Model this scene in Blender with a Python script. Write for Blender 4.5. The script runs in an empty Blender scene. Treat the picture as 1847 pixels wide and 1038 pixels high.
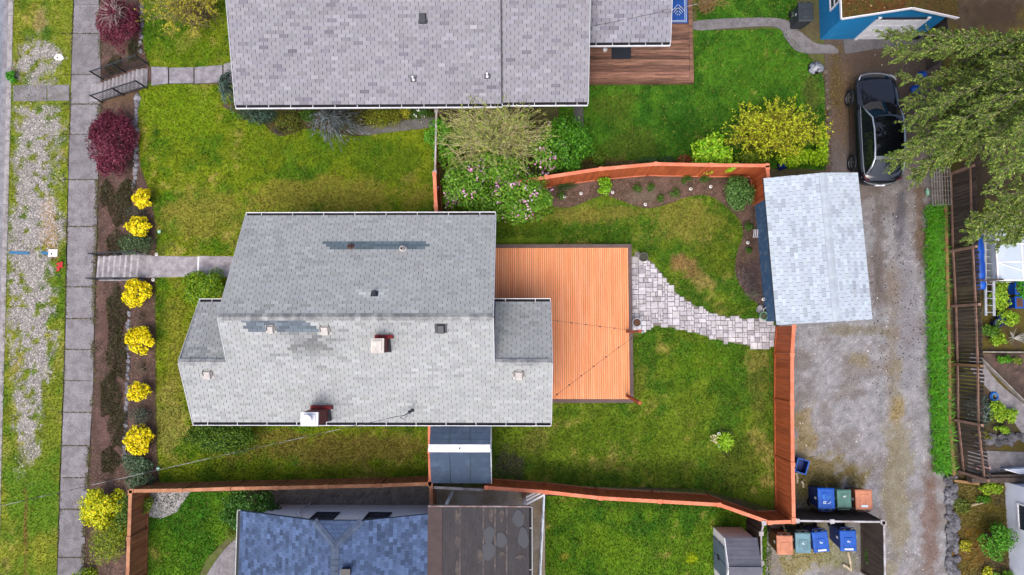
# Aerial view of a house lot: camera, sky and sun first, then terrain, buildings, fences, plants, small things.
import bpy, math, random
import numpy as np
from mathutils import Vector, Matrix
random.seed(11); RNG = np.random.default_rng(11)
scene = bpy.context.scene; COL = scene.collection

# ------------------------------------------------------------------ camera
FPX = 1154.0; CX, CY = 923.5, 519.0; H = 28.0          # focal length in photo pixels, picture centre, flying height
RM = Matrix.Rotation(math.atan((940 - CX) / FPX), 3, 'Y') @ Matrix.Rotation(math.atan((605 - CY) / FPX), 3, 'X')
cd = bpy.data.cameras.new('camera'); cd.sensor_width = 36; cd.lens = 36 * FPX / 1847; cd.clip_end = 2000; cd.clip_start = .5
cam = bpy.data.objects.new('camera', cd); COL.objects.link(cam)
cam.matrix_world = Matrix.Translation((0, 0, H)) @ RM.to_4x4(); scene.camera = cam

# ------------------------------------------------------------------ sky, sun, exposure
SUN_EL, SUN_AZ = math.radians(62), math.radians(200)   # azimuth clockwise from +Y
w = bpy.data.worlds.new('World'); scene.world = w; w.use_nodes = True
wn = w.node_tree; bg = wn.nodes['Background']
sky = wn.nodes.new('ShaderNodeTexSky'); sky.sky_type = 'NISHITA'; sky.sun_disc = False
sky.sun_elevation = SUN_EL; sky.sun_rotation = SUN_AZ; sky.dust_density = 4; sky.air_density = .45; sky.ozone_density = .7
wn.links.new(sky.outputs[0], bg.inputs[0]); bg.inputs[1].default_value = .15
sd = bpy.data.lights.new('sun', 'SUN'); sd.energy = .7; sd.angle = math.radians(60); sd.color = (1, .93, .83)
sun = bpy.data.objects.new('sun', sd); COL.objects.link(sun)
sun.rotation_euler = (math.pi / 2 - SUN_EL, 0, math.pi - SUN_AZ); sun.location = (0, 0, 60)
scene.view_settings.view_transform = 'Standard'; scene.view_settings.look = 'None'
scene.view_settings.gamma = 1; scene.view_settings.exposure = 1.42
scene.render.engine = 'CYCLES'; scene.render.resolution_x = 1024; scene.render.resolution_y = 575

# ------------------------------------------------------------------ pixels to places
def ray(x, y):
    d = RM @ Vector(((x - CX) / FPX, -(y - CY) / FPX, -1)); return d
def P(x, y, z=0.0):
    d = ray(x, y); t = (z - H) / d.z
    return Vector((d.x * t, d.y * t, z))
def RP(x, y, p0, n):
    d = ray(x, y); o = Vector((0, 0, H)); t = (Vector(p0) - o).dot(n) / d.dot(n)
    return o + d * t
RMn = np.array(RM)
def W2P(X, Y, Z=0.0):
    p = np.stack([X, Y, np.zeros_like(X) + Z - H], -1) @ RMn
    return CX - p[..., 0] / p[..., 2] * FPX, CY + p[..., 1] / p[..., 2] * FPX
SZ = -1.7                                               # street level below the lots
def line(p, q): 
    k = (q.x - p.x) / (q.y - p.y); return p.x - k * p.y, k
A0, A1 = line(P(183, 150, SZ), P(163, 860, SZ)); B0, B1 = line(P(266, 140, 0), P(262, 800, 0))
def zt(X, Y):
    a = A0 + A1 * Y; b = B0 + B1 * Y
    return SZ * (1 - np.clip((X - a) / (b - a), 0, 1))
def PG(x, y, dz=0.0):
    z = 0.0
    for i in range(14):
        p = P(x, y, z + dz); z = .5 * z + .5 * float(zt(p.x, p.y))
    return P(x, y, z + dz)

# ------------------------------------------------------------------ noise in numpy
def vn(x, y, s=0):
    ix = np.floor(x).astype(np.int64); iy = np.floor(y).astype(np.int64); fx = x - ix; fy = y - iy
    def h(a, b):
        k = (a * 374761393 + b * 668265263 + s * 974126177) & 0xffffffff
        k = ((k ^ (k >> 13)) * 1274126177) & 0xffffffff
        return ((k ^ (k >> 16)) & 0xffff) / 65535.0
    u = fx * fx * (3 - 2 * fx); v = fy * fy * (3 - 2 * fy)
    return (h(ix, iy) * (1 - u) + h(ix + 1, iy) * u) * (1 - v) + (h(ix, iy + 1) * (1 - u) + h(ix + 1, iy + 1) * u) * v
def fbm(x, y, sc, s=0, o=4):
    t = 0; a = .5; n = 0
    for i in range(o):
        t = t + a * vn(x / sc + 17.3 * i, y / sc - 9.1 * i, s + i); n += a; a *= .55; sc *= .48
    return t / n
def sst(a, b, x): 
    t = np.clip((x - a) / (b - a), 0, 1); return t * t * (3 - 2 * t)
KA = .60                                                # photo brightness to surface albedo
def C(r, g, b, k=1.0):
    f = lambda u: (u / 255 / 12.92) if u < 10 else ((u / 255 + .055) / 1.055) ** 2.4
    return np.array([f(r), f(g), f(b)]) * KA * k

# ------------------------------------------------------------------ materials
def M(name, c, c2=None, scale=3.0, var=.12, vscale=30.0, rough=.8, bump=.2, bscale=60.0, stretch=(1, 1, 1), metal=0.0,
      spec=.3, ocol=False, attr=False, trans=0.0, lo=.4, hi=.62, orand=0.0, alpha=1.0, coat=0.0, rot=0.0, detail=5):
    m = bpy.data.materials.new(name); m.use_nodes = True; t = m.node_tree; N = t.nodes; L = t.links
    b = N['Principled BSDF']; out = N['Material Output']
    b.inputs['Roughness'].default_value = rough; b.inputs['Metallic'].default_value = metal
    b.inputs['Specular IOR Level'].default_value = spec; b.inputs['Coat Weight'].default_value = coat
    g = N.new('ShaderNodeNewGeometry'); mp = N.new('ShaderNodeMapping'); L.new(g.outputs['Position'], mp.inputs[0])
    mp.inputs['Scale'].default_value = stretch; mp.inputs['Rotation'].default_value = (0, 0, rot)
    def noise(sc, det=5, ro=.6):
        n = N.new('ShaderNodeTexNoise'); n.inputs['Scale'].default_value = sc; n.inputs['Detail'].default_value = det
        n.inputs['Roughness'].default_value = ro; L.new(mp.outputs[0], n.inputs['Vector']); return n.outputs['Fac']
    def mul(a, bb):
        x = N.new('ShaderNodeMix'); x.data_type = 'RGBA'; x.blend_type = 'MULTIPLY'; x.inputs[0].default_value = 1
        L.new(a, x.inputs[6]); L.new(bb, x.inputs[7]); return x.outputs[2]
    def mrange(f, a, bb, c0, c1):
        r = N.new('ShaderNodeMapRange'); L.new(f, r.inputs[0])
        for i, v in enumerate((a, bb, c0, c1)): r.inputs[i + 1].default_value = v
        return r.outputs[0]
    if attr:
        a = N.new('ShaderNodeAttribute'); a.attribute_name = 'col'; col = a.outputs['Color']
    else:
        r = N.new('ShaderNodeRGB'); r.outputs[0].default_value = (*c, 1); col = r.outputs[0]
    if c2 is not None:
        x = N.new('ShaderNodeMix'); x.data_type = 'RGBA'; L.new(mrange(noise(scale, detail), lo, hi, 0, 1), x.inputs[0])
        L.new(col, x.inputs[6]); x.inputs[7].default_value = (*c2, 1); col = x.outputs[2]
    if var: col = mul(col, mrange(noise(vscale, 4, .7), .3, .7, 1 - var, 1 + var))
    oi = None
    if ocol or orand: oi = N.new('ShaderNodeObjectInfo')
    if ocol: col = mul(col, oi.outputs['Color'])
    if orand: col = mul(col, mrange(oi.outputs['Random'], 0, 1, 1 - orand, 1 + orand))
    L.new(col, b.inputs['Base Color'])
    if bump:
        bp = N.new('ShaderNodeBump'); bp.inputs['Strength'].default_value = bump; bp.inputs['Distance'].default_value = .02
        L.new(noise(bscale, 3, .65), bp.inputs['Height']); L.new(bp.outputs[0], b.inputs['Normal'])
    if trans:
        tr = N.new('ShaderNodeBsdfTranslucent'); L.new(col, tr.inputs[0]); mx = N.new('ShaderNodeMixShader')
        mx.inputs[0].default_value = trans; L.new(b.outputs[0], mx.inputs[1]); L.new(tr.outputs[0], mx.inputs[2])
        L.new(mx.outputs[0], out.inputs[0])
    if alpha < 1: b.inputs['Alpha'].default_value = alpha
    return m

# ------------------------------------------------------------------ objects
RL = {}                                                 # where each thing's base stands
def tag(o, label=None, cat=None, group=None, kind=None):
    for k, v in (('label', label), ('category', cat), ('group', group), ('kind', kind)):
        if v: o[k] = v
    return o
def thing(name, loc, label, cat, group=None):
    o = bpy.data.objects.new(name, None); COL.objects.link(o); o.empty_display_size = .2
    o.location = loc; RL[o.name] = Vector(loc); return tag(o, label, cat, group)
def link(name, me, mat, parent=None, loc=None):
    o = bpy.data.objects.new(name, me); COL.objects.link(o)
    if mat is not None:
        for m in (mat if isinstance(mat, (list, tuple)) else [mat]): me.materials.append(m)
    if parent is not None: o.parent = parent; RL[o.name] = RL.get(parent.name, Vector())
    elif loc is not None: o.location = loc; RL[o.name] = Vector(loc)
    return o
def base_of(parent, loc):
    return RL.get(parent.name, Vector()) if parent is not None else (Vector(loc) if loc is not None else Vector())
class MB:
    def __init__(s): s.v = []; s.f = []; s.m = []; s.mi = 0
    def poly(s, pts):
        i = len(s.v); s.v += [tuple(p) for p in pts]; s.f.append(tuple(range(i, i + len(pts)))); s.m.append(s.mi)
    def faces(s, pts, fs):
        i = len(s.v); s.v += [tuple(p) for p in pts]
        for f in fs: s.f.append(tuple(i + k for k in f)); s.m.append(s.mi)
    def obox(s, c, a, b, d):
        c, a, b, d = map(Vector, (c, a, b, d))
        pts = [c + a * i + b * j + d * k for k in (-1, 1) for j in (-1, 1) for i in (-1, 1)]
        s.faces(pts, [(0, 2, 3, 1), (4, 5, 7, 6), (0, 1, 5, 4), (2, 6, 7, 3), (0, 4, 6, 2), (1, 3, 7, 5)]); return s
    def box(s, x0, x1, y0, y1, z0, z1):
        return s.obox(((x0 + x1) / 2, (y0 + y1) / 2, (z0 + z1) / 2), ((x1 - x0) / 2, 0, 0), (0, (y1 - y0) / 2, 0), (0, 0, (z1 - z0) / 2))
    def bar(s, p, q, wd, ht, up=(0, 0, 1)):
        p, q, up = Vector(p), Vector(q), Vector(up); d = (q - p); n = d.normalized()
        sd_ = n.cross(up)
        sd_ = sd_.normalized() if sd_.length > 1e-4 else Vector((1, 0, 0))
        u = sd_.cross(n); return s.obox((p + q) / 2, d / 2, sd_ * wd / 2, u * ht / 2)
    def prism(s, poly, z0, z1):
        n = len(poly); z0 = z0 if hasattr(z0, '__len__') else [z0] * n; z1 = z1 if hasattr(z1, '__len__') else [z1] * n
        pts = [(p[0], p[1], z0[i]) for i, p in enumerate(poly)] + [(p[0], p[1], z1[i]) for i, p in enumerate(poly)]
        s.faces(pts, [tuple(range(n - 1, -1, -1)), tuple(range(n, 2 * n))] + [(i, (i + 1) % n, n + (i + 1) % n, n + i) for i in range(n)]); return s
    def slab(s, poly3, th):
        n = len(poly3); P3 = [Vector(p) for p in poly3]
        pts = [p - Vector((0, 0, th)) for p in P3] + P3
        s.faces(pts, [tuple(range(n - 1, -1, -1)), tuple(range(n, 2 * n))] + [(i, (i + 1) % n, n + (i + 1) % n, n + i) for i in range(n)]); return s
    def tube(s, pts, r, n=8):
        pts = [Vector(p) for p in pts]; K = len(pts); r = r if hasattr(r, '__len__') else [r] * K; vs = []
        ref = Vector((0, 0, 1))
        for k in range(K):
            d = (pts[min(k + 1, K - 1)] - pts[max(k - 1, 0)]).normalized()
            a = d.cross(ref)
            if a.length < .05: a = d.cross(Vector((1, 0, 0)))
            a.normalize(); b = d.cross(a)
            vs += [pts[k] + (a * math.cos(2 * math.pi * j / n) + b * math.sin(2 * math.pi * j / n)) * r[k] for j in range(n)]
        fs = [(k * n + j, k * n + (j + 1) % n, (k + 1) * n + (j + 1) % n, (k + 1) * n + j) for k in range(K - 1) for j in range(n)]
        fs += [tuple(range(n - 1, -1, -1)), tuple(range((K - 1) * n, K * n))]
        s.faces(vs, fs); return s
    def lathe(s, prof, c, n=16, ax=None, close=True):
        c = Vector(c); vs = []; K = len(prof)
        Z = Vector(ax).normalized() if ax is not None else Vector((0, 0, 1))
        X = Z.cross(Vector((0, 1, 0))) if abs(Z.y) < .9 else Z.cross(Vector((1, 0, 0))); X.normalize(); Y = Z.cross(X)
        for r, z in prof: vs += [c + Z * z + (X * math.cos(2 * math.pi * j / n) + Y * math.sin(2 * math.pi * j / n)) * r for j in range(n)]
        fs = [(k * n + j, k * n + (j + 1) % n, (k + 1) * n + (j + 1) % n, (k + 1) * n + j) for k in range(K - 1) for j in range(n)]
        if close: fs += [tuple(range(n - 1, -1, -1)), tuple(range((K - 1) * n, K * n))]
        s.faces(vs, fs); return s
    def build(s, name, mat, parent=None, loc=None, smooth=False):
        L = base_of(parent, loc); me = bpy.data.meshes.new(name)
        me.from_pydata([(v[0] - L.x, v[1] - L.y, v[2] - L.z) for v in s.v], [], s.f)
        o = link(name, me, mat, parent, loc)
        if any(s.m): me.polygons.foreach_set('material_index', s.m)
        if smooth: me.polygons.foreach_set('use_smooth', [True] * len(me.polygons))
        me.update(); return o
def mesh_np(name, V, F, mat, col=None, parent=None, loc=None, smooth=False, vcol=None):
    V = np.asarray(V, float) - np.array(base_of(parent, loc)); F = np.asarray(F, np.int32); k = F.shape[1]; n = len(F)
    me = bpy.data.meshes.new(name); me.vertices.add(len(V)); me.vertices.foreach_set('co', V.astype(np.float32).ravel())
    me.loops.add(n * k); me.loops.foreach_set('vertex_index', F.ravel())
    me.polygons.add(n); me.polygons.foreach_set('loop_start', np.arange(0, n * k, k, dtype=np.int32))
    me.polygons.foreach_set('loop_total', np.full(n, k, np.int32))
    if smooth: me.polygons.foreach_set('use_smooth', np.ones(n, bool))
    me.update(calc_edges=True)
    for c, dom in ((col, 'FACE'), (vcol, 'POINT')):
        if c is not None:
            a = me.attributes.new('col', 'FLOAT_COLOR', dom); a.data.foreach_set('color', np.c_[c, np.ones(len(c))].astype(np.float32).ravel())
    return link(name, me, mat, parent, loc)
def kids(o): return [c for c in o.children]
def copy_tree(o, loc=None, rz=None, label=None, parent=None):
    c = o.copy(); COL.objects.link(c); c.parent = parent
    if loc is not None: c.location = loc
    if rz is not None: c.rotation_euler = (0, 0, rz)
    if label: c['label'] = label
    for ch in kids(o): copy_tree(ch, parent=c)
    return c

# ------------------------------------------------------------------ 2-D tools
def inside(X, Y, poly):
    r = np.zeros(X.shape, bool); n = len(poly)
    for i in range(n):
        x0, y0 = poly[i]; x1, y1 = poly[(i + 1) % n]
        c = (y0 > Y) != (y1 > Y)
        with np.errstate(divide='ignore', invalid='ignore'): r ^= c & (X < (x1 - x0) * (Y - y0) / (y1 - y0) + x0)
    return r
def nearest(X, Y, poly):
    bd = np.full(X.shape, 1e9); bx = X.copy(); by = Y.copy(); n = len(poly)
    for i in range(n):
        x0, y0 = poly[i]; x1, y1 = poly[(i + 1) % n]; dx = x1 - x0; dy = y1 - y0; l = dx * dx + dy * dy + 1e-12
        t = np.clip(((X - x0) * dx + (Y - y0) * dy) / l, 0, 1); qx = x0 + t * dx; qy = y0 + t * dy
        d = (X - qx) ** 2 + (Y - qy) ** 2; m = d < bd; bd[m] = d[m]; bx[m] = qx[m]; by[m] = qy[m]
    return bx, by, np.sqrt(bd)
def dens(poly, step=.25, jit=0.0, seed=1):
    o = []; n = len(poly)
    for i in range(n):
        a = np.array(poly[i]); b = np.array(poly[(i + 1) % n]); k = max(1, int(np.linalg.norm(b - a) / step))
        for j in range(k): o.append(a + (b - a) * j / k)
    o = np.array(o)
    if jit:
        o[:, 0] += (fbm(o[:, 0], o[:, 1], .6, seed) - .5) * 2 * jit; o[:, 1] += (fbm(o[:, 0], o[:, 1], .6, seed + 9) - .5) * 2 * jit
    return o
def smoothpx(pts, k=6):
    o = []; n = len(pts); p = [np.array(q, float) for q in pts]
    for i in range(n):
        a, b, c, d = p[i - 1], p[i], p[(i + 1) % n], p[(i + 2) % n]
        for j in range(k):
            t = j / k; o.append(.5 * ((2 * b) + (c - a) * t + (2 * a - 5 * b + 4 * c - d) * t * t + (3 * b - a - 3 * c + d) * t ** 3))
    return o
def wpoly(px, jit=0.0, seed=1, step=.25):
    return dens([PG(x, y)[:2] for x, y in px], step, jit, seed)
def sheet(name, poly, mat, zoff, colf, cell=.16, kind='structure', label=None, cat=None):
    x0, y0 = poly.min(0) - cell; x1, y1 = poly.max(0) + cell
    nx = int((x1 - x0) / cell) + 2; ny = int((y1 - y0) / cell) + 2
    X, Y = np.meshgrid(x0 + np.arange(nx) * cell, y0 + np.arange(ny) * cell)
    I = inside(X, Y, poly); bx, by, d = nearest(X, Y, poly)
    keep = (I[:-1, :-1] | I[1:, :-1] | I[:-1, 1:] | I[1:, 1:])
    X = np.where(I, X, bx); Y = np.where(I, Y, by)
    idx = np.arange(nx * ny).reshape(ny, nx)
    F = np.stack([idx[:-1, :-1], idx[:-1, 1:], idx[1:, 1:], idx[1:, :-1]], -1)[keep]
    us = np.unique(F); mp = np.zeros(nx * ny, np.int32); mp[us] = np.arange(len(us)); F = mp[F]
    X = X.ravel()[us]; Y = Y.ravel()[us]; Z = zt(X, Y) + zoff
    px, py = W2P(X, Y, zt(X, Y))
    o = mesh_np(name, np.c_[X, Y, Z], F, mat, vcol=colf(X, Y, px, py), smooth=True)
    return tag(o, label, cat, None, kind)
def mixc(c, d, w): return c * (1 - w[:, None]) + np.asarray(d) * w[:, None]
def spots(c, X, Y, px, py, S, seed=50):
    for i, (x, y, rx, ry, cc, s) in enumerate(S):
        d = np.sqrt(((px - x) / rx) ** 2 + ((py - y) / ry) ** 2)
        n = fbm(X, Y, .7, seed + i) * .6 + fbm(X, Y, .17, seed + i + 31, 3) * .4
        c = mixc(c, cc, s * sst(1.15, .5, d + (n - .5) * 2.2))
    return c
# ------------------------------------------------------------------ ground materials
m_lawn = M('lawn_turf', None, attr=True, var=.22, vscale=20, bump=.25, bscale=60, rough=.95, spec=.1)
m_soil = M('soil', None, attr=True, var=.3, vscale=22, bump=.9, bscale=30, rough=.95, spec=.1)
m_grav = M('gravel', None, attr=True, var=.3, vscale=34, bump=.8, bscale=40, rough=.9, spec=.2)
m_conc = M('concrete', C(168, 166, 170), C(138, 134, 138), scale=3, var=.22, vscale=16, bump=.35, bscale=45, ocol=True, rough=.9)
m_concd = M('old_concrete', C(148, 146, 150), C(126, 123, 126), scale=2.6, var=.42, vscale=22, bump=.6, bscale=40, ocol=True, rough=.92)
m_asph = M('asphalt', C(140, 148, 160), C(118, 124, 134), scale=2, var=.2, vscale=50, bump=.4, bscale=80)
m_blade = M('grass_blade', None, attr=True, var=0, bump=0, rough=.7, spec=.15, trans=.3)
m_leaf = M('leaf', None, attr=True, var=0, bump=0, rough=.55, spec=.3, trans=.28)
m_stone = M('stone', C(150, 150, 155), C(105, 105, 112), scale=4, var=.25, vscale=18, bump=.6, bscale=22, ocol=True)
m_chip = M('stone_chip', None, attr=True, var=.1, bump=.2, rough=.9)
m_bark = M('bark', C(96, 80, 66), C(62, 50, 42), scale=6, var=.25, bump=.8, bscale=25)
m_twig = M('pale_twig', C(176, 158, 122), C(140, 122, 88), scale=3, var=.15, bump=.2)
m_blackmetal = M('black_metal', C(40, 44, 50), var=.1, rough=.5, bump=.05, spec=.5)
m_white = M('white_paint', C(226, 228, 232, 1.4), C(208, 210, 216, 1.4), scale=2, var=.05, rough=.6, bump=.05)
m_dark = M('dark_gap', C(38, 38, 42), var=.15)

G1, G2, TAN, DRK = C(82, 112, 18), C(134, 138, 24), C(168, 146, 78), C(50, 80, 20)
def lawncol(dry=.35, green=(82, 112, 18), yel=(134, 138, 24), S=(), seed=3, sc=1.0):
    g, y = C(*green), C(*yel)
    def f(X, Y, px, py):
        n1 = fbm(X, Y, 2.4 * sc, seed); n2 = fbm(X, Y, .55, seed + 20); n3 = fbm(X, Y, 1.3, seed + 40); n4 = fbm(X, Y, .22, seed + 60, 2)
        c = mixc(np.tile(g, (len(X), 1)), y, sst(.42 - .1 * dry, .60 - .1 * dry, n1 * .5 + n2 * .5))
        c = mixc(c, TAN, sst(.66 - .2 * dry, .78 - .2 * dry, n3 * .4 + n2 * .35 + n4 * .25) * .8)
        c = mixc(c, DRK, sst(.60, .74, fbm(X, Y, .8, seed + 80) * .6 + n4 * .4) * .6)
        c = c * (.6 + .55 * n4 + .5 * fbm(X, Y, .42, seed + 90, 3))[:, None]
        return spots(c, X, Y, px, py, S, seed + 100) * np.array([.9, 1.03, 1.0])
    return f
YG = (150, 158, 20)
# name, pixel outline, dryness, greens, coloured patches, jitter
lawn_front = lawncol(.5, (86, 118, 22), (124, 134, 26), seed=3, S=[
    (330, 200, 70, 60, C(122, 148, 22), .7), (700, 290, 90, 60, C(74, 108, 20), .6), (520, 270, 120, 30, C(96, 122, 20), .5), (600, 352, 200, 36, C(150, 138, 56), .9),
    (360, 395, 80, 60, C(156, 142, 60), .8), (320, 650, 40, 120, C(146, 136, 50), .7), (310, 760, 30, 70, C(164, 148, 76), .7),
    (590, 812, 230, 34, C(126, 108, 50), .9), (640, 850, 150, 14, C(84, 92, 20), .6), (420, 845, 90, 20, C(86, 92, 18), .5), (290, 560, 10, 80, C(70, 96, 18), .5), (282, 240, 7, 8, C(40, 84, 16), .9)])
lawn_back = lawncol(.45, (72, 104, 24), (108, 124, 32), seed=13, S=[
    (1010, 420, 130, 22, C(66, 92, 18), .7), (1240, 395, 80, 45, C(140, 130, 56), .8), (1050, 385, 110, 16, C(150, 132, 62), .7), (1290, 460, 40, 50, C(92, 100, 24), .5),
    (1215, 520, 60, 25, C(60, 96, 18), .6), (1300, 560, 50, 14, C(66, 98, 18), .6), (1230, 470, 22, 16, C(160, 122, 78), .9), (1268, 508, 24, 16, C(168, 142, 84), .8),
    (1250, 490, 22, 18, C(152, 116, 74), .9), (1270, 650, 80, 40, C(110, 138, 26), .5), (1330, 840, 60, 60, C(86, 88, 32), .6), (920, 835, 34, 34, C(92, 84, 72), .85),
    (1100, 850, 180, 22, C(66, 82, 22), .6), (1080, 790, 140, 40, C(88, 112, 22), .5), (1150, 690, 20, 40, C(140, 130, 50), .5), (1370, 700, 20, 120, C(116, 108, 50), .5), (960, 800, 30, 26, C(128, 116, 58), .5), (850, 400, 60, 20, C(84, 86, 34), .6)])  # long dark strip beside the south fence: its shadow painted into the grass colour
lawn_north = lawncol(.05, (54, 96, 24), (78, 120, 30), seed=23, S=[
    (1110, 190, 40, 50, C(98, 108, 36), .55), (1140, 262, 70, 26, C(82, 96, 32), .7), (1240, 240, 60, 40, C(44, 80, 16), .6), (1380, 120, 50, 40, C(72, 116, 26), .4),
    (1465, 180, 14, 60, C(98, 92, 50), .6), (1100, 290, 50, 14, C(110, 100, 50), .7)])
lawn_front_n = lawncol(.25, (80, 112, 22), (120, 132, 28), seed=33, S=[(330, 90, 60, 30, C(96, 128, 16), .6)])
lawn_sw = lawncol(.1, (60, 102, 22), (88, 122, 26), seed=43, S=[(340, 980, 40, 40, C(70, 114, 20), .5)])
lawn_s = lawncol(.12, (60, 100, 22), (96, 126, 28), seed=53, S=[(1090, 990, 60, 40, C(112, 138, 24), .5), (1150, 910, 140, 14, C(50, 86, 18), .6), (1250, 1010, 12, 10, C(170, 180, 20), .8), (1020, 1005, 10, 8, C(160, 146, 50), .7)])

def vergecol(X, Y, px, py):
    c = lawncol(.45, (96, 120, 26), (138, 138, 40), seed=63)(X, Y, px, py)
    c = mixc(c, C(92, 134, 24), (.3 + .7 * sst(780, 880, py)) * .85 * sst(.3, .55, fbm(X, Y, 1.2, 71)))
    g = gravw(X, Y, px, py)
    gc = np.tile(C(146, 143, 140), (len(X), 1)) * (.55 + .8 * fbm(X, Y, .12, 72, 2))[:, None]
    c = mixc(c, gc, g)
    c = spots(c, X, Y, px, py, [(86, 400, 16, 60, C(178, 150, 112), .6), (95, 430, 12, 40, C(150, 120, 60), .6), (46, 960, 4.5, 95, C(128, 96, 52), .85), (72, 40, 14, 20, C(168, 146, 104), .7), (55, 60, 20, 12, C(66, 112, 22), .6), (84, 60, 8, 16, C(60, 112, 22), .7)], 75)
    return c
def gravw(X, Y, px, py):
    n = fbm(X, Y, .9, 70)
    cx = 62 - (py - 300) * .022; hw = 37 - sst(560, 840, py) * 22
    n = n * .6 + fbm(X, Y, .2, 79, 3) * .4
    a = sst(1.3, .62, np.abs(px - cx) / (hw + 3) + (n - .5) * 2.4) * sst(186, 200, py + (n - .5) * 30) * sst(870, 770, py + (n - .5) * 120)
    b = sst(1.25, .65, np.sqrt(((px - 66) / 40) ** 2 + ((py - 112) / 42) ** 2) + (n - .5) * 2.0)
    w_ = 1.0
    for x_, y_, r_ in ((52, 262, 7), (97, 298, 7), (96, 316, 8), (40, 288, 6), (54, 286, 6), (37, 300, 6), (85, 270, 6), (92, 258, 6), (32, 640, 9), (38, 655, 8), (45, 376, 6), (58, 124, 6), (85, 112, 7), (42, 140, 7), (40, 700, 8), (58, 725, 6), (86, 212, 8), (36, 212, 7), (90, 590, 7), (75, 520, 5)): w_ = w_ * (1 - .95 * np.exp(-((px - x_) ** 2 + (py - y_) ** 2) / r_ ** 2))
    return w_ * np.clip(np.maximum(a, b), 0, 1) * sst(.30, .5, fbm(X, Y, .35, 78) + .04)

def alleycol(X, Y, px, py):
    n = fbm(X, Y, 1.1, 81); n2 = fbm(X, Y, .16, 82, 2)
    c = np.tile(C(150, 150, 153), (len(X), 1)) * (.56 + .8 * n2)[:, None]
    c = mixc(c, C(112, 100, 92), sst(.45, .68, n) * .55)
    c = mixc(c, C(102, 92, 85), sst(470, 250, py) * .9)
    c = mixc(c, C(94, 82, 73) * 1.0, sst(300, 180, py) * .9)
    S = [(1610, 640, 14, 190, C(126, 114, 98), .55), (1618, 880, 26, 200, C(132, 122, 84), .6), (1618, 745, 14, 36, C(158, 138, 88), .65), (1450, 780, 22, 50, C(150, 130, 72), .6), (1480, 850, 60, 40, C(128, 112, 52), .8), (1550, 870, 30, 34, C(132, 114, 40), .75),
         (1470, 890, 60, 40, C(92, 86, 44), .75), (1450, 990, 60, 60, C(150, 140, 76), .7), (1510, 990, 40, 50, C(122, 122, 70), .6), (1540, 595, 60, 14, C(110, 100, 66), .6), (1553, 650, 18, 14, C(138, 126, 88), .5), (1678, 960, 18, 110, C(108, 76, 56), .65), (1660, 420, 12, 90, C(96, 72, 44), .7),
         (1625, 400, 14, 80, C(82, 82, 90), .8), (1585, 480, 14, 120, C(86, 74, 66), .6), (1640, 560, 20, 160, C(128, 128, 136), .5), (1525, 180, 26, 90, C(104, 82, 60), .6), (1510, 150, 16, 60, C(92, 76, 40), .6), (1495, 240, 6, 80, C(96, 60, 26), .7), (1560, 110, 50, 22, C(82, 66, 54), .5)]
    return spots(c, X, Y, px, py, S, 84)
def eastcol(X, Y, px, py):
    n = fbm(X, Y, .9, 91); n2 = fbm(X, Y, .2, 92, 2)
    c = np.tile(C(84, 72, 58), (len(X), 1)) * (.7 + .6 * n2)[:, None]
    c = mixc(c, C(96, 88, 34), sst(.46, .62, n) * .8)
    S = [(1770, 940, 45, 60, C(116, 104, 36), .8), (1760, 990, 40, 50, C(138, 100, 36), .6), (1740, 900, 30, 30, C(98, 92, 40), .6), (1800, 30, 60, 40, C(66, 54, 44), .8), (1740, 700, 24, 40, C(92, 98, 36), .7), (1790, 770, 60, 40, C(70, 68, 58), .7)]
    return spots(c, X, Y, px, py, S, 94)
def mulch(base, seed, S=()):
    b = C(*base)
    def f(X, Y, px, py):
        c = np.tile(b, (len(X), 1)) * (.55 + .9 * fbm(X, Y, .18, seed, 3))[:, None]
        c = mixc(c, C(126, 100, 92), sst(.56, .7, fbm(X, Y, .4, seed + 5)) * .6)
        return spots(c, X, Y, px, py, S, seed + 9)
    return f

# ------------------------------------------------------------------ the ground, to the horizon
_p, _q = P(19, -30, SZ), P(-10, 1070, SZ); kx1 = (_q.x - _p.x) / (_q.y - _p.y); kx0 = _p.x - kx1 * _p.y + .1
rows = [-400, -60] + list(range(-24, 25, 4)) + [60, 400]
V = []; 
for Y in rows:
    a = A0 + A1 * Y if abs(Y) < 100 else A0; b = B0 + B1 * Y if abs(Y) < 100 else B0
    kxx = kx0 + kx1 * max(-60, min(60, Y))
    for X, z in ((-500, SZ - .25), (kxx, SZ - .25), (a, SZ), (b, 0), (b + 8, 0), (b + 40, 0), (500, 0)): V.append((X, Y, z - .05))
F = [(r * 7 + k, r * 7 + k + 1, (r + 1) * 7 + k + 1, (r + 1) * 7 + k) for r in range(len(rows) - 1) for k in range(6)]
m_ground = M('ground_earth', C(92, 84, 58), C(84, 96, 34), scale=.5, var=.3, vscale=6, bump=.5, bscale=20)
tag(mesh_np('ground', V, F, m_ground), kind='structure')

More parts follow.
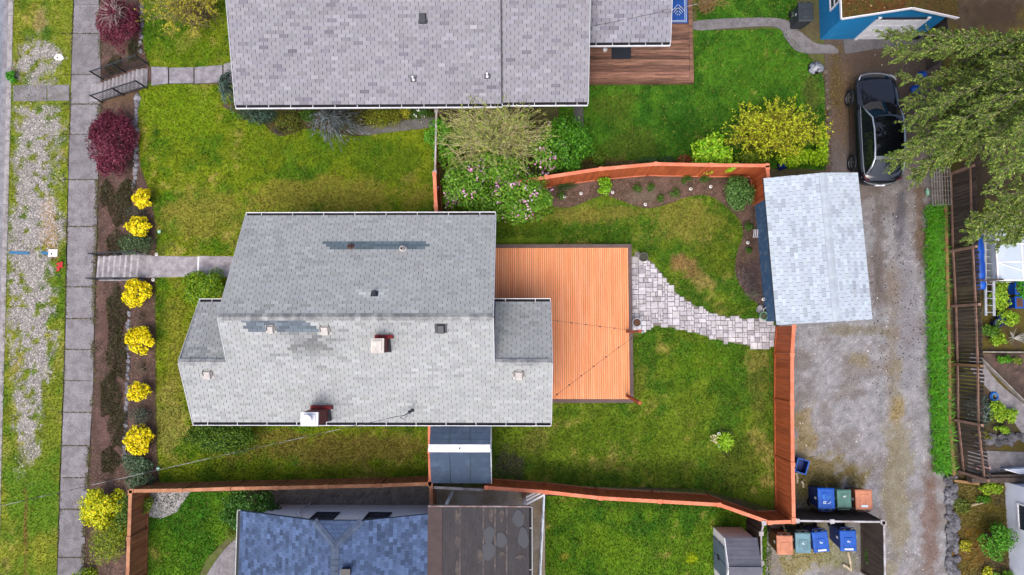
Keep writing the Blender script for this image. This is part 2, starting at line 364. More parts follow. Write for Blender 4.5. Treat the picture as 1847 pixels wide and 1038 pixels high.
# lawns, beds, verge, alley
LAWNS = {}
GL = ['short grass with tan dry patches in front of and beside the grey roofed house', 'patchy green and tan back lawn around the orange deck', 'lush dark green lawn behind the mauve grey roofed house', 'green grass beyond the path beside the old brown deck', 'grass around the yellow budding shrub by the stone steps', 'green lawn inside the brown fence corner by the blue shingled house', 'bright green lawn beside the small plastic shed', 'yellowish weedy grass between pavement and kerb']
def lawn(name, px, f, jit=.06, seed=1, dens_=620, hgt=.06):
    po = wpoly(px, jit, seed); o = sheet(name, po, m_lawn, -.02, f, .14); LAWNS[o.name] = (po, f, dens_, hgt); return o
lawn('lawn', [(249, 158), (276, 152), (420, 152), (560, 152), (786, 152), (786, 870), (285, 872), (281, 800), (279, 680), (279, 600), (278, 510), (281, 420), (270, 345), (252, 300), (247, 220)], lawn_front, .05, 2)
lawn('lawn', [(789, 330), (1000, 330), (1400, 330), (1402, 700), (1402, 920), (1330, 900), (1260, 882), (1000, 876), (789, 872)], lawn_back, .02, 3)
lawn('lawn', [(1020, 60), (1250, 55), (1405, 52), (1440, 80), (1468, 110), (1486, 140), (1489, 230), (1488, 306), (1200, 300), (1000, 305)], lawn_north, .05, 4)
lawn('lawn', [(1257, -30), (1440, -30), (1436, 34), (1257, 38)], lawn_north, .05, 5)
lawn('lawn', [(258, -30), (430, -30), (430, 124), (274, 122), (262, 100), (252, 60)], lawn_front_n, .05, 6)
lawn('lawn', [(258, 886), (330, 888), (440, 888), (440, 945), (405, 975), (370, 1010), (350, 1060), (258, 1060)], lawn_sw, .03, 7)
lawn('lawn', [(984, 895), (1300, 900), (1390, 945), (1392, 1060), (984, 1060)], lawn_s, .03, 8)
vp = wpoly([(24, -30), (132, -30), (127, 150), (123, 290), (119, 430), (117, 560), (113, 700), (106, 880), (101, 1070), (-4, 1070), (0, 860), (7, 560), (14, 330), (21, 120)], .03, 9)
LAWNS[sheet('verge', vp, m_grav, -.02, vergecol, .12).name] = (vp, vergecol, 420, .06)
bankS = [(195, 390, 14, 60, C(96, 72, 68), .7), (192, 600, 14, 80, C(100, 74, 70), .7), (188, 770, 14, 60, C(104, 80, 78), .6), (262, 600, 20, 160, C(92, 76, 62), .6), (215, 175, 40, 20, C(120, 98, 70), .5), (236, 90, 14, 20, C(96, 96, 66), .6)]
bank = wpoly([(180, -30), (259, -30), (254, 60), (268, 118), (276, 140), (262, 160), (249, 165), (248, 220), (253, 300), (271, 345), (283, 420), (280, 510), (281, 600), (281, 680), (283, 800), (287, 872), (240, 890), (240, 1060), (150, 1060), (160, 860), (168, 700), (172, 560), (176, 440), (178, 300), (181, 150)], .03, 10)
sheet('planting_bank', bank, m_soil, -.012, mulch((84, 68, 60), 101, bankS), .14)
bed = wpoly(smoothpx([(960, 322), (1060, 318), (1180, 318), (1300, 322), (1362, 330), (1372, 400), (1395, 480), (1398, 572), (1366, 548), (1338, 520), (1327, 492), (1330, 455), (1340, 425), (1332, 395), (1306, 370), (1278, 353), (1240, 356), (1205, 368), (1165, 376), (1120, 362), (1092, 352), (1060, 362), (1030, 374), (990, 368)], 5), .03, 11)
sheet('garden_bed', bed, m_soil, -.008, mulch((92, 76, 66), 111, [(1360, 505, 22, 40, C(96, 82, 84), .8), (1160, 355, 30, 16, C(120, 112, 96), .6), (1170, 340, 60, 16, C(104, 90, 80), .4)]), .12)
sheet('garden_bed', wpoly([(990, 285), (1100, 290), (1300, 288), (1385, 290), (1385, 312), (1180, 318), (985, 326)], .04, 12), m_soil, -.008, mulch((88, 72, 52), 121), .14)
sheet('garden_bed', wpoly(smoothpx([(425, 185), (780, 180), (786, 215), (700, 236), (640, 246), (560, 232), (505, 246), (470, 220), (430, 205)], 5), .04, 13), m_soil, -.008, mulch((78, 68, 52), 131), .14)
al = wpoly([(1487, 60), (1700, 60), (1700, 300), (1702, 380), (1706, 860), (1712, 1070), (1380, 1070), (1385, 940), (1432, 940), (1400, 600), (1490, 330), (1489, 200)], .02, 14)
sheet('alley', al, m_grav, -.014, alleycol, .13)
sheet('yard_soil', wpoly([(1700, -40), (1900, -40), (1900, 1070), (1712, 1070), (1706, 860), (1702, 380)], .02, 15), m_soil, -.018, eastcol, .16)
for k, (px_, c_, sd_) in enumerate([([(490, 872), (782, 872), (782, 925), (480, 925)], (132, 126, 120), 141), ([(258, 884), (345, 886), (318, 924), (290, 936), (262, 932)], (170, 168, 172), 151)]):
    b_ = C(*c_)
    sheet('gravel_strip', wpoly(px_, .05, 16 + k), m_grav, -.004, (lambda b_, sd_: lambda X, Y, px, py: np.tile(b_, (len(X), 1)) * (.5 + 1.0 * fbm(X, Y, .1, sd_, 2))[:, None])(b_, sd_), .12)

# ------------------------------------------------------------------ road, kerb, pavement slabs
e0, e1 = PG(19, -30), PG(-10, 1070); kd = (e1 - e0) / (e1.y - e0.y)
def kx(Y, off=0): return e0.x + kd.x * (Y - e0.y) + off
mb = MB(); mb.poly([(kx(y) - 8 if s else kx(y) - .05, y, SZ - .13 + .004) for y, s in ((-60, 1), (-60, 0), (60, 0), (60, 1))])
tag(mb.build('road', m_asph), kind='structure')
kr = tag(bpy.data.objects.new('kerb', None), kind='structure'); COL.objects.link(kr); RL[kr.name] = Vector()
y = -18.6
while y < 18.6:
    ln = 1.55 if y < 0 else 3.1
    mb = MB(); mb.prism([(kx(y + .01) - .07, y + .01), (kx(y + .01) + .17, y + .01), (kx(y + ln - .01) + .17, y + ln - .01), (kx(y + ln - .01) - .07, y + ln - .01)], SZ - .2, SZ + .0 + random.uniform(-.004, .006))
    o = mb.build('kerb_stone', m_conc, kr); o.color = (1.05, 1.04, 1.0, 1); y += ln
mb = MB(); mb.prism([(kx(-60) - .42, -60), (kx(-60) - .08, -60), (kx(60) - .08, 60), (kx(60) - .42, 60)], SZ - .2, SZ - .118)
o = tag(mb.build('gutter', m_concd), kind='structure'); o.color = (1.05, 1.08, 1.12, 1)

def slabs(root, left, right, ys, mat, z=.03, gap=.012, th=.12, tint=(.8, 1.03), name='slab', flat=None):
    def at(tab, y):
        t = np.array(tab, float); return float(np.interp(y, t[:, 1], t[:, 0]))
    for i in range(len(ys) - 1):
        ya, yb = ys[i], ys[i + 1]; sub = np.linspace(ya, yb, 3)
        L_ = [PG(at(left, y), y, z) for y in sub]; R_ = [PG(at(right, y), y, z) for y in sub]
        pl = L_ + R_[::-1]; c = sum(pl, Vector()) / len(pl)
        pl = [c + (p - c) * (1 - gap / max(.2, (p - c).length)) for p in pl]
        tz = random.uniform(-.012, .012); 
        zz = [(p.z if flat is None else flat) + tz + random.uniform(-.004, .004) for p in pl]
        mb = MB(); mb.prism([(p.x, p.y) for p in pl], [q - th for q in zz], zz)
        o = mb.build(name, mat, root); v = random.uniform(*tint); o.color = (v, v, v * 1.01, 1)
def setting(name):
    o = bpy.data.objects.new(name, None); COL.objects.link(o); RL[o.name] = Vector(); return tag(o, kind='structure')
sw = setting('pavement')
slabs(sw, [(133, -40), (133, 0), (128, 150), (124, 290), (121, 420), (119, 540), (115, 700), (108, 880), (103, 1038), (101, 1075)],
      [(178, -40), (178, 0), (182, 120), (180, 200), (177, 330), (174, 430), (170, 545), (168, 700), (160, 830), (154, 940), (150, 1075)],
      [-40, 8, 61, 135, 188, 243, 324, 409, 518, 575, 631, 687, 744, 804, 862, 919, 1006, 1075], m_concd, .015)
sw2 = setting('crossing_path')
slabs(sw2, [(23, 150), (23, 190)], [(84, 150), (84, 190)], [154, 183], m_concd, .02)
slabs(sw2, [(85, 150), (85, 190)], [(125, 150), (125, 190)], [153, 182], m_concd, .02)
np_ = setting('garden_path')
for xa, xb, ya0, yb0, ya1, yb1 in [(273, 304, 121, 155, 122, 151), (305, 350, 123, 151, 122, 150), (351, 402, 122, 151, 118, 149), (403, 440, 116, 148, 108, 148)]:
    pl = [PG(xa + .6, ya0), PG(xb - .6, ya1), PG(xb - .6, yb1), PG(xa + .6, yb0)]
    mb = MB(); mb.prism([(p.x, p.y) for p in pl][::-1], -.1, .02 + random.uniform(-.005, .01)); o = mb.build('slab', m_conc, np_); v = random.uniform(.8, .9); o.color = (v, v, v * 1.05, 1)
hp = setting('front_walk')
for xa, xb in [(271.5, 357), (358, 440)]:
    pl = [PG(xa, 462), PG(xb, 463.5), PG(xb, 499), PG(xa, 501)]
    mb = MB(); mb.prism([(p.x, p.y) for p in pl][::-1], -.1, .018); o = mb.build('slab', m_conc, hp); o.color = (1.08, 1.06, 1.07, 1)
mb = MB(); c0, c1 = PG(357, 463.5), PG(358.4, 499.5); mb.box(c0.x, c1.x + .0, c1.y, c0.y, -.05, .021); o = mb.build('joint', m_white, hp)

def path(name, px, mat, zo, tint=1, th=.1, sm=True):
    pts = smoothpx(px, 5) if sm else px; pl = [PG(x, y) for x, y in pts]
    ar = sum(pl[i].x * pl[(i + 1) % len(pl)].y - pl[(i + 1) % len(pl)].x * pl[i].y for i in range(len(pl)))
    if ar < 0: pl = pl[::-1]
    mb = MB(); mb.prism([(p.x, p.y) for p in pl], zo - th, zo); o = mb.build(name, mat); o.color = (tint, tint, tint, 1); return tag(o, kind='structure')
path('garden_path', [(640, 232), (700, 222), (786, 212), (786, 228), (710, 238), (650, 244)], m_concd, .012, .66)
path('garden_path', [(1256, 38), (1400, 33), (1440, 55), (1470, 78), (1500, 82), (1512, 96), (1480, 97), (1440, 94), (1418, 72), (1400, 49), (1330, 50), (1257, 55)], m_concd, .014, .76)
path('garden_path', [(370, 1060), (398, 1000), (440, 962), (460, 962), (460, 1060)], m_concd, .014, .95)
path('garden_path', [(1752, 636), (1762, 640), (1800, 690), (1860, 745), (1860, 800), (1800, 722), (1752, 668)], m_conc, .014, .8)
path('garden_path', [(1745, 812), (1860, 816), (1860, 850), (1745, 855)], m_conc, .018, .62, sm=False)
path('driveway_apron', [(1518, 60), (1700, 52), (1690, 92), (1600, 86), (1560, 92), (1524, 98)], m_concd, .012, .62, sm=False)
path('patio', [(783, 880), (983, 880), (983, 1060), (783, 1060)], M('patio_concrete', C(168, 150, 122), C(196, 188, 172), scale=.9, var=.18, vscale=12, bump=.3, ocol=True), .016, .9, sm=False)
path('doorstep_paving', [(1035, 185), (1052, 185), (1052, 228), (1035, 226)], m_concd, .014, .5, sm=False)

# random stone pavers
pv = setting('paver_path')
m_paver = M('paver', C(212, 210, 214), C(186, 182, 186), scale=4, var=.14, vscale=20, bump=.5, bscale=35, ocol=True)
pp = np.array([PG(x, y)[:2] for x, y in smoothpx([(1143, 463), (1166, 466), (1190, 490), (1212, 521), (1247, 548), (1292, 568), (1340, 576), (1390, 578), (1390, 628), (1340, 622), (1292, 612), (1232, 595), (1182, 588), (1143, 592)], 5)])
sheet('path_sand', dens([tuple(p) for p in pp], .2), m_soil, .0, lambda X, Y, px, py: np.tile(C(140, 134, 130), (len(X), 1)) * (.7 + .5 * fbm(X, Y, .1, 161))[:, None], .15)
u = .104; x0, y0 = pp.min(0); nx, ny = int((pp[:, 0].max() - x0) / u) + 1, int((pp[:, 1].max() - y0) / u) + 1
occ = np.zeros((nx + 4, ny + 4), bool); PM = {}
def paver_mesh(a, b):
    if (a, b) not in PM:
        w_, h_ = a * u / 2 - .009, b * u / 2 - .009; i = .012; mb = MB()
        r = lambda k: random.uniform(-k, k)
        lo = [(-w_, -h_, -.05), (w_, -h_, -.05), (w_, h_, -.05), (-w_, h_, -.05)]; md = [(x + r(.004), y + r(.004), .022) for x, y, z in lo]
        tp = [(x * (1 - i / w_), y * (1 - i / h_), .034 + r(.003)) for x, y, z in lo]
        mb.faces(lo + md + tp, [(0, 1, 5, 4), (1, 2, 6, 5), (2, 3, 7, 6), (3, 0, 4, 7), (4, 5, 9, 8), (5, 6, 10, 9), (6, 7, 11, 10), (7, 4, 8, 11), (8, 9, 10, 11)])
        me = bpy.data.meshes.new('paver'); me.from_pydata(mb.v, [], mb.f); me.materials.append(m_paver); PM[(a, b)] = me
    return PM[(a, b)]
npav = 0
for j in range(ny):
    for i in range(nx):
        if occ[i, j]: continue
        for a, b in random.sample([(2, 2), (2, 2), (3, 2), (2, 3), (1, 2), (2, 1), (3, 3), (2, 2), (3, 2)], 9) + [(1, 1)]:
            if not occ[i:i + a, j:j + b].any(): break
        occ[i:i + a, j:j + b] = True
        cx_, cy_ = x0 + (i + a / 2) * u, y0 + (j + b / 2) * u
        if not inside(np.array([cx_]), np.array([cy_]), pp)[0]: continue
        o = bpy.data.objects.new('paver', paver_mesh(a, b)); COL.objects.link(o); o.parent = pv; o.location = (cx_, cy_, .004 + random.uniform(-.004, .005))
        o.rotation_euler = (random.uniform(-.012, .012), random.uniform(-.012, .012), random.uniform(-.02, .02))
        v = random.choice([.72, .86, .95, 1, 1, 1.06, 1.12]) * random.uniform(.95, 1.05); o.color = (v, v, v * random.uniform(.98, 1.04), 1); npav += 1

# ------------------------------------------------------------------ grass blades, chips and stones lying about
def scatter(poly, n_m2, seed):
    r = np.random.default_rng(seed); x0, y0 = poly.min(0); x1, y1 = poly.max(0); n = int((x1 - x0) * (y1 - y0) * n_m2)
    X = r.uniform(x0, x1, n); Y = r.uniform(y0, y1, n); k = inside(X, Y, poly); return X[k], Y[k], r
NOG = [pp] + [np.array([PG(x, y)[:2] for x, y in q]) for q in ([(896, 440), (1143, 440), (1143, 727), (896, 727)], [(272, 461), (450, 461), (450, 502), (272, 502)], [(430, 430), (1000, 430), (1000, 745), (380, 745), (400, 560)], [(780, 745), (890, 745), (890, 850), (780, 850)])] + [bed]
for gi, (nm, (po, f, de, hg)) in enumerate(LAWNS.items()):
    X, Y, r = scatter(po, de, len(nm) + int(po[0, 0] * 7) % 97)
    k = np.ones(len(X), bool)
    for q in NOG: k &= ~inside(X, Y, q)
    px, py = W2P(X, Y, zt(X, Y)); k &= (px > -60) & (px < 1900) & (py > -60) & (py < 1100)
    if nm.startswith('verge'): k &= r.random(len(X)) > gravw(X, Y, px, py) * 1.02
    X, Y, px, py = X[k], Y[k], px[k], py[k]; n = len(X)
    c = f(X, Y, px, py) * r.uniform(.7, 1.6, n)[:, None]
    hi_ = fbm(X, Y, .32, 305 + gi, 3); c = mixc(c, C(138, 168, 40), ((hi_ > .56) & (r.random(n) < .35)) * .7); c = mixc(c, C(206, 186, 112), (r.random(n) < .05) * .7)
    an = r.uniform(0, 6.283, n); ln = hg * r.uniform(.6, 1.6, n); le = r.uniform(.2, 1.0, n) * ln; wd = r.uniform(.012, .026, n)
    Z = zt(X, Y) - .022; ca, sa = np.cos(an), np.sin(an)
    V = np.stack([np.c_[X - sa * wd, Y + ca * wd, Z], np.c_[X + sa * wd, Y - ca * wd, Z], np.c_[X + ca * le, Y + sa * le, Z + np.sqrt(np.maximum(ln ** 2 - le ** 2, 1e-4)) + .02]], 1).reshape(-1, 3)
    tag(mesh_np('grass', V, np.arange(3 * n).reshape(-1, 3), m_blade, c), GL[gi], 'grass', kind='stuff')
def pebbles(name, X, Y, size, col, r, zo=-.02, label=None, cat='gravel', flat=.6):
    n = len(X); d = np.array([(1, 0, 0), (0, 1, 0), (-1, 0, 0), (0, -1, 0), (0, 0, 1)], float)
    V = d[None] * (size * 1.0)[:, None, None] * r.uniform(.6, 1.3, (n, 5, 1)); V[:, 4, 2] *= flat; an = r.uniform(0, 6.28, n)
    x = V[..., 0] * np.cos(an)[:, None] - V[..., 1] * np.sin(an)[:, None]; y = V[..., 0] * np.sin(an)[:, None] + V[..., 1] * np.cos(an)[:, None]
    V = np.stack([x + X[:, None], y + Y[:, None], V[..., 2] + (zt(X, Y) + zo)[:, None]], -1).reshape(-1, 3)
    F = (np.arange(n)[:, None, None] * 5 + np.array([(0, 1, 4), (1, 2, 4), (2, 3, 4), (3, 0, 4)])[None]).reshape(-1, 3)
    return tag(mesh_np(name, V, F, m_chip, np.repeat(col, 4, 0)), label, cat, kind='stuff')
X, Y, r = scatter(vp, 420, 5); px, py = W2P(X, Y, zt(X, Y)); k = (r.random(len(X)) < gravw(X, Y, px, py)) & (py > -30) & (py < 1060); X, Y = X[k], Y[k]
pebbles('gravel', X, Y, r.uniform(.012, .045, len(X)), C(176, 172, 168) * r.uniform(.22, 1.5, len(X))[:, None], r, label='pale grey gravel spread on the roadside verge')
X, Y, r = scatter(al, 220, 6); px, py = W2P(X, Y, 0); k = (py > -30) & (py < 1060) & (r.random(len(X)) < .7 + .3 * sst(250, 600, py)); X, Y, px, py = X[k], Y[k], px[k], py[k]
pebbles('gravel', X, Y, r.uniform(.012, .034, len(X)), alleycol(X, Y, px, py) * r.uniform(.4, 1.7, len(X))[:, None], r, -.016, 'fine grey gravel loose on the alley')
k = r.random(len(X)) < .006; pebbles('stones', X[k], Y[k], r.uniform(.02, .045, k.sum()), C(214, 206, 196) * r.uniform(.7, 1.2, k.sum())[:, None], r, -.016, 'scattered pale stones on the alley', 'stones')
k = (px > 1570) & (px < 1680) & (py > 320) & (py < 720) & (r.random(len(X)) < .12); pebbles('gravel', X[k], Y[k], r.uniform(.02, .05, k.sum()), C(62, 60, 64) * r.uniform(.6, 1.4, k.sum())[:, None], r, -.016, 'dark grey stones pressed into the alley', flat=.3)
for po, q, c_, lb in ((bank, 200, (108, 84, 76), 'brown bark chips on the sloping front bank'), (bed, 260, (120, 98, 84), 'brown bark chips in the curved garden bed')):
    X, Y, r = scatter(po, q, 8); px, py = W2P(X, Y, zt(X, Y)); k = (py > -30) & (py < 1060) & ~((py > 455) & (py < 510) & (px < 276)) & ~((py > 110) & (py < 182) & (px < 280)); X, Y = X[k], Y[k]
    pebbles('bark_chips', X, Y, r.uniform(.015, .045, len(X)), C(*c_) * r.uniform(.4, 1.5, len(X))[:, None], r, -.012, lb, 'mulch', .4)
for q, c_, n_, lb in (([(490, 874), (780, 874), (780, 922), (482, 922)], (150, 142, 134), 260, 'dark gravel strip beside the white house wall'), ([(258, 886), (343, 887), (316, 923), (290, 934), (262, 931)], (190, 188, 190), 320, 'pale gravel wedge inside the fence corner')):
    X, Y, r = scatter(np.array([PG(x, y)[:2] for x, y in q]), n_, 9)
    pebbles('gravel', X, Y, r.uniform(.012, .035, len(X)), C(*c_) * r.uniform(.35, 1.5, len(X))[:, None], r, -.006, lb)

r = np.random.default_rng(21); MX = []; MY = []
for yj in [61, 135, 188, 243, 324, 409, 518, 575, 631, 687, 744, 804, 862, 919, 1006]:
    for k in range(90): q = PG(r.uniform(112, 178) if yj < 700 else r.uniform(106, 166), yj + r.normal(0, .5)); MX.append(q.x); MY.append(q.y)
re_ = [(178, -30), (182, 120), (180, 200), (177, 330), (174, 430), (170, 545), (168, 700), (160, 830), (154, 940), (150, 1060)]; le_ = [(133, -30), (128, 150), (124, 290), (121, 420), (119, 540), (115, 700), (108, 880), (103, 1038)]
for tab, sg, n in ((re_, 2.4, 5200), (le_, 1.2, 2000)):
    t_ = np.array(tab, float)
    for y_ in r.uniform(-30, 1055, n): 
        if (vn(np.array([y_ / 16]), np.array([sg]), 5)[0] > .38): q = PG(float(np.interp(y_, t_[:, 1], t_[:, 0])) + r.normal(0, sg) - (1 if sg > 2 else 0), float(y_)); MX.append(q.x); MY.append(q.y)
MX, MY = np.array(MX), np.array(MY); n = len(MX)
mcol = np.where(r.random(n)[:, None] < .45, C(92, 92, 44), np.where(r.random(n)[:, None] < .5, C(72, 62, 50), C(58, 52, 46))) * r.uniform(.5, 1.4, n)[:, None]
pebbles('moss', MX, MY, r.uniform(.012, .038, n), mcol, r, .012, 'moss and dirt in the pavement seams', 'moss', .5)

# dry grass and moss tufts where the alley and the yard are overgrown
def tufts(po, f, q, seed, label, thr, hg):
    X, Y, r = scatter(po, q, seed); px, py = W2P(X, Y, 0); k = (py > -30) & (py < 1060) & (px < 1880); X, Y, px, py = X[k], Y[k], px[k], py[k]; c = f(X, Y, px, py)
    k = r.random(len(X)) < sst(thr, thr + .35, (c[:, 0] + c[:, 1] - 2 * c[:, 2]) / (c.sum(1) + 1e-4)); X, Y, c = X[k], Y[k], c[k]; n = len(X)
    c = np.where((r.random(n) < .4)[:, None], C(160, 146, 92), np.where((r.random(n) < .5)[:, None], C(112, 116, 46), c)) * r.uniform(.6, 1.4, n)[:, None]
    an = r.uniform(0, 6.28, n); ln = hg * r.uniform(.5, 1.6, n); wd = r.uniform(.008, .02, n); ca, sa = np.cos(an), np.sin(an); Z = zt(X, Y) - .02
    V = np.stack([np.c_[X - sa * wd, Y + ca * wd, Z], np.c_[X + sa * wd, Y - ca * wd, Z], np.c_[X + ca * ln * .8, Y + sa * ln * .8, Z + ln * .6 + .015]], 1).reshape(-1, 3)
    tag(mesh_np('grass', V, np.arange(3 * n).reshape(-1, 3), m_blade, c), label, 'grass', kind='stuff')
tufts(al, alleycol, 420, 41, 'dry tufts of grass and moss growing through the alley gravel', .22, .07)
tufts(wpoly([(1722, 870), (1812, 870), (1822, 1060), (1726, 1060)], 0, 42), eastcol, 500, 43, 'rough weeds and moss between stone wall and pale house', .12, .12)
# ------------------------------------------------------------------ roofs
def clip(poly, cv):
    n = len(cv)
    for i in range(n):
        a, b = cv[i], cv[(i + 1) % n]; out = []
        if not poly: return []
        sd_ = [(b[0] - a[0]) * (p[1] - a[1]) - (b[1] - a[1]) * (p[0] - a[0]) for p in poly]
        for k in range(len(poly)):
            p, q, sp, sq = poly[k], poly[(k + 1) % len(poly)], sd_[k], sd_[(k + 1) % len(poly)]
            if sp >= 0: out.append(p)
            if (sp >= 0) != (sq >= 0):
                t = sp / (sp - sq); out.append((p[0] + (q[0] - p[0]) * t, p[1] + (q[1] - p[1]) * t))
        poly = out
    return poly
class Plane:                                            # o at the eave, u along it, v up the slope
    def __init__(s, o, u, v): s.o = Vector(o); s.u = Vector(u).normalized(); s.v = Vector(v).normalized(); s.n = s.u.cross(s.v).normalized()
    def p(s, a, b, c=0.0): return s.o + s.u * a + s.v * b + s.n * c
    def uv(s, q): d = Vector(q) - s.o; return d.dot(s.u), d.dot(s.v)
    def px(s, x, y, c=0.0): return RP(x, y, s.o + s.n * c, s.n)
SHN = {}
def shingle_mesh(mat, tw, ex, gap, th):
    k = (mat.name, tw, ex, gap)
    if k not in SHN:
        a, e = tw / 2 - gap / 2, ex * 1.02; mb = MB()
        lo = [(-a, 0, 0), (a, 0, 0), (a, e, 0), (-a, e, 0)]; tp = [(-a, 0, th), (a, 0, th), (a, e, th * .25), (-a, e, th * .25)]
        mb.faces(lo + tp, [(4, 5, 6, 7), (0, 1, 5, 4), (1, 2, 6, 5), (3, 0, 4, 7)])
        me = bpy.data.meshes.new('shingle'); me.from_pydata(mb.v, [], mb.f); me.materials.append(mat)
        at = me.attributes.new('col', 'FLOAT_COLOR', 'FACE'); at.data.foreach_set('color', [1.0] * 16); SHN[k] = me
    return SHN[k]
def shingle_roof(roof, planes, mat, tw, ex, tint, gap=.014, th=.014, n_ind=300, stuffname='shingles'):
    full = []; V = []; F3 = []; cc = []
    for pi, (pl, poly) in enumerate(planes):
        us = [q[0] for q in poly]; vs = [q[1] for q in poly]; j0 = math.floor(min(vs) / ex); j1 = math.ceil(max(vs) / ex)
        for j in range(j0, j1):
            off = (j % 2) * tw * .5 + ((j * 7919) % 13) / 13 * tw * .12
            for i in range(math.floor((min(us) - off) / tw) - 1, math.ceil((max(us) - off) / tw) + 1):
                ua, va = i * tw + off, j * ex
                r = [(ua + gap / 2, va), (ua + tw - gap / 2, va), (ua + tw - gap / 2, va + ex * 1.02), (ua + gap / 2, va + ex * 1.02)]
                q = clip(r, poly)
                if len(q) < 3: continue
                ar = abs(sum(q[k][0] * q[(k + 1) % len(q)][1] - q[(k + 1) % len(q)][0] * q[k][1] for k in range(len(q)))) / 2
                if ar < .0006: continue
                c = pl.p(ua + tw / 2, va + ex / 2); t = tint(c, pi)
                if len(q) == 4 and ar > .985 * (tw - gap) * ex * 1.02: full.append((c, pl, ua + tw / 2, va, t, q))
                else: V.append((pl, q, va, t))
    full.sort(key=lambda f: (f[0] - Vector((0, 0, H))).length)
    step = max(1, int(len(full) / n_ind)); ind = full[:n_ind]
    me = shingle_mesh(mat, tw, ex, gap, th); L = RL[roof.name]
    for c, pl, u_, v_, t, q in ind:
        o = bpy.data.objects.new('shingle', me); COL.objects.link(o); o.parent = roof
        R = Matrix((pl.u, pl.v, pl.n)).transposed().to_4x4(); o.matrix_local = Matrix.Translation(pl.p(u_, v_) - L) @ R; o.color = (*t, 1)
    VV = []; FF = []; CC = []
    for pl, q, va, t in V + [(f[1], f[5], f[3], f[4]) for f in full[n_ind:]]:
        n = len(q); b = len(VV)
        VV += [pl.p(a, v, th * (1 - .75 * (v - va) / ex)) for a, v in q] + [pl.p(a, v, 0) for a, v in q]
        FF.append(tuple(range(b, b + n))); CC.append(t)
        for k in range(n):
            k2 = (k + 1) % n; FF.append((b + k, b + n + k, b + n + k2, b + k2)); CC.append(t)
    me = bpy.data.meshes.new(stuffname); me.from_pydata([tuple(v - L) for v in VV], [], FF)
    at = me.attributes.new('col', 'FLOAT_COLOR', 'FACE'); at.data.foreach_set('color', np.c_[np.array(CC), np.ones(len(CC))].astype(np.float32).ravel())
    tag(link(stuffname, me, mat, roof), kind='stuff')
def caps(roof, a, b, nrm1, nrm2, mat, wd=.15, ln=.2, tint=(.85, 1.1), name='ridge_cap'):
    a, b = Vector(a), Vector(b); d = (b - a).normalized(); n = int((b - a).length / ln); L = RL[roof.name]
    s1 = d.cross(Vector(nrm1)).normalized(); s2 = d.cross(Vector(nrm2)).normalized()
    if s1.z > 0: s1 = -s1
    if s2.z > 0: s2 = -s2
    for i in range(n):
        p, q = a + d * ln * i, a + d * (ln * (i + 1) + .02); up = Vector((0, 0, 1)); mb = MB()
        t0, t1 = .02, .034
        A, B = p + up * t0, q + up * t1
        pts = [A + s1 * wd, A, A + s2 * wd, B + s1 * wd, B, B + s2 * wd]; lo = [x - up * .016 for x in pts]
        mb.faces(pts + lo, [(0, 1, 4, 3), (1, 2, 5, 4), (3, 4, 10, 9), (4, 5, 11, 10), (0, 3, 9, 6), (2, 8, 11, 5), (0, 6, 7, 1), (1, 7, 8, 2)])
        o = mb.build(name, mat, roof); v = random.uniform(*tint); o.color = (v, v, v, 1)
def gutter(parent, a, b, out, wd=.13, ht=.1, inner=None, outer=None, name='gutter', n_br=0):
    a, b, out = Vector(a), Vector(b), Vector(out); d = (b - a).normalized(); up = Vector((0, 0, 1)); mb = MB()
    mb.mi = 1; mb.bar(a + out * wd / 2 - up * ht, b + out * wd / 2 - up * ht, wd, .012)
    mb.bar(a + out * .01 - up * ht * .5, b + out * .01 - up * ht * .5, .012, ht)
    mb.mi = 0; mb.bar(a + out * wd - up * ht * .5, b + out * wd - up * ht * .5, .022, ht * 1.1)
    for e in (a, b): mb.obox(e + out * wd / 2 - up * ht * .5, d * .008, out * wd / 2, up * ht / 2)
    g = mb.build(name, [outer or m_white, inner or m_dark], parent)
    for i in range(n_br):
        p = a + (b - a) * ((i + .5) / n_br); mb = MB(); mb.bar(p + out * .012, p + out * (wd - .012), .018, .012); mb.build('bracket', outer or m_white, g)
    return g
def walls(parent, x0, x1, y0, y1, z0, z1, mat, name='wall', th=.12):
    for a, b, c, d in ((x0, x1, y0, y0 + th), (x0, x1, y1 - th, y1), (x0, x0 + th, y0 + th, y1 - th), (x1 - th, x1, y0 + th, y1 - th)):
        MB().box(a, b, c, d, z0, z1).build(name, mat, parent)
def gable(parent, pts, mat, th=.1, ax='x', name='gable_wall'):
    mb = MB(); e = Vector((th, 0, 0)) if ax == 'x' else Vector((0, th, 0)); q = [Vector(p) for p in pts]; n = len(q)
    mb.faces(q + [p + e for p in q], [tuple(range(n - 1, -1, -1)), tuple(range(n, 2 * n))] + [(i, (i + 1) % n, n + (i + 1) % n, n + i) for i in range(n)]); mb.build(name, mat, parent)
def window(parent, c, ux, uz, nrm, wd, ht, frame=None, mullion=True):
    c, ux, uz, nrm = Vector(c), Vector(ux).normalized(), Vector(uz).normalized(), Vector(nrm).normalized()
    mb = MB(); t = .06
    for s in (-1, 1):
        mb.obox(c + ux * s * (wd / 2 - t / 2) + nrm * .02, ux * t / 2, uz * ht / 2, nrm * .03); mb.obox(c + uz * s * (ht / 2 - t / 2) + nrm * .02, ux * (wd / 2 - t), uz * t / 2, nrm * .028)
    if mullion: mb.obox(c + nrm * .02, ux * (wd / 2 - t), uz * .02, nrm * .024)
    f = mb.build('window', frame or m_white, parent)
    MB().obox(c + nrm * .008, ux * (wd / 2 - .03), uz * (ht / 2 - .03), nrm * .006).build('pane', m_glass, f); return f
m_glass = M('window_glass', C(52, 62, 74), var=.05, rough=.08, spec=.7, bump=0)
def shm(name, stain=None): return M(name, None, stain, scale=1.2, var=.16, vscale=26, bump=.5, bscale=90, attr=True, ocol=True, rough=.92, spec=.15, lo=.62, hi=.85)
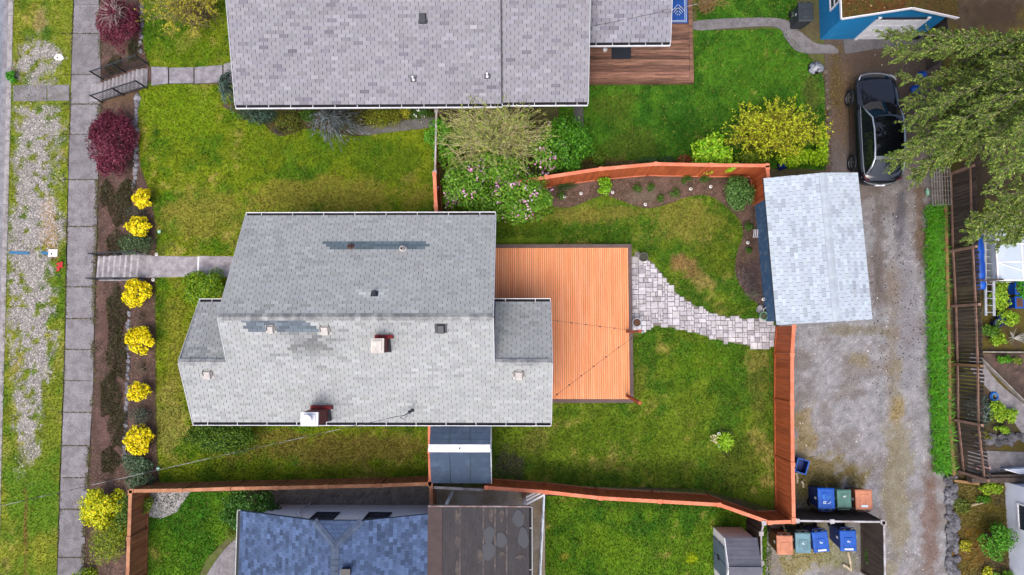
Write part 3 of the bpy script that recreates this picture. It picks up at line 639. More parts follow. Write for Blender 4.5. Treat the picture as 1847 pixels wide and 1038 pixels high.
m_sh1 = shm('grey_shingle'); m_sh2 = shm('mauve_shingle'); m_sh3 = shm('blue_shingle'); m_sh4 = shm('pale_shingle')
m_under = M('roof_underlay', C(74, 76, 80), var=.1); m_flash = M('flashing', C(150, 156, 162), var=.1, rough=.5, metal=.3)
m_fascia = M('fascia', C(196, 200, 206), var=.06, rough=.7)
m_cap1 = M('grey_cap', C(168, 172, 172), C(130, 134, 136), scale=3, var=.25, vscale=20, ocol=True, bump=.5)
m_siding = M('pale_siding', C(196, 198, 200), var=.06, rough=.7)
m_brick = M('red_brick', C(134, 70, 62), C(110, 60, 56), scale=8, var=.2, bump=.5, bscale=30)
m_brickcrown = M('brick_crown', C(150, 44, 46), C(112, 36, 40), scale=5, var=.2, bump=.4)
m_cream = M('cream_mortar', C(226, 220, 212), C(200, 194, 186), scale=4, var=.1, bump=.3)
m_cement = M('pale_vent', C(202, 198, 192), C(186, 182, 178), scale=5, var=.08, bump=.2)
m_blackpl = M('black_plastic', C(48, 54, 62), var=.1, rough=.5, bump=.05, spec=.4)

def greytint(base, spread=.07, seed=0, extra=None):
    rr = random.Random(seed); b = C(*base)
    def f(c, pi):
        v = 1 + rr.gauss(0, spread); k = rr.random()
        if k < .07: v *= .87
        elif k > .93: v *= 1.10
        t = b * v * np.array([1, 1 + rr.uniform(-.015, .015), 1 + rr.uniform(-.02, .03)])
        if extra: t = extra(c, pi, t, rr)
        return tuple(float(x) for x in t)
    return f
def inpx(c, q):
    x, y = W2P(np.array([c.x]), np.array([c.y]), c.z); return inside(x, y, q)[0], float(x[0]), float(y[0])

# ---------------- the grey-roofed house in the middle
ze, zr = 2.7, 4.8
XL = (P(441, 384, ze).x + P(396, 572, zr).x) / 2; XR = (P(893, 393, ze).x + P(890, 572, zr).x) / 2
WL = (P(346, 761, ze).x + P(325, 655, 3.95).x + P(357, 541, 2.6).x) / 3; WR = (P(993, 762, ze).x + P(997, 658, 3.95).x + P(993, 547, 2.6).x) / 3
YN = P(668, 389, ze).y; YRr = P(640, 572, zr).y; YS = P(670, 762, ze).y; YW = P(660, 656, 3.95).y; YE = P(675, 545, 2.6).y
sl = (zr - ze) / (YRr - YS); zw = ze + sl * (YW - YS); zwe = 2.55
house = thing('house', ((WL + WR) / 2, (YN + YS) / 2, 0), 'house with light grey shingled gable roof, darker patches and two brick chimneys', 'house')
ins = .45
walls(house, XL + ins, XR - ins, YS + ins, YN - ins, -.03, ze - .06, m_siding)
walls(house, WL + ins, XL + ins + .02, YS + ins + .01, YE - ins, -.03, zwe - .06, m_siding, 'wing_wall'); walls(house, XR - ins - .02, WR - ins, YS + ins + .01, YE - ins, -.03, zwe - .06, m_siding, 'wing_wall')
gable(house, [(XL + ins, YS + ins, ze - .06), (XL + ins, YN - ins, ze - .06), (XL + ins, YRr, zr - .22)], m_siding); gable(house, [(XR - ins - .1, YS + ins, ze - .06), (XR - ins - .1, YN - ins, ze - .06), (XR - ins - .1, YRr, zr - .22)], m_siding)
gable(house, [(WL + ins, YS + ins, ze - .2), (WL + ins, YE - ins, zwe - .06), (WL + ins, YW, zw - .2)], m_siding); gable(house, [(WR - ins - .1, YS + ins, ze - .2), (WR - ins - .1, YE - ins, zwe - .06), (WR - ins - .1, YW, zw - .2)], m_siding)
for x, y, d in ((-8.5, YN - ins, 1), (-4.5, YN - ins, 1), (-9, YS + ins, -1), (-4.0, YS + ins, -1)): window(house, (x, y, 1.55), (1, 0, 0), (0, 0, 1), (0, d, 0), 1.3, 1.1)
window(house, (XL + ins, 2.9, 1.6), (0, 1, 0), (0, 0, 1), (-1, 0, 0), 1.8, 1.2)
mb = MB(); d0 = P(420, 481, 0).y; mb.box(XL + ins - .05, XL + ins + .01, d0 - .45, d0 + .45, 0, 2.03); dd = mb.build('door', M('door_paint', C(70, 84, 104), var=.05, rough=.5), house); MB().box(XL + ins - .1, XL + ins - .05, d0 + .3, d0 + .36, .98, 1.04).build('handle', m_blackmetal, dd)
pN = Plane((XR, YN, ze), (-1, 0, 0), (0, YRr - YN, zr - ze))
pS = Plane((WL, YS, ze), (1, 0, 0), (0, YRr - YS, zr - ze)); pW = Plane((XL + .4, YE, zwe), (-1, 0, 0), (0, YW - YE, zw - zwe)); pE = Plane((WR, YE, zwe), (-1, 0, 0), (0, YW - YE, zw - zwe))
EX = .128; LS = pS.uv((WL, YRr, zr))[1]; lw = round(pS.uv((WL, YW, zw))[1] / EX) * EX
YW = pS.p(0, lw).y; zw = pS.p(0, lw).z
LN = pN.uv((XR, YRr, zr))[1]; LWg = pW.uv((XL, YW, zw))[1]
mb = MB(); mb.slab([pN.p(0, 0), pN.p(XR - XL, 0), pN.p(XR - XL, LN), pN.p(0, LN)], .14)
mb.slab([pS.p(0, 0), pS.p(WR - WL, 0), pS.p(WR - WL, lw), pS.p(0, lw)], .14)
mb.slab([pS.p(XL - WL, lw), pS.p(XR - WL, lw), pS.p(XR - WL, LS), pS.p(XL - WL, LS)], .139)
mb.slab([pW.p(0, 0), pW.p(XL + .4 - WL, 0), pW.p(XL + .4 - WL, LWg), pW.p(0, LWg)], .14); mb.slab([pE.p(0, 0), pE.p(WR - XR + .4, 0), pE.p(WR - XR + .4, LWg), pE.p(0, LWg)], .14)
roof = mb.build('roof', m_under, house)
patchA = [(590, 436), (772, 437), (772, 449), (600, 450), (590, 442)]; patchB = [(434, 579), (545, 579), (575, 592), (575, 600), (470, 601), (440, 592)]
patchL = [(640, 522), (700, 523), (698, 537), (650, 537)]; patchM = [(545, 580), (577, 580), (577, 586), (545, 586)]
def ex1(c, pi, t, rr):
    i, x, y = inpx(c, patchA)
    if i: return C(104, 120, 130) * rr.uniform(.8, 1.15)
    if inpx(c, patchB)[0]: return C(108, 120, 130) * rr.uniform(.75, 1.25)
    if inpx(c, patchL)[0] or inpx(c, patchM)[0]: return t * 1.22
    X, Y = np.array([c.x]), np.array([c.y]); n = float(fbm(X, Y, 1.4, 201)[0]); n2 = float(fbm(X, Y, .35, 203)[0])
    s = 0                                                # weathering: dark lichen streaks below the ridge and round the chimney
    d = math.hypot((x - 560) / 90, (y - 620) / 45)
    if d < 1: s = max(s, (1 - d) * 1.0)
    d = math.hypot((x - 365) / 26, (y - 610) / 50)
    if d < 1: s = max(s, (1 - d) * .5)
    d = math.hypot((x - 500) / 80, (y - 545) / 30)
    if d < 1: s = max(s, (1 - d) * .3)
    k = max(0, min(1, (n * .5 + n2 * .5 - .47 + s * .26) * 4)) * s
    if rr.random() < .35 * s: k = min(1, k + .5)
    return t * (1 - .5 * k)
shingle_roof(roof, [(pN, [(0, 0), (XR - XL, 0), (XR - XL, LN), (0, LN)]), (pS, [(0, 0), (WR - WL, 0), (WR - WL, lw), (0, lw)]), (pS, [(XL - WL, lw), (XR - WL, lw), (XR - WL, LS), (XL - WL, LS)]),
                    (pW, [(0.38, 0), (XL + .4 - WL, 0), (XL + .4 - WL, LWg), (.38, LWg)]), (pE, [(0, 0), (WR - XR, 0), (WR - XR, LWg), (0, LWg)])], m_sh1, .335, EX, greytint((170, 175, 175), .05, 4, ex1), gap=.017, th=.018)
caps(roof, (XL, YRr, zr), (XR, YRr, zr), pN.n, pS.n, m_cap1, tint=(.72, 1.1)); caps(roof, (WL, YW, zw), (XL - .02, YW, zw), pW.n, pS.n, m_cap1); caps(roof, (XR + .02, YW, zw), (WR, YW, zw), pE.n, pS.n, m_cap1)
gutter(house, (XL, YN, ze), (XR, YN, ze), (0, 1, 0), n_br=8); gutter(house, (WL, YS, ze), (WR, YS, ze), (0, -1, 0), n_br=12)
gutter(house, (WL, YE, zwe), (XL + .2, YE, zwe), (0, 1, 0), n_br=2); gutter(house, (XR - .2, YE, zwe), (WR, YE, zwe), (0, 1, 0), n_br=2)
for x, a, b, z1, z2 in ((XL, YN, YRr, ze, zr), (XR, YN, YRr, ze, zr), (XL, YW, YRr, zw, zr), (XR, YW, YRr, zw, zr), (WL, YS, YW, ze, zw), (WR, YS, YW, ze, zw), (WL, YE, YW, zwe, zw), (WR, YE, YW, zwe, zw)):
    mb = MB(); e = -.016 if x in (XL, WL) else .016; mb.bar((x + e, a, z1 - .07), (x + e, b, z2 - .07), .028, .17); mb.build('barge_board', m_fascia, house)
def box_vent(pl, x, y, w_, mat, up=1, name='roof_vent', hood=True):
    c = pl.px(x, y, .08); c = pl.o + pl.u * pl.uv(c)[0] + pl.v * pl.uv(c)[1]
    mb = MB(); mb.obox(c + pl.n * .03, pl.u * (w_ * .75), pl.v * (w_ * .62), pl.n * .006)
    q = [c + pl.u * (i * w_ / 2) + pl.v * (j * w_ / 2) + pl.n * (.03 if k == 0 else (.16 if j < 0 else .12)) for k in (0, 1) for j in (-1, 1) for i in (-1, 1)]
    r = lambda p, s: c + (p - c) * s
    q[4:] = [p - pl.u * (.04 * (1 if (p - c).dot(pl.u) > 0 else -1)) for p in q[4:]]
    mb.faces(q, [(0, 2, 3, 1), (4, 5, 7, 6), (0, 1, 5, 4), (2, 6, 7, 3), (0, 4, 6, 2), (1, 3, 7, 5)])
    o = mb.build(name, mat, house if pl in (pN, pS, pW, pE) else nhouse)
    if hood:
        mb = MB(); mb.tube([c + pl.u * (w_ * .62) * s + pl.v * (w_ * t) + pl.n * .05 for s, t in ((-1, -.2), (-1, .45), (-.7, .62))], .018, 6); mb.tube([c + pl.u * (w_ * .62) * s + pl.v * (w_ * t) + pl.n * .05 for s, t in ((1, -.2), (1, .45), (.7, .62))], .018, 6); mb.build('flashing_clip', m_blackpl, o)
    return o
box_vent(pS, 488, 595, .26, m_cement); box_vent(pS, 586, 597, .3, m_cement); box_vent(pS, 374, 677, .3, m_cement); box_vent(pS, 936, 678, .3, m_cement)
box_vent(pS, 795, 594, .3, m_blackpl, hood=False); box_vent(pN, 675, 529, .18, m_blackpl, hood=False)
def pipe_vent(pl, x, y, r, h_, mat, par, name='vent_pipe', lean=(0, 0, 0)):
    c = pl.px(x, y, .0); mb = MB(); mb.lathe([(r * 2.2, 0), (r * 1.6, .05), (r, .08), (r, h_), (r * .7, h_), (r * .7, h_ - .06)], c + Vector((0, 0, .0)), 12, close=False); mb.mi = 1; mb.lathe([(r * .7, h_ - .08), (.002, h_ - .08)], c, 12, close=False)
    return mb.build(name, [mat, m_dark], par, smooth=False)
pipe_vent(pN, 633, 446, .07, .3, M('rust_pipe', C(104, 78, 74), var=.2), house); pipe_vent(pN, 727, 450, .075, .34, m_cement, house)
# chimneys
m_dkl = M('dark_lead', C(62, 58, 64), var=.15)
def chimney(pl, x, y, w_, d_, h_, crown, cap):
    c = P(x, y, h_); z0 = pl.o.z + (c.y - pl.o.y) / pl.v.y * pl.v.z
    mb = MB(); mb.box(c.x - w_ / 2, c.x + w_ / 2, c.y - d_ / 2, c.y + d_ / 2, min(z0 - .4, 2.2), h_ - .1); ch = mb.build('chimney', m_brick, house)
    mb = MB(); mb.box(c.x - w_ / 2 - .02, c.x + w_ / 2 + .2, c.y + d_ / 2 + .003, c.y + d_ / 2 + .13, z0 - .1, z0 + .34); mb.build('brick_shoulder', m_brickcrown, ch)
    mb = MB(); mb.box(c.x + w_ / 2 + .003, c.x + w_ / 2 + .075, c.y - d_ / 2, c.y + d_ / 2, z0 - .3, z0 + .2); mb.build('lead_flashing', m_dkl, ch)
    mb = MB(); mb.box(c.x - w_ / 2 - .01, c.x + w_ / 2 + .01, c.y - d_ / 2 - .01, c.y + d_ / 2 + .01, h_ - .14, h_ - .06); mb.box(c.x - w_ * .36, c.x + w_ * .36, c.y - d_ * .36, c.y + d_ * .36, h_ - .06, h_); mb.build('chimney_cap', m_cream if cap == 0 else m_white, ch)
    if cap:
        mb = MB(); mb.lathe([(.12, 0), (.12, .16), (.19, .17), (.2, .21), (.02, .25)], (c.x - .04, c.y + .0, h_ - .0), 18); mb.build('flue_cowl', m_white, ch, smooth=False)
    mb = MB(); mb.box(c.x - w_ / 2 - .12, c.x + w_ / 2 + .34, c.y + d_ / 2 + .135, c.y + d_ / 2 + .2, z0 + .1, z0 + .19); mb.build('flashing', m_flash, ch)
chimney(pS, 680, 624, .44, .5, 5.25, 1, 0); chimney(pS, 557, 757, .62, .48, 4.35, 1, 1)
# service mast and its cable fixings
c = pS.px(744, 740, 0)
mast = MB(); mast.lathe([(.09, 0), (.07, .04), (.032, .06), (.032, .62)], c, 10); mast.lathe([(.05, .6), (.07, .66), (.06, .74), (.01, .78)], c, 10); mast.bar(c + Vector((0, 0, .5)), c + Vector((-.18, -.12, .47)), .05, .05); mast.build('service_mast', m_blackpl, house, smooth=False)
MASTTOP = c + Vector((-.18, -.12, .47))

# ---------------- mauve grey roofed house to the north
nz = 2.75; na, nb = P(427, 190, nz), P(905, 190, nz); n2a, n2b = P(906, 187, nz - .03), P(1059, 187, nz - .03)
NYT = P(640, -130, 4.2).y; NX0 = (P(427, 190, nz).x + P(408, 0, 3.75).x) / 2; NX1 = P(905, 100, 3.2).x; NX2 = (P(1059, 187, nz).x + P(1065, 0, 3.75).x) / 2; NY = na.y; nsl = .28
nhouse = thing('house', ((NX0 + NX2) / 2, NY + 4, 0), 'house with wide mauve grey shingled roof and black roof vents', 'house')
def ntint(base, seed):
    g = greytint(base, .06, seed)
    def ex(c, pi, t, rr):
        k = rr.random()
        if k < .08: return t * rr.uniform(.68, .85) * np.array([1, .97, 1.03])
        if k > .9: return t * 1.08
        return t
    return greytint(base, .055, seed, ex)
walls(nhouse, NX0 + .5, NX2 - .45, NY + .92, NYT + 6.5, -.03, nz - .1, m_siding)
qN = Plane((NX0, NY, nz), (1, 0, 0), (0, 1, nsl)); qN2 = Plane((NX1, NY + .07, nz - .05), (1, 0, 0), (0, 1, nsl)); ln = (NYT - NY) / qN.v.y
mb = MB(); mb.slab([qN.p(0, 0), qN.p(NX1 - NX0, 0), qN.p(NX1 - NX0, ln), qN.p(0, ln)], .15); mb.slab([qN2.p(0, 0), qN2.p(NX2 - NX1, 0), qN2.p(NX2 - NX1, ln), qN2.p(0, ln)], .148)
top = qN.p(0, ln); mb.slab([(NX0, top.y, top.z), (NX2, top.y, top.z), (NX2, top.y + 6.5, nz), (NX0, top.y + 6.5, nz)], .15)
nroof = mb.build('roof', M('mauve_underlay', C(84, 82, 92), var=.2, vscale=10), nhouse)
shingle_roof(nroof, [(qN, [(0, 0), (NX1 - NX0, 0), (NX1 - NX0, ln), (0, ln)]), (qN2, [(0, 0), (NX2 - NX1, 0), (NX2 - NX1, ln), (0, ln)])], m_sh2, .33, .143, ntint((154, 154, 161), 5), gap=.022, th=.02)
gutter(nhouse, (NX0, NY, nz), (NX1, NY, nz), (0, -1, 0), n_br=12); gutter(nhouse, (NX1 + .02, NY + .07, nz - .05), (NX2, NY + .07, nz - .05), (0, -1, 0), n_br=4)
for x in (NX0 - .016, NX2 + .016): MB().bar((x, NY, nz - .06), (x, top.y, top.z - .06), .028, .17).build('barge_board', m_fascia, nhouse)
MB().bar((NX1 - .012, NY + .02, nz + .02), (NX1 - .012, top.y, top.z + .02), .05, .05).build('roof_step_flashing', m_under, nhouse)
mb = MB(); c = qN.px(762, 33, .1); 
mb.obox(c - qN.n * .08 - qN.v * .12, qN.u * .18, qN.v * .07, qN.n * .012); mb.faces([c + qN.u * a + qN.v * b + qN.n * d for a, b, d in ((-.15, -.2, -.08), (.15, -.2, -.08), (.15, .18, -.08), (-.15, .18, -.08), (-.13, -.18, .08), (.13, -.18, .08), (.1, .17, .05), (-.1, .17, .05))], [(4, 5, 6, 7), (0, 1, 5, 4), (1, 2, 6, 5), (2, 3, 7, 6), (3, 0, 4, 7)]); mb.build('roof_vent', m_blackpl, nhouse)
def flashed_pipe(x, y, mat, nm='vent_pipe'):
    c = qN.px(x, y); mb = MB(); mb.obox(c + qN.n * .018, qN.u * .12, qN.v * .1, qN.n * .005); mb.mi = 1; mb.lathe([(.07, 0), (.04, .06), (.035, .3), (.012, .3)], c, 10); mb.build(nm, [m_blackpl, mat], nhouse, smooth=False)
flashed_pipe(746, 144, m_white); flashed_pipe(879, 138, m_white)
c = P(492, 198, 1.2); mb = MB(); mb.tube([(c.x, NY - .06, nz - .12), (c.x, NY - .04, nz - .3), (c.x, NY + .8, nz - .6), (c.x, NY + .86, .02)], .04, 8); mb.build('downpipe', m_white, nhouse)
# lower porch roof on its east side
az = 2.45; AX0, AX1, AY = NX2 - .35, P(1209, 77, az).x, P(1140, 77, az).y
qA = Plane((AX0, AY, az), (1, 0, 0), (0, 1, .25)); la = 4.5
mb = MB(); mb.slab([qA.p(0, 0), qA.p(AX1 - AX0, 0), qA.p(AX1 - AX0, la), qA.p(0, la)], .13); paroof = mb.build('porch_roof', m_under, nhouse)
shingle_roof(paroof, [(qA, [(0, 0), (AX1 - AX0, 0), (AX1 - AX0, la), (0, la)])], m_sh2, .36, .16, ntint((154, 154, 164), 6), gap=.024, th=.02, n_ind=150)
gutter(nhouse, (AX0 + .4, AY, az), (AX1, AY, az), (0, -1, 0), n_br=5); MB().bar((AX1 + .016, AY, az - .06), (AX1 + .016, AY + la * qA.v.y, az + la * qA.v.z - .06), .028, .16).build('barge_board', m_fascia, nhouse)
m_bluesid = M('blue_siding', C(52, 124, 176), C(40, 108, 160), scale=2, var=.08, rough=.6, stretch=(1, 1, 8))
by_ = P(1140, 79.5, .35).y
MB().box(AX0 + .4, AX1 - .5, by_, by_ + .12, 0, az - .1).build('porch_wall', m_bluesid, nhouse)
MB().box(P(1100, 79, .4).x, P(1142, 79, .4).x, by_ - .05, by_ - .0, .3, 2.1).build('porch_door', m_white, nhouse)

# ---------------- blue shingled house to the south
sz = 2.6; SXL = P(434, 925, sz).x; SY = P(437, 922, sz).y; apex = P(604, 985, 4.2); RX = apex.x; ssl = (4.2 - sz) / (RX - SXL); SXR = P(773, 925, 2.95).x; SYB = SY - 9
zR = 4.2 - ssl * (SXR - RX)
shouse = thing('house', (RX, SY - 4, 0), 'house with blue shingled hip ended roof, white wall and flat tarred extension', 'house')
pl_, pr_ = Plane((SXL, SY, sz), (0, -1, 0), (1, 0, ssl)), Plane((SXR, SY, zR), (0, 1, 0), (-1, 0, ssl))
pr_.o = Vector((SXR, SYB, zR))
hipw = .46 * 2 / 2; zh = P(0, 0, 0).z
hz = 3.86; hx0, hx1 = RX - (4.2 - hz) / ssl, RX + (4.2 - hz) / ssl; hy = SY
Ls = (RX - SXL) / pl_.v.x; Lr = (SXR - RX) / -pr_.v.x
def at_l(p): return pl_.uv(p)
def at_r(p): return pr_.uv(p)
Lp = [(SXL, SY, sz), (hx0, hy, hz), tuple(apex), (RX, SYB, 4.2), (SXL, SYB, sz)]; Rp = [(SXR, SYB, zR), (RX, SYB, 4.2), tuple(apex), (hx1, hy, hz), (SXR, SY, zR)]
Hp = [(hx0, hy, hz), (hx1, hy, hz), tuple(apex)]
mb = MB(); mb.slab(Lp[::-1], .15); mb.slab(Rp[::-1], .15); mb.slab([Hp[1], Hp[0], Hp[2]], .149); sroof = mb.build('roof', M('blue_underlay', C(70, 86, 108), var=.1), shouse)
ph = Plane((hx1, hy, hz), (-1, 0, 0), (0, apex.y - hy, 4.2 - hz))
def ccw(q): return q if sum(q[k][0] * q[(k + 1) % len(q)][1] - q[(k + 1) % len(q)][0] * q[k][1] for k in range(len(q))) > 0 else q[::-1]
def btint(seed, base=(82, 102, 136)):
    def ex(c, pi, t, rr): return t * rr.choice([.66, .8, .92, 1, 1.1, 1.28]) if pi < 2 else t * .92
    return greytint(base, .06, seed, ex)
shingle_roof(sroof, [(pl_, ccw([at_l(p) for p in Lp])), (pr_, ccw([at_r(p) for p in Rp])), (ph, ccw([ph.uv(p) for p in Hp]))], m_sh3, .2, .15, btint(7), gap=.006, th=.016)
m_cap3 = M('blue_cap', C(86, 102, 128), C(72, 86, 108), scale=4, var=.15, ocol=True, bump=.4)
caps(sroof, (RX, SYB, 4.2), apex, pl_.n, pr_.n, m_cap3, .16, .22); caps(sroof, (hx0, hy, hz), apex, pl_.n, ph.n, m_cap3, .13, .2); caps(sroof, (hx1, hy, hz), apex, pr_.n, ph.n, m_cap3, .13, .2)
m_whitewall = M('white_wall', C(244, 246, 250, 1.3), C(236, 238, 244, 1.3), scale=2, var=.05, rough=.7, bump=.2)
wy = P(600, 911, 0).y; wl0, wl1 = P(497, 915, 0).x, P(778, 915, 0).x
gable(shouse, [(wl0, wy - .12, -.03), (wl1 + .1, wy - .12, -.03), (wl1 + .1, wy - .12, zR - .2), (hx1, wy - .12, hz - .2), (hx0, wy - .12, hz - .2), (wl0, wy - .12, sz + ssl * (wl0 - SXL) - .2)], m_whitewall, .12, 'y', 'wall')
MB().box(wl0, wl0 + .12, SYB + .5, wy - .12, -.03, sz - .1).build('wall', m_whitewall, shouse); MB().box(wl1 - .02, wl1 + .1, SYB + .5, wy - .12, -.03, zR - .2).build('wall', m_whitewall, shouse)
MB().box(wl0, wl1 + .1, SYB + .38, SYB + .5, -.03, sz - .1).build('wall', m_whitewall, shouse); gable(shouse, [(wl0, SYB + .4, sz - .1), (wl1 + .1, SYB + .4, sz - .1), (wl1 + .1, SYB + .4, zR - .2), (RX, SYB + .4, 3.98)], m_whitewall, .1, 'y')
m_dkframe = M('dark_frame', C(48, 56, 72), var=.05, rough=.5)
for x in (584, 680): window(shouse, (P(x, 930, 1.9).x, wy, 1.75), (1, 0, 0), (0, 0, 1), (0, 1, 0), .95, 1.0, m_dkframe)
c = P(548, 918, .8); MB().tube([(c.x + .35, SY - .1, sz + ssl * (c.x + .35 - SXL) - .22), (c.x + .3, wy + .06, 2.0), (c.x, wy + .06, 1.5), (c.x, wy + .06, 0)], .045, 8).build('downpipe', m_white, shouse)
gutter(shouse, (SXL, SYB, sz), (SXL, SY + .02, sz), (-1, 0, 0), inner=m_under, outer=M('pale_green_gutter', C(206, 216, 206), var=.05, rough=.5))
mb = MB(); c = pr_.px(626, 1030); mb.obox(c + Vector((0, 0, .1)), (.14, 0, 0), (0, .12, 0), (0, 0, .12)); mb.obox(c + Vector((0, 0, .24)), (.18, 0, 0), (0, .15, 0), (0, 0, .02)); mb.build('roof_vent', m_blackpl, shouse)
# flat tarred extension
fz = zR + .02; fx0, fx1, fy1 = SXR - .02, P(954, 916, fz).x, P(860, 915, fz).y; fxm = P(798, 920, fz).x
m_tar = M('tar_felt', C(50, 49, 53), C(60, 57, 60), scale=1.6, var=.25, vscale=7, bump=.3, bscale=25, stretch=(2.2, .6, 1), rough=.75)
m_tarbr = M('brown_felt', C(82, 68, 68), C(72, 60, 60), scale=2, var=.1, bump=.2)
m_wet = M('wet_tar', C(46, 52, 64), var=.1, rough=.5, spec=.25, bump=.05)
MB().box(fx0, fxm, SYB, fy1, fz - .12, fz + .012).build('felt_strip', m_tarbr, shouse)
xs = [fxm + .004, P(830, 950, fz).x, P(872, 950, fz).x, P(893, 950, fz).x, P(914, 950, fz).x, fx1]
for i in range(5):
    MB().box(xs[i] + .004, xs[i + 1] - .004, SYB, fy1, fz - .12, fz + random.uniform(-.004, .004)).build('felt_sheet', m_tar, shouse)
for i in range(1, 5): MB().box(xs[i] - .03, xs[i] + .03, SYB, fy1 - .01, fz - .02, fz + .012).build('felt_lap', M('felt_lap%d' % i, C(62, 58, 62), C(104, 94, 90), scale=2.2, var=.3, vscale=9), shouse)
def blob(cx, cy, rx, ry, n=26, seed=0, zz=0.0):
    r = random.Random(seed); return [(cx + rx * math.cos(2 * math.pi * i / n) * (1 + .16 * math.sin(3 * 2 * math.pi * i / n + seed) + r.uniform(-.05, .05)), cy + ry * math.sin(2 * math.pi * i / n) * (1 + .12 * math.sin(2 * 2 * math.pi * i / n + seed))) for i in range(n)]
for i, (x, y, a, b) in enumerate([(882, 966, .2, .34), (881, 995, .25, .36), (904, 974, .2, .32), (944, 970, .2, .4), (935, 935, .22, .3)]):
    c = P(x, y, fz); mb = MB(); mb.prism(blob(c.x, c.y, a, b, seed=i), fz - .01, fz + .017 + i * .002); mb.build('tar_patch', m_wet, shouse)
m_worn = M('worn_felt', C(92, 84, 78), C(60, 57, 60), scale=5, var=.3, vscale=14)
for i, (x, y, a, b) in enumerate([(825, 933, .09, .28), (825, 978, .08, .2), (886, 929, .09, .24), (905, 930, .1, .22), (942, 934, .07, .16), (865, 1003, .1, .3), (905, 1000, .12, .12), (825, 1025, .07, .3), (940, 1005, .2, .08)]):
    c = P(x, y, fz); mb = MB(); mb.prism(blob(c.x, c.y, a, b, seed=i + 9), fz - .01, fz + .0145 + (i % 3) * .001); mb.build('worn_patch', m_worn, shouse)
MB().bar((fx0, fy1 + .03, fz - .05), (fx1 + .05, fy1 + .03, fz - .05), .05, .16).build('fascia', M('rust_fascia', C(150, 138, 138), C(120, 96, 90), scale=3, var=.2), shouse)
gutter(shouse, (fx1, SYB, fz), (fx1, fy1, fz), (1, 0, 0), .12, inner=m_dark, outer=m_fascia, n_br=6)
for x in (fx0 + .6, fx1 - .15):
    for y in (fy1 - .15, fy1 - 4): MB().box(x - .05, x + .05, y - .05, y + .05, 0, fz - .12).build('post', m_white, shouse)

# ---------------- shed with pale blue roof beside the alley
c00, c10, c11, c01 = P(1378, 325, 2.45), P(1547, 308, 2.5), P(1575, 573, 2.5), P(1400, 590, 2.45)
ru = ((c01 - c00) + (c11 - c10)).normalized(); rv = Vector((-ru.y, ru.x, 0)); 
if rv.x < 0: rv = -rv
cen = (c00 + c10 + c11 + c01) / 4; Lh = ((c01 - c00).length + (c11 - c10).length) / 4; Wh = ((c10 - c00).length + (c11 - c01).length) / 4
shed = thing('garage', (cen.x, cen.y, 0), 'small garage with pale blue grey shingled roof and weathered blue wall', 'garage')
def sp(a, b, z): return Vector((cen.x, cen.y, 0)) + rv * a + ru * b + Vector((0, 0, z))
rgx = .18 * Wh; e_, rg = 2.45, 2.8
m_wblue = M('weathered_blue', C(74, 112, 150), C(128, 150, 170), scale=5, var=.2, vscale=12, bump=.3, stretch=(1, 1, .5), lo=.5, hi=.7)
for a, b, c_, d in ((-Wh + .55, -Lh + .25, -Wh + .55, Lh - .2), (Wh - .35, -Lh + .25, Wh - .35, Lh - .2), (-Wh + .55, -Lh + .25, Wh - .35, -Lh + .25), (-Wh + .55, Lh - .2, Wh - .35, Lh - .2)):
    MB().bar(sp(a, b, 1.16), sp(c_, d, 1.16), .1, 2.35).build('wall', m_wblue, shed)
qa = Plane(sp(-Wh, -Lh, e_), ru, rv * (Wh + rgx) + Vector((0, 0, rg - e_))); qb = Plane(sp(Wh, Lh, e_), -ru, -rv * (Wh - rgx) + Vector((0, 0, rg - e_)))
if qa.n.z < 0: qa = Plane(sp(-Wh, Lh, e_), -ru, qa.v); 
if qb.n.z < 0: qb = Plane(sp(Wh, -Lh, e_), ru, qb.v)
l1 = math.hypot(Wh + rgx, rg - e_); l2 = math.hypot(Wh - rgx, rg - e_)
mb = MB(); mb.slab([qa.p(0, 0), qa.p(2 * Lh, 0), qa.p(2 * Lh, l1), qa.p(0, l1)], .1); mb.slab([qb.p(0, 0), qb.p(2 * Lh, 0), qb.p(2 * Lh, l2), qb.p(0, l2)], .1); shroof = mb.build('roof', m_under, shed)
def ptint(seed):
    def ex(c, pi, t, rr):
        k = rr.random(); return t * (.82 if k < .12 else 1.05 if k > .75 else 1)
    return greytint((190, 203, 214), .035, seed, ex)
shingle_roof(shroof, [(qa, [(0, 0), (2 * Lh, 0), (2 * Lh, l1), (0, l1)]), (qb, [(0, 0), (2 * Lh, 0), (2 * Lh, l2), (0, l2)])], m_sh4, .305, .15, ptint(8), gap=.013)
m_cap4 = M('pale_cap', C(190, 203, 212), C(178, 190, 200), scale=3, var=.1, ocol=True, bump=.3)
caps(shroof, sp(rgx, -Lh, rg), sp(rgx, Lh, rg), qa.n, qb.n, m_cap4, .16, .2, (.9, 1.02))
for s in (-1, 1): gable(shed, [sp(-Wh + .55, s * (Lh - .22), e_ - .15), sp(Wh - .35, s * (Lh - .22), e_ - .15), sp(rgx, s * (Lh - .22), rg - .12)], m_wblue, .06, 'y')

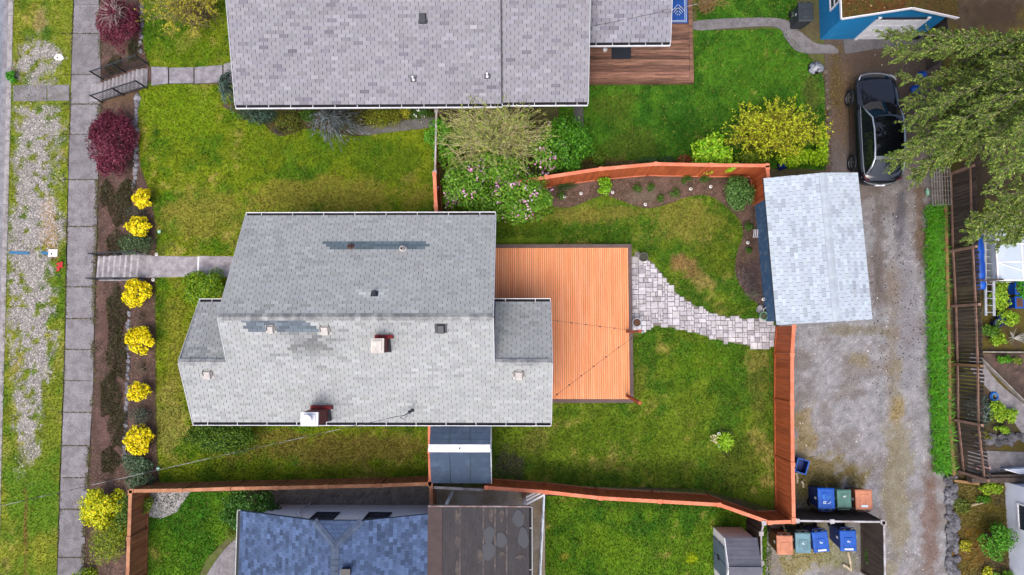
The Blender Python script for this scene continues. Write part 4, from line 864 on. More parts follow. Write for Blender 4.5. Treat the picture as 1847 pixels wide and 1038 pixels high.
# ---------------- blue garage with white door, mossy roof
gz = 2.15; g0, g1 = P(1480, 71, 0), P(1716, 60, 0); gy = P(1525, 71, 0).y; gx0, gx1 = P(1480, 71, 0).x, P(1655, 71, 0).x
grx = P(1646, 20, 3.1).x; gyt = gy + 6
garage = thing('garage', ((gx0 + gx1) / 2, gy + 3, 0), 'bright blue garage with white door and brown mossy roof', 'garage')
m_gblue = M('garage_blue', C(28, 134, 196), C(60, 152, 206), scale=2.5, var=.1, rough=.6, lo=.55, hi=.75)
m_moss = M('mossy_roof', C(84, 54, 18), C(72, 72, 20), scale=.9, var=.55, vscale=9, bump=1, bscale=18, rough=1)
ex0, ex1_ = P(1519, 32, gz).x, P(1729, 29, gz).x; ey = P(1519, 33, gz).y; grx = (ex0 + ex1_) / 2; grz = 3.0
walls(garage, gx0, gx1, gy, gyt, -.03, gz - .02, m_gblue)
gable(garage, [(gx0, gy, gz - .02), (gx1, gy, gz - .02), (grx, gy, grz - .12)], m_gblue, .1, 'y')
mb = MB(); mb.slab([(ex0, ey, gz), (grx, ey, grz), (grx, gyt + .3, grz), (ex0, gyt + .3, gz)], .1); mb.slab([(grx, ey, grz), (ex1_, ey, gz), (ex1_, gyt + .3, gz), (grx, gyt + .3, grz)], .1); groof = mb.build('roof', m_moss, garage)
r = np.random.default_rng(4); n = 5000; X = r.uniform(ex0 + .1, ex1_ - .1, n); Y = r.uniform(ey + .08, gyt, n); Zr = gz + (grz - gz) * (1 - np.abs(X - grx) / (grx - ex0)); s_ = r.uniform(.02, .06, n)
V = np.stack([np.c_[X - s_, Y, Zr - .01], np.c_[X, Y - s_, Zr - .01], np.c_[X + s_, Y, Zr - .01], np.c_[X, Y + s_, Zr - .01], np.c_[X, Y, Zr + s_ * .7]], 1).reshape(-1, 3)
F = (np.arange(n)[:, None, None] * 5 + np.array([(0, 1, 4), (1, 2, 4), (2, 3, 4), (3, 0, 4)])[None]).reshape(-1, 3)
mc = np.where((X > grx - .3)[:, None], C(66, 62, 18), np.where(r.random(n)[:, None] < .08, C(160, 124, 84), C(88, 52, 16))) * r.uniform(.5, 1.5, n)[:, None]
tag(mesh_np('moss', V, F, m_chip, np.repeat(mc, 4, 0), garage), kind='stuff')
for a, b in (((ex0, ey - .02, gz - .05), (grx, ey - .02, grz - .05)), ((grx, ey - .021, grz - .05), (ex1_, ey - .021, gz - .05))): MB().bar(a, b, .03, .13).build('barge_board', m_white, garage)
MB().bar((ex0 - .02, ey, gz - .05), (ex0 - .02, gyt, gz - .05), .03, .12).build('barge_board', m_white, garage)
dx0, dx1 = P(1541, 58, 0).x, P(1626, 58, 0).x
for i in range(4):
    dp = MB().box(dx0 + .1, dx1 - .1, gy - .03, gy - .002, .03 + i * .46, .475 + i * .46).build('door_section', m_white, garage)
    for k in range(4):
        w_ = (dx1 - dx0 - .2) / 4; MB().box(dx0 + .1 + w_ * k + .07, dx0 + .1 + w_ * (k + 1) - .07, gy - .042, gy - .03, .1 + i * .46, .4 + i * .46).build('door_panel', m_white, dp)
for a, b in ((dx0 - .04, dx0 + .1), (dx1 - .1, dx1 + .04)): MB().box(a, b, gy - .06, gy - .001, 0, 2.0).build('door_trim', m_white, garage)
MB().box(dx0 - .04, dx1 + .04, gy - .059, gy - .001, 1.87, 1.98).build('door_lintel', m_dkframe, garage)
wc = P(1508, 0, 1.6); window(garage, (gx0, wc.y + .3, 1.4), (0, 1, 0), (0, 0, 1), (-1, 0, 0), 1.0, .8)

# ---------------- white-blue house at the right edge
hx = P(1814, 900, 0).x
eh = thing('house', (hx + 2, P(1814, 960, 0).y, 0), 'pale blue white walled house beside the weedy yard', 'house'); ya, yb = P(1814, 869, 0).y, P(1822, 1060, 0).y - 2
m_pbl = M('pale_blue_wall', C(220, 226, 238, 1.35), C(208, 215, 230, 1.35), scale=1.5, var=.06, rough=.7)
MB().box(hx, hx + .15, yb, ya, -.03, 3.2).build('wall', m_pbl, eh); MB().box(hx + .15, hx + 6, ya - .15, ya, -.03, 3.2).build('wall', m_pbl, eh); MB().box(hx + .15, hx + 6, yb, yb + .15, -.03, 3.2).build('wall', m_pbl, eh)
mb = MB(); mb.slab([(hx + .35, yb - .3, 3.3), (hx + 6.3, yb - .3, 3.9), (hx + 6.3, ya + .3, 3.9), (hx + .35, ya + .3, 3.3)], .12); mb.build('roof', m_under, eh)
window(eh, (hx, P(1845, 938, 1.2).y, 1.15), (0, 1, 0), (0, 0, 1), (-1, 0, 0), 1.1, 1.0)
# ------------------------------------------------------------------ decks
m_deck = M('orange_deck_stain', C(252, 172, 122), C(246, 156, 104), scale=1.3, var=.12, vscale=16, bump=.25, bscale=30, stretch=(6, .5, 1), ocol=True, rough=.7)
m_border = M('deck_border', C(108, 90, 88), C(96, 80, 78), scale=3, var=.1, ocol=True)
dz = .34; dx0, dx1 = XR - .3, P(1141, 580, dz).x; dy1, dy0 = P(1020, 441, dz).y, P(1020, 727, dz).y
deck = thing('deck', ((dx0 + dx1) / 2, (dy0 + dy1) / 2, 0), 'large orange stained wooden deck with dark border behind the grey roofed house', 'deck')
bw = .15
for a in ((dx0, dx1, dy1 - bw, dy1), (dx0, dx1 - bw, dy0, dy0 + bw), (dx1 - bw, dx1, dy0, dy1 - bw)): MB().box(*a, .02, dz).build('border_board', m_border, deck)
MB().box(dx0 + .05, dx1 - bw - .01, dy0 + bw + .01, dy1 - bw - .01, .02, dz - .05).build('joist_frame', m_dark, deck)
pit = .093; n = int((dx1 - bw - dx0) / pit); me = None
for i in range(n):
    if me is None:
        o = MB().box(-.0395, .0395, -(dy1 - dy0) / 2 + bw + .008, (dy1 - dy0) / 2 - bw - .008, -.03, 0).build('deck_board', m_deck, None, (0, 0, 0)); me = o.data; o.parent = deck
    else: o = bpy.data.objects.new('deck_board', me); COL.objects.link(o); o.parent = deck
    o.location = Vector((dx1 - bw - .05 - i * pit, (dy0 + dy1) / 2, dz - .004 + random.uniform(-.002, .002))) - RL[deck.name]
    v = random.uniform(.93, 1.07); o.color = (v, v * random.uniform(.97, 1.03), v * random.uniform(.93, 1.05), 1)
m_post = M('post_stain', C(190, 96, 62), C(160, 78, 50), scale=4, var=.15, stretch=(1, 1, .3))
lampposts = []
for (x, y, lb) in ((1131, 598.5, 'tall stained post with both strings of lights at the deck edge'), (1131, 714, 'tall bare stained post at the deck corner')):
    b = P(x, y, dz); t = thing('deck_post', (b.x, b.y, dz), lb, 'post'); MB().box(b.x - .05, b.x + .05, b.y - .05, b.y + .05, dz, 3.3).build('shaft', m_post, t)
    MB().box(b.x - .058, b.x + .058, b.y - .058, b.y + .058, 3.3, 3.34).build('cap', m_post, t); lampposts.append((b, t))
b, t = lampposts[0]; MB().lathe([(.05, 0), (.07, .03), (.06, .12), (.02, .14)], (b.x + .11, b.y - .02, 3.16), 10).build('lamp', m_flash, t)
def string(a, b_, n, sag, lb):
    a, b_ = Vector(a), Vector(b_); pts = [a.lerp(b_, i / 24) - Vector((0, 0, sag * 4 * (i / 24) * (1 - i / 24))) for i in range(25)]
    t = thing('string_lights', a, lb, 'string lights'); MB().tube(pts, .007, 5).build('cable', m_blackpl, t)
    for i in range(n):
        u_ = (i + .6) / n; p = a.lerp(b_, u_) - Vector((0, 0, sag * 4 * u_ * (1 - u_))); mb = MB(); mb.lathe([(.012, .0), (.022, -.03), (.034, -.07), (.03, -.1), (.004, -.12)], p, 8); mb.build('bulb', M('bulb%d' % i, C(64, 50, 42), var=0, bump=0, rough=.3) if i == 0 else bpy.data.materials['bulb0'], t, smooth=False)
pb = lampposts[0][0]
string((pb.x - .05, pb.y, 3.25), tuple(P(996, 578, 2.9)), 6, .12, 'string of dark bulbs from deck post to the short wing gable'); string((pb.x, pb.y - .05, 3.2), tuple(P(996, 719, 2.75)), 7, .15, 'string of dark bulbs from deck post to the rear eave corner')

# old brown deck of the north house
oz = .3; m_old = M('weathered_deck', C(146, 108, 88), C(104, 76, 62), scale=2.2, var=.3, vscale=14, bump=.5, bscale=25, stretch=(.5, 5, 1), ocol=True)
ox0, ox1 = NX2 - .5, P(1249, 100, oz).x; oy0, oy1 = P(1150, 147, oz).y, P(1230, -30, oz).y; ox2 = P(1205, 40, oz).x
odeck = thing('deck', ((ox0 + ox1) / 2, oy0 + 2, 0), 'weathered brown wooden deck beside the mauve grey roofed house', 'deck')
y = oy0 + .02; k = 0
while y < oy1:
    xa = ox0 if y < by_ - .02 else AX1 - .7
    mb = MB(); mb.box(xa, ox1 - .14, y, y + .132, .04, oz + random.uniform(-.005, .005)); o = mb.build('deck_board', m_old, odeck)
    v = random.uniform(.62, 1.4) * (.8 if k % 7 == 0 else 1); o.color = (v, v * random.uniform(.95, 1.03), v * random.uniform(.94, 1.06), 1); y += .143; k += 1
for a in ((ox1 - .13, ox1 - .005, oy0, oy1, .02, oz + .012), (ox0, ox1, oy0 - .045, oy0 - .002, .02, oz - .01), (ox1, ox1 + .045, oy0 - .04, oy1, .02, oz - .01)): MB().box(*a).build('edge_board', m_old, odeck)
# rug, mat
m_rug = M('blue_rug', C(24, 84, 168), C(20, 60, 130), scale=3, var=.1, vscale=60, bump=.3); m_rugw = M('rug_pattern', C(196, 214, 232), var=.1)
ra, rb = P(1206, 43, oz), P(1239, -40, oz); rug = thing('rug', ((ra.x + rb.x) / 2, (ra.y + rb.y) / 2, oz), 'blue patterned outdoor rug on the old brown deck', 'rug')
MB().box(ra.x, rb.x, ra.y, rb.y, oz + .007, oz + .016).build('rug_field', m_rug, rug)
mb = MB(); mm = .1
for d_ in (.06, .12): 
    for q in ((ra.x + d_, rb.x - d_, ra.y + d_, ra.y + d_ + .025), (rb.x - d_ - .025, rb.x - d_, ra.y + d_ + .026, rb.y - d_), (ra.x + d_, ra.x + d_ + .025, ra.y + d_ + .026, rb.y - d_)): mb.box(*q, oz + .017, oz + .0195)
cx_ = rb.x - .42
for k in range(4):
    for s in (-1, 1):
        for yy in (0, .9):
            c_ = Vector((cx_, ra.y + .62 + yy, oz + .0182)); q = .06 + k * .075
            mb.bar(c_ + Vector((s * q, -.28 + q * .9 - .02, 0)), c_ + Vector((s * .02, -.28 + .0 + (q) * 1.9 - .02, 0)), .022, .0022 + k * .0002)
mb.build('rug_pattern', m_rugw, rug)
ma, mb2 = P(1103, 107, oz), P(1138, 83, oz); m_mat = M('black_mat', C(38, 44, 56), var=.2, vscale=80, bump=.6, bscale=120)
dm = thing('doormat', ((ma.x + mb2.x) / 2, (ma.y + mb2.y) / 2, oz), 'black doormat before the white door on the old brown deck', 'doormat')
MB().box(ma.x, mb2.x, ma.y, mb2.y, oz + .006, oz + .02).build('mat', m_mat, dm); MB().box(ma.x + .04, mb2.x - .04, ma.y + .04, mb2.y - .04, oz + .0202, oz + .025).build('pile', m_mat, dm)
c = P(1092, 88, .5); pot = thing('planter', (c.x, c.y, oz), 'white vase holding dry brown stems by the blue porch wall', 'planter')
MB().lathe([(.07, 0), (.1, .1), (.08, .22), (.05, .27), (.06, .3)], (c.x, c.y, oz + .004), 14).build('vase', m_white, pot, smooth=False)
mb = MB()
for i in range(16): a = i * 2.4; mb.tube([(c.x, c.y, oz + .25), (c.x + .1 * math.cos(a), c.y + .1 * math.sin(a), oz + .45), (c.x + .22 * math.cos(a), c.y + .22 * math.sin(a), oz + .5 + .05 * (i % 3))], .007, 4)
mb.build('stems', m_twig, pot)

# ------------------------------------------------------------------ fences
m_fen = M('red_cedar_stain', C(206, 108, 60), C(184, 90, 46), scale=2.5, var=.14, vscale=10, bump=.3, bscale=25, stretch=(4, 4, .4), ocol=True, rough=.75)
m_fcap = M('stained_cap', C(236, 146, 112), C(222, 126, 92), scale=2, var=.1, ocol=True)
m_fbr = M('brown_fence', C(176, 118, 78), C(146, 94, 62), scale=2.5, var=.18, vscale=10, bump=.3, stretch=(4, 4, .4), ocol=True)
m_fbcap = M('brown_cap', C(196, 140, 104), C(164, 108, 78), scale=2, var=.12, ocol=True)
m_fold = M('weathered_fence', C(94, 82, 72), C(70, 62, 56), scale=2.5, var=.25, vscale=9, bump=.5, stretch=(4, 4, .4), ocol=True)
m_fgrey = M('grey_cap', C(196, 196, 200), C(160, 152, 148), scale=3, var=.15, ocol=True)
BM = {}
def board_mesh(mat, h_, w_=.138):
    k = (mat.name, round(h_, 2), w_)
    if k not in BM:
        mb = MB(); mb.box(-w_ / 2, w_ / 2, -.009, .009, .04, h_); me = bpy.data.meshes.new('board'); me.from_pydata(mb.v, [], mb.f); me.materials.append(mat); BM[k] = me
    return BM[k]
def fence(label, tops, h_, mat, capm, side=1, z0=0.0, name='fence', cap_w=.14, posts=True, rails=True, pitch=.144, cap_h=.04, post_col=None, slope=False):
    W_ = [P(x, y, z0 + h_) for x, y in tops]; c = sum(W_, Vector()) / len(W_)
    gz_ = [float(zt(p.x, p.y)) if slope else z0 for p in W_]
    t = thing(name, (c.x, c.y, min(gz_)), label, 'fence'); L = RL[t.name]
    for i, p in enumerate(W_):
        if posts:
            MB().box(p.x - .046, p.x + .046, p.y - .046, p.y + .046, gz_[i] - .06, z0 + h_ - cap_h - .003).build('post', mat, t)
            MB().box(p.x - .085, p.x + .085, p.y - .085, p.y + .085, z0 + h_ - cap_h - .003, z0 + h_ + .028).build('post_cap', capm, t)
    for i in range(len(W_) - 1):
        a, b = W_[i], W_[i + 1]; d = b - a; d.z = 0; ln = d.length; u_ = d.normalized(); nr = Vector((-u_.y, u_.x, 0)) * side; up = Vector((0, 0, 1))
        zb = max(gz_[i], gz_[i + 1])
        MB().bar(a + u_ * .087 - up * cap_h / 2, b - u_ * .087 - up * cap_h / 2, cap_w, cap_h).build('cap_rail', capm, t)
        if rails:
            for zz, kk in ((.12, 0), (h_ - cap_h - .1, 1)): MB().bar(Vector((a.x, a.y, z0 + zz)) + u_ * .05 - nr * .032, Vector((b.x, b.y, z0 + zz)) - u_ * .05 - nr * .032, .038, .088).build('rail', mat, t)
            MB().bar(Vector((a.x, a.y, z0 + .05)) + u_ * .05 + nr * .024, Vector((b.x, b.y, z0 + .05)) - u_ * .05 + nr * .024, .022, .1).build('kick_board', capm if mat is m_fen else mat, t)
        n = max(1, round((ln - .1) / pitch)); st = (ln - .1) / n
        for k in range(n):
            o = bpy.data.objects.new('board', board_mesh(mat, h_ - cap_h - .002)); COL.objects.link(o); o.parent = t
            q = Vector((a.x, a.y, z0)) + u_ * (.05 + st * (k + .5)) + nr * random.uniform(-.002, .002)
            if slope: q.z = z0
            o.location = q - L; o.rotation_euler = (0, 0, math.atan2(u_.y, u_.x)); o.scale = (st / .144, 1, 1)
            v = random.uniform(.84, 1.14); o.color = (v, v * random.uniform(.95, 1.04), v * random.uniform(.92, 1.06), 1)
    return t
fence('red brown fence at the back of the curved garden bed', [(932, 329), (985, 320), (1084, 305), (1183, 296), (1283, 298), (1384, 299)], 1.9, m_fen, m_fcap, -1)
fence('short red brown fence between garden bed and pale roofed garage', [(1384.5, 303), (1389, 352)], 1.9, m_fen, m_fcap, -1)
fence('short red brown fence from the lilac to the grey roofed house', [(783.5, 314), (786, 372), (788, 425)], 1.9, m_fen, m_fcap, 1)
fence('tall red brown fence along the gravel alley', [(1432, 590), (1429, 640), (1429, 728), (1430, 838), (1432, 938)], 1.85, m_fen, m_fcap, 1)
fence('long bent red brown fence behind the back lawn', [(877, 880), (984, 888), (1083, 899), (1190, 905), (1297, 911), (1388, 943), (1431, 941.5)], 1.6, m_fen, m_fcap, 1)
fence('brown slatted fence between dry lawn and gravel strip', [(237, 886), (325, 885), (412, 882), (498, 880.5), (588, 878.5), (683, 876.5), (774, 873)], 1.35, m_fbr, m_fbcap, 1)
fence('brown fence running down beside the small green lawn', [(235, 888.5), (232, 972), (229, 1060)], 1.35, m_fbr, m_fbcap, 1)
fence('thin reddish fence at the end of the dry side lawn', [(774.5, 763), (775, 815), (776, 870)], 1.35, m_fbr, m_fcap, -1)
fence('short dark brown fence behind the white house wall', [(777, 876), (777.5, 925)], 1.35, m_fbr, m_fbcap, -1)
fence('dark weathered fence with pale cap behind the bins', [(1438, 940), (1501, 941), (1592, 942)], 1.75, m_fold, m_fgrey, -1, cap_w=.07, rails=True)
fence('dark weathered fence with pale cap beside the alley wheel tracks', [(1595, 944), (1597, 1060)], 1.75, m_fold, m_fgrey, -1, cap_w=.07)
fence('short dark fence with peeling cap behind the plastic shed', [(1378, 944), (1373, 963), (1374, 1016), (1374, 1060)], 1.6, m_fold, m_fgrey, -1, cap_w=.06)
fence('old brown fence beside the white gated deck and lilac', [(787, 200), (784.5, 311)], 1.5, m_fbr, m_fgrey, -1, cap_w=.07)
MB_ = MB(); a, b = P(779, 879, 1.2), P(872, 884, 1.2); tb = thing('timber', (a.x, a.y, .0), 'peeling white timber beam beside the dark panelled lean-to', 'timber')
MB_.bar(a, b, .1, .1).build('beam', m_fgrey, tb); MB().bar((a.x, a.y, 0), (a.x, a.y, 1.15), .08, .08).build('leg', m_fold, tb); MB().bar((b.x, b.y, 0), (b.x, b.y, 1.15), .08, .08).build('leg', m_fold, tb)
# old open fence along the strappy plants: rails, posts, boards one by one
ft = thing('fence', P(1725, 600, 0), 'old dark board fence with pink brown rails beside the strappy green plants', 'fence'); L = RL[ft.name]
m_rail = M('bare_rail', C(164, 130, 112), C(134, 106, 92), scale=3, var=.15, stretch=(1, 1, 1)); m_sil = M('timber_edge', C(160, 126, 84), C(130, 98, 66), scale=2, var=.2)
base = [(1708, 318), (1712, 455), (1717, 553), (1720, 657), (1721, 757), (1731, 850)]; fh = 1.75
BW = [P(x, y, .0) for x, y in base]
for i in range(len(BW) - 1):
    a, b = BW[i], BW[i + 1]; d = b - a; ln = d.length; u_ = d.normalized(); nr = Vector((-u_.y, u_.x, 0)); nr = nr if nr.x > 0 else -nr
    for zz in (.3, 1.5): MB().bar(a + Vector((0, 0, zz)) - nr * .03, b + Vector((0, 0, zz)) - nr * .03, .04, .09).build('rail', m_rail, ft)
    n = int(ln / .15); old = 3 if i in (3,) else 0
    for k in range(n):
        o = bpy.data.objects.new('board', board_mesh(m_fold, fh, .128 if i < 3 else .105)); COL.objects.link(o); o.parent = ft
        o.location = a + u_ * (ln * (k + .5) / n) - L + nr * (.012 + random.uniform(0, .01)); o.rotation_euler = (random.uniform(-.02, .02), 0, math.atan2(u_.y, u_.x)); v = random.uniform(.65, 1.35); o.color = (v, v, v * 1.02, 1)
for i, p in enumerate(BW):
    MB().box(p.x - .13, p.x - .035, p.y - .05, p.y + .05, 0, fh + .05).build('post', m_sil if i in (3,) else m_rail, ft)
e0_ = [P(x, y, 0) for x, y in ((1701, 372), (1703, 455), (1706, 560), (1708, 660), (1708, 757), (1716, 856))]
tk = thing('timber_edging', e0_[2], 'long weathered timber edging beside the strappy green plants', 'edging')
for i in range(5): MB().bar(e0_[i] + Vector((0, 0, .09)), e0_[i + 1] + Vector((0, 0, .09)), .12, .2).build('sleeper', m_sil, tk)
a, b = P(1717, 866, .05), P(1762, 872, .05); te = thing('timber', a, 'brown timber laid across the end of the old board fence', 'timber'); MB().bar(a + Vector((0, 0, .08)), b + Vector((0, 0, .08)), .1, .16).build('beam', m_sil, te); MB().bar(a + Vector((-.05, .12, .03)), a + Vector((.2, .1, .03)), .09, .06).build('block', m_sil, te)
# trellis
a, b = P(1681, 303, .35), P(1714, 370, .35); tr = thing('trellis', (a.x, (a.y + b.y) / 2, 0), 'grey wooden slatted trellis leaning by the old board fence', 'trellis'); m_gw = M('grey_wood', C(156, 152, 146), C(126, 122, 116), scale=4, var=.15)
for i in range(8): x = a.x + (b.x - a.x) * i / 7; MB().bar((x, a.y, .3 + i * .02), (x, b.y, .28 + i * .02), .036, .02).build('slat', m_gw, tr)
for i in range(9): y_ = a.y + (b.y - a.y) * i / 8; MB().bar((a.x, y_, .325), (b.x, y_, .465), .022, .014).build('cross_slat', m_gw, tr)
for y_ in (a.y, b.y): MB().bar((a.x + .05, y_, 0), (a.x + .05, y_, .3), .04, .04).build('leg', m_gw, tr)

# white pole gate and metal rail by the patio
m_alu = M('galvanised', C(176, 188, 202), C(150, 160, 174), scale=3, var=.1, rough=.4, metal=.5)
a, b = P(982, 895, 1.1), P(974, 1060, 1.1); rf = thing('fence', (a.x, a.y, 0), 'thin galvanised rail fence between patio and bright lawn', 'fence')
for z_ in (1.1, .62, .15): MB().bar((a.x, a.y, z_), (b.x, b.y, z_), .05, .05).build('rail', m_alu, rf)
for i in range(5): p = a.lerp(b, i / 4); MB().tube([(p.x, p.y, 0), (p.x, p.y, 1.14)], .03, 8).build('post', m_alu, rf)
for i in range(40): p = a.lerp(b, (i + .5) / 40); MB().bar((p.x, p.y, .15), (p.x, p.y, 1.1), .012, .012).build('picket', m_alu, rf)
a2 = P(945, 912, 1.3); gt = thing('gate', (a2.x, a2.y, 0), 'open white pole gate between flat roof corner and rail fence', 'gate'); b2 = P(981, 893, 1.3)
for z_ in (1.3, .7, .2): MB().bar((a2.x, a2.y, z_), (b2.x, b2.y, z_), .07, .07).build('bar', m_white, gt)
for p in (a2, b2): MB().bar((p.x, p.y, 0), (p.x, p.y, 1.33), .075, .075).build('upright', m_white, gt)

# ------------------------------------------------------------------ dark panelled lean-to
cz = 2.3; lx0, lx1 = P(777, 800, 1.9).x, P(885, 800, 1.9).x; ry_ = P(830, 809, cz).y; ly0, ly1 = P(830, 872, 1.75).y, YS - .02
lean = thing('lean_to', ((lx0 + lx1) / 2, ry_, 0), 'small covered passage with dark blue panels and white ridge strip', 'shelter')
m_panel = M('dark_panel', C(58, 76, 100), C(76, 96, 122), scale=2.2, var=.1, vscale=8, rough=.65, spec=.2, bump=.05, ocol=True, lo=.5, hi=.75)
for i in range(3):
    xa, xb = lx0 + (lx1 - lx0) * i / 3 + .008, lx0 + (lx1 - lx0) * (i + 1) / 3 - .008
    for (y1_, z1_, y2_, z2_) in ((ry_ - .1, cz, ly0, 1.75), (ry_ + .1, cz, ly1, 2.02)):
        for k in range(4):
            ta, tb_ = k / 4, (k + 1) / 4; ya_, yb_ = y1_ + (y2_ - y1_) * ta, y1_ + (y2_ - y1_) * tb_ ; za_, zb_ = z1_ + (z2_ - z1_) * ta, z1_ + (z2_ - z1_) * tb_
            mb = MB(); mb.slab([(xa, ya_, za_ - .006), (xb, ya_, za_ - .006), (xb, yb_, zb_ + .006), (xa, yb_, zb_ + .006)], .02); o = mb.build('roof_panel', m_panel, lean); v = random.uniform(.9, 1.1); o.color = (v, v, v, 1)
mb = MB(); mb.slab([(lx0 - .03, ry_ - .15, cz + .0), (lx1 + .0, ry_ - .15, cz + .0), (lx1 + .0, ry_, cz + .06), (lx0 - .03, ry_, cz + .06)], .03); mb.slab([(lx0 - .03, ry_, cz + .06), (lx1, ry_, cz + .06), (lx1, ry_ + .15, cz), (lx0 - .03, ry_ + .15, cz)], .03); mb.build('ridge_strip', m_white, lean)
MB().lathe([(.03, 0), (.03, .04)], ((lx0 + lx1) / 2, ry_, cz + .05), 8).build('ridge_bolt', m_dark, lean)
for x in (lx0 + .04, lx1 - .04):
    for y_, z_ in ((ly0 + .05, 1.72), (ry_, 2.27)): MB().box(x - .03, x + .03, y_ - .03, y_ + .03, 0, z_ - .03).build('post', m_fgrey, lean)
for y_ in (ly0, ):
    MB().bar((lx1 + .03, ly0, 1.74), (lx1 + .03, ry_, 2.28), .04, .08).build('edge_trim', m_alu, lean); MB().bar((lx1 + .03, ry_, 2.28), (lx1 + .03, ly1, 2.0), .04, .08).build('edge_trim', m_alu, lean)

# ------------------------------------------------------------------ plastic garden shed
s0 = P(1286, 950, 0); pz, rz_ = 1.75, 2.15; px1 = P(1372, 1000, 1.0).x
e1_ = P(1312, 968, pz); sx0 = s0.x; sx1 = P(1370, 968, pz).x - .12; sy1 = s0.y - .02; ryd = P(1330, 1027, rz_).y; sy0 = 2 * ryd - sy1
ps = thing('shed', ((sx0 + sx1) / 2, ryd, 0), 'small white and grey plastic shed with dark double doors', 'shed'); m_plw = M('shed_white', C(240, 240, 240, 1.2), C(228, 228, 230, 1.2), scale=2, var=.05, rough=.5); m_plg = M('shed_panel', C(222, 220, 214, 1.1), var=.05, rough=.5); m_pld = M('shed_door', C(118, 134, 156), C(106, 120, 142), scale=2, var=.05, rough=.45); m_plr = M('shed_roof', C(104, 106, 118), C(92, 94, 106), scale=3, var=.08, rough=.6, ocol=True)
walls(ps, sx0, sx1, sy0, sy1, 0, pz, m_plw)
gable(ps, [(sx0, sy0, pz), (sx0, sy1, pz), (sx0, ryd, rz_ - .04)], m_plw, .05); gable(ps, [(sx1 - .05, sy0, pz), (sx1 - .05, sy1, pz), (sx1 - .05, ryd, rz_ - .04)], m_plw, .05)
for k, (a, b) in enumerate(((.06, .48), (.52, .94))):
    for z1_, z2_ in ((.12, 1.0), (1.06, 1.66)): MB().box(sx0 + (sx1 - sx0) * a, sx0 + (sx1 - sx0) * b, sy1, sy1 + .02, z1_, z2_).build('wall_panel', m_plg, ps)
dw = (sy1 - sy0) * .33
for s in (-1, 1):
    d = MB().box(sx0 - .035, sx0 - .002, min(ryd + s * .02, ryd + s * dw), max(ryd + s * .02, ryd + s * dw), .1, 1.72).build('door', m_pld, ps)
    MB().box(sx0 - .07, sx0 - .035, ryd + s * .06 - .015, ryd + s * .06 + .015, .7, .98).build('handle', m_blackpl, d)
    for z_ in (.35, 1.0, 1.5): MB().box(sx0 - .05, sx0 - .036, ryd + s * (dw - .03) - .04, ryd + s * (dw - .03) + .04, z_, z_ + .05).build('hinge', m_blackpl, d)
ov = .08
for s in (-1, 1):
    n = 7
    for k in range(n):
        t0, t1 = k / n, (k + 1.08) / n; yy = lambda t: ryd + s * ((sy1 - ryd + ov) * t); zz = lambda t: rz_ - (rz_ - pz + .03) * t
        mb = MB(); mb.slab([(sx0 - .04, yy(t0), zz(t0) + .0), (sx1 + .04, yy(t0), zz(t0) + .0), (sx1 + .04, yy(t1), zz(t1) + .008), (sx0 - .04, yy(t1), zz(t1) + .008)], .02); o = mb.build('roof_course', m_plr, ps); v = random.uniform(.92, 1.08); o.color = (v, v, v, 1)
MB().box(sx0 - .05, sx1 + .05, ryd - .09, ryd + .09, rz_ + .002, rz_ + .03).build('ridge_cap', m_plr, ps)
for s in (-1, 1): MB().bar((sx0 - .055, ryd, rz_ - .06), (sx0 - .055, ryd + s * (sy1 - ryd + .05), pz - .07), .03, .14).build('barge_board', m_plw, ps)

# ------------------------------------------------------------------ front steps and railings
def stairs(label, a, b, hw, n, z0, z1, mat, tint):
    a, b = Vector(a), Vector(b); d = b - a; d.z = 0; u_ = d.normalized(); nr = Vector((-u_.y, u_.x, 0)); t = thing('steps', (a.x, a.y, z0), label, 'steps')
    for k in range(n):
        p, q = a + d * (k / n), a + d * ((k + 1.02) / n); z_ = min(z1, z0 + (z1 - z0) * (k + 1) / n + .07)
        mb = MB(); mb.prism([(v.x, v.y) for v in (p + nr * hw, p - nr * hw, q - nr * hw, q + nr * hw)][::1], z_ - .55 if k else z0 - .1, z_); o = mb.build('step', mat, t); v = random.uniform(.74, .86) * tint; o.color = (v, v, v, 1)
        e_ = p + u_ * .07; mb = MB(); mb.prism([(v_.x, v_.y) for v_ in (p + nr * (hw + .004) - u_ * .02, p - nr * (hw + .004) - u_ * .02, e_ - nr * (hw + .004), e_ + nr * (hw + .004))], z_ - .05, z_ + .006); o2 = mb.build('nosing', mat, o); v = tint * 1.22; o2.color = (v, v, v, 1)  # pale front band on darkened treads: shadow lines between steps put into the colour
    return t, a, b, u_, nr
def railing(label, a, b, za, zb, h_, n):
    a, b = Vector((a[0], a[1], za)), Vector((b[0], b[1], zb)); up = Vector((0, 0, 1)); t = thing('railing', a, label, 'railing')
    for hh in (h_, .12): MB().bar(a + up * hh, b + up * hh, .03 if hh < .5 else .05, .03).build('rail', m_blackmetal, t)
    for i in range(n): p = a.lerp(b, (i + .5) / n); MB().bar(p + up * .12, p + up * h_, .016, .016).build('baluster', m_blackmetal, t)
    for p in (a, a.lerp(b, .5), b): MB().bar(p - up * .08, p + up * (h_ + .06), .045, .045).build('post', m_blackmetal, t)
sa, sb = P(186, 167, SZ + .05), P(266, 140, .02)
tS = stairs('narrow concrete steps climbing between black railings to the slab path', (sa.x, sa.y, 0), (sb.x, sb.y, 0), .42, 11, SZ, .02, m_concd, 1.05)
_, a, b, u_, nr = tS
railing('tall black baluster railing beside the low shrubs and narrow steps', a + nr * .62, b + nr * .62, SZ + .1, .02, .92, 22); railing('black baluster railing between narrow steps and rock edging', a - nr * .5, b - nr * .5, SZ + .1, .02, .85, 22)
MB().box(sa.x - .62, sa.x - .01, sa.y - .42, sa.y + .42, SZ - .1, SZ + .04).build('landing', m_conc, tS[0])
sa, sb = P(182, 483, SZ + .05), P(263, 481, .02)
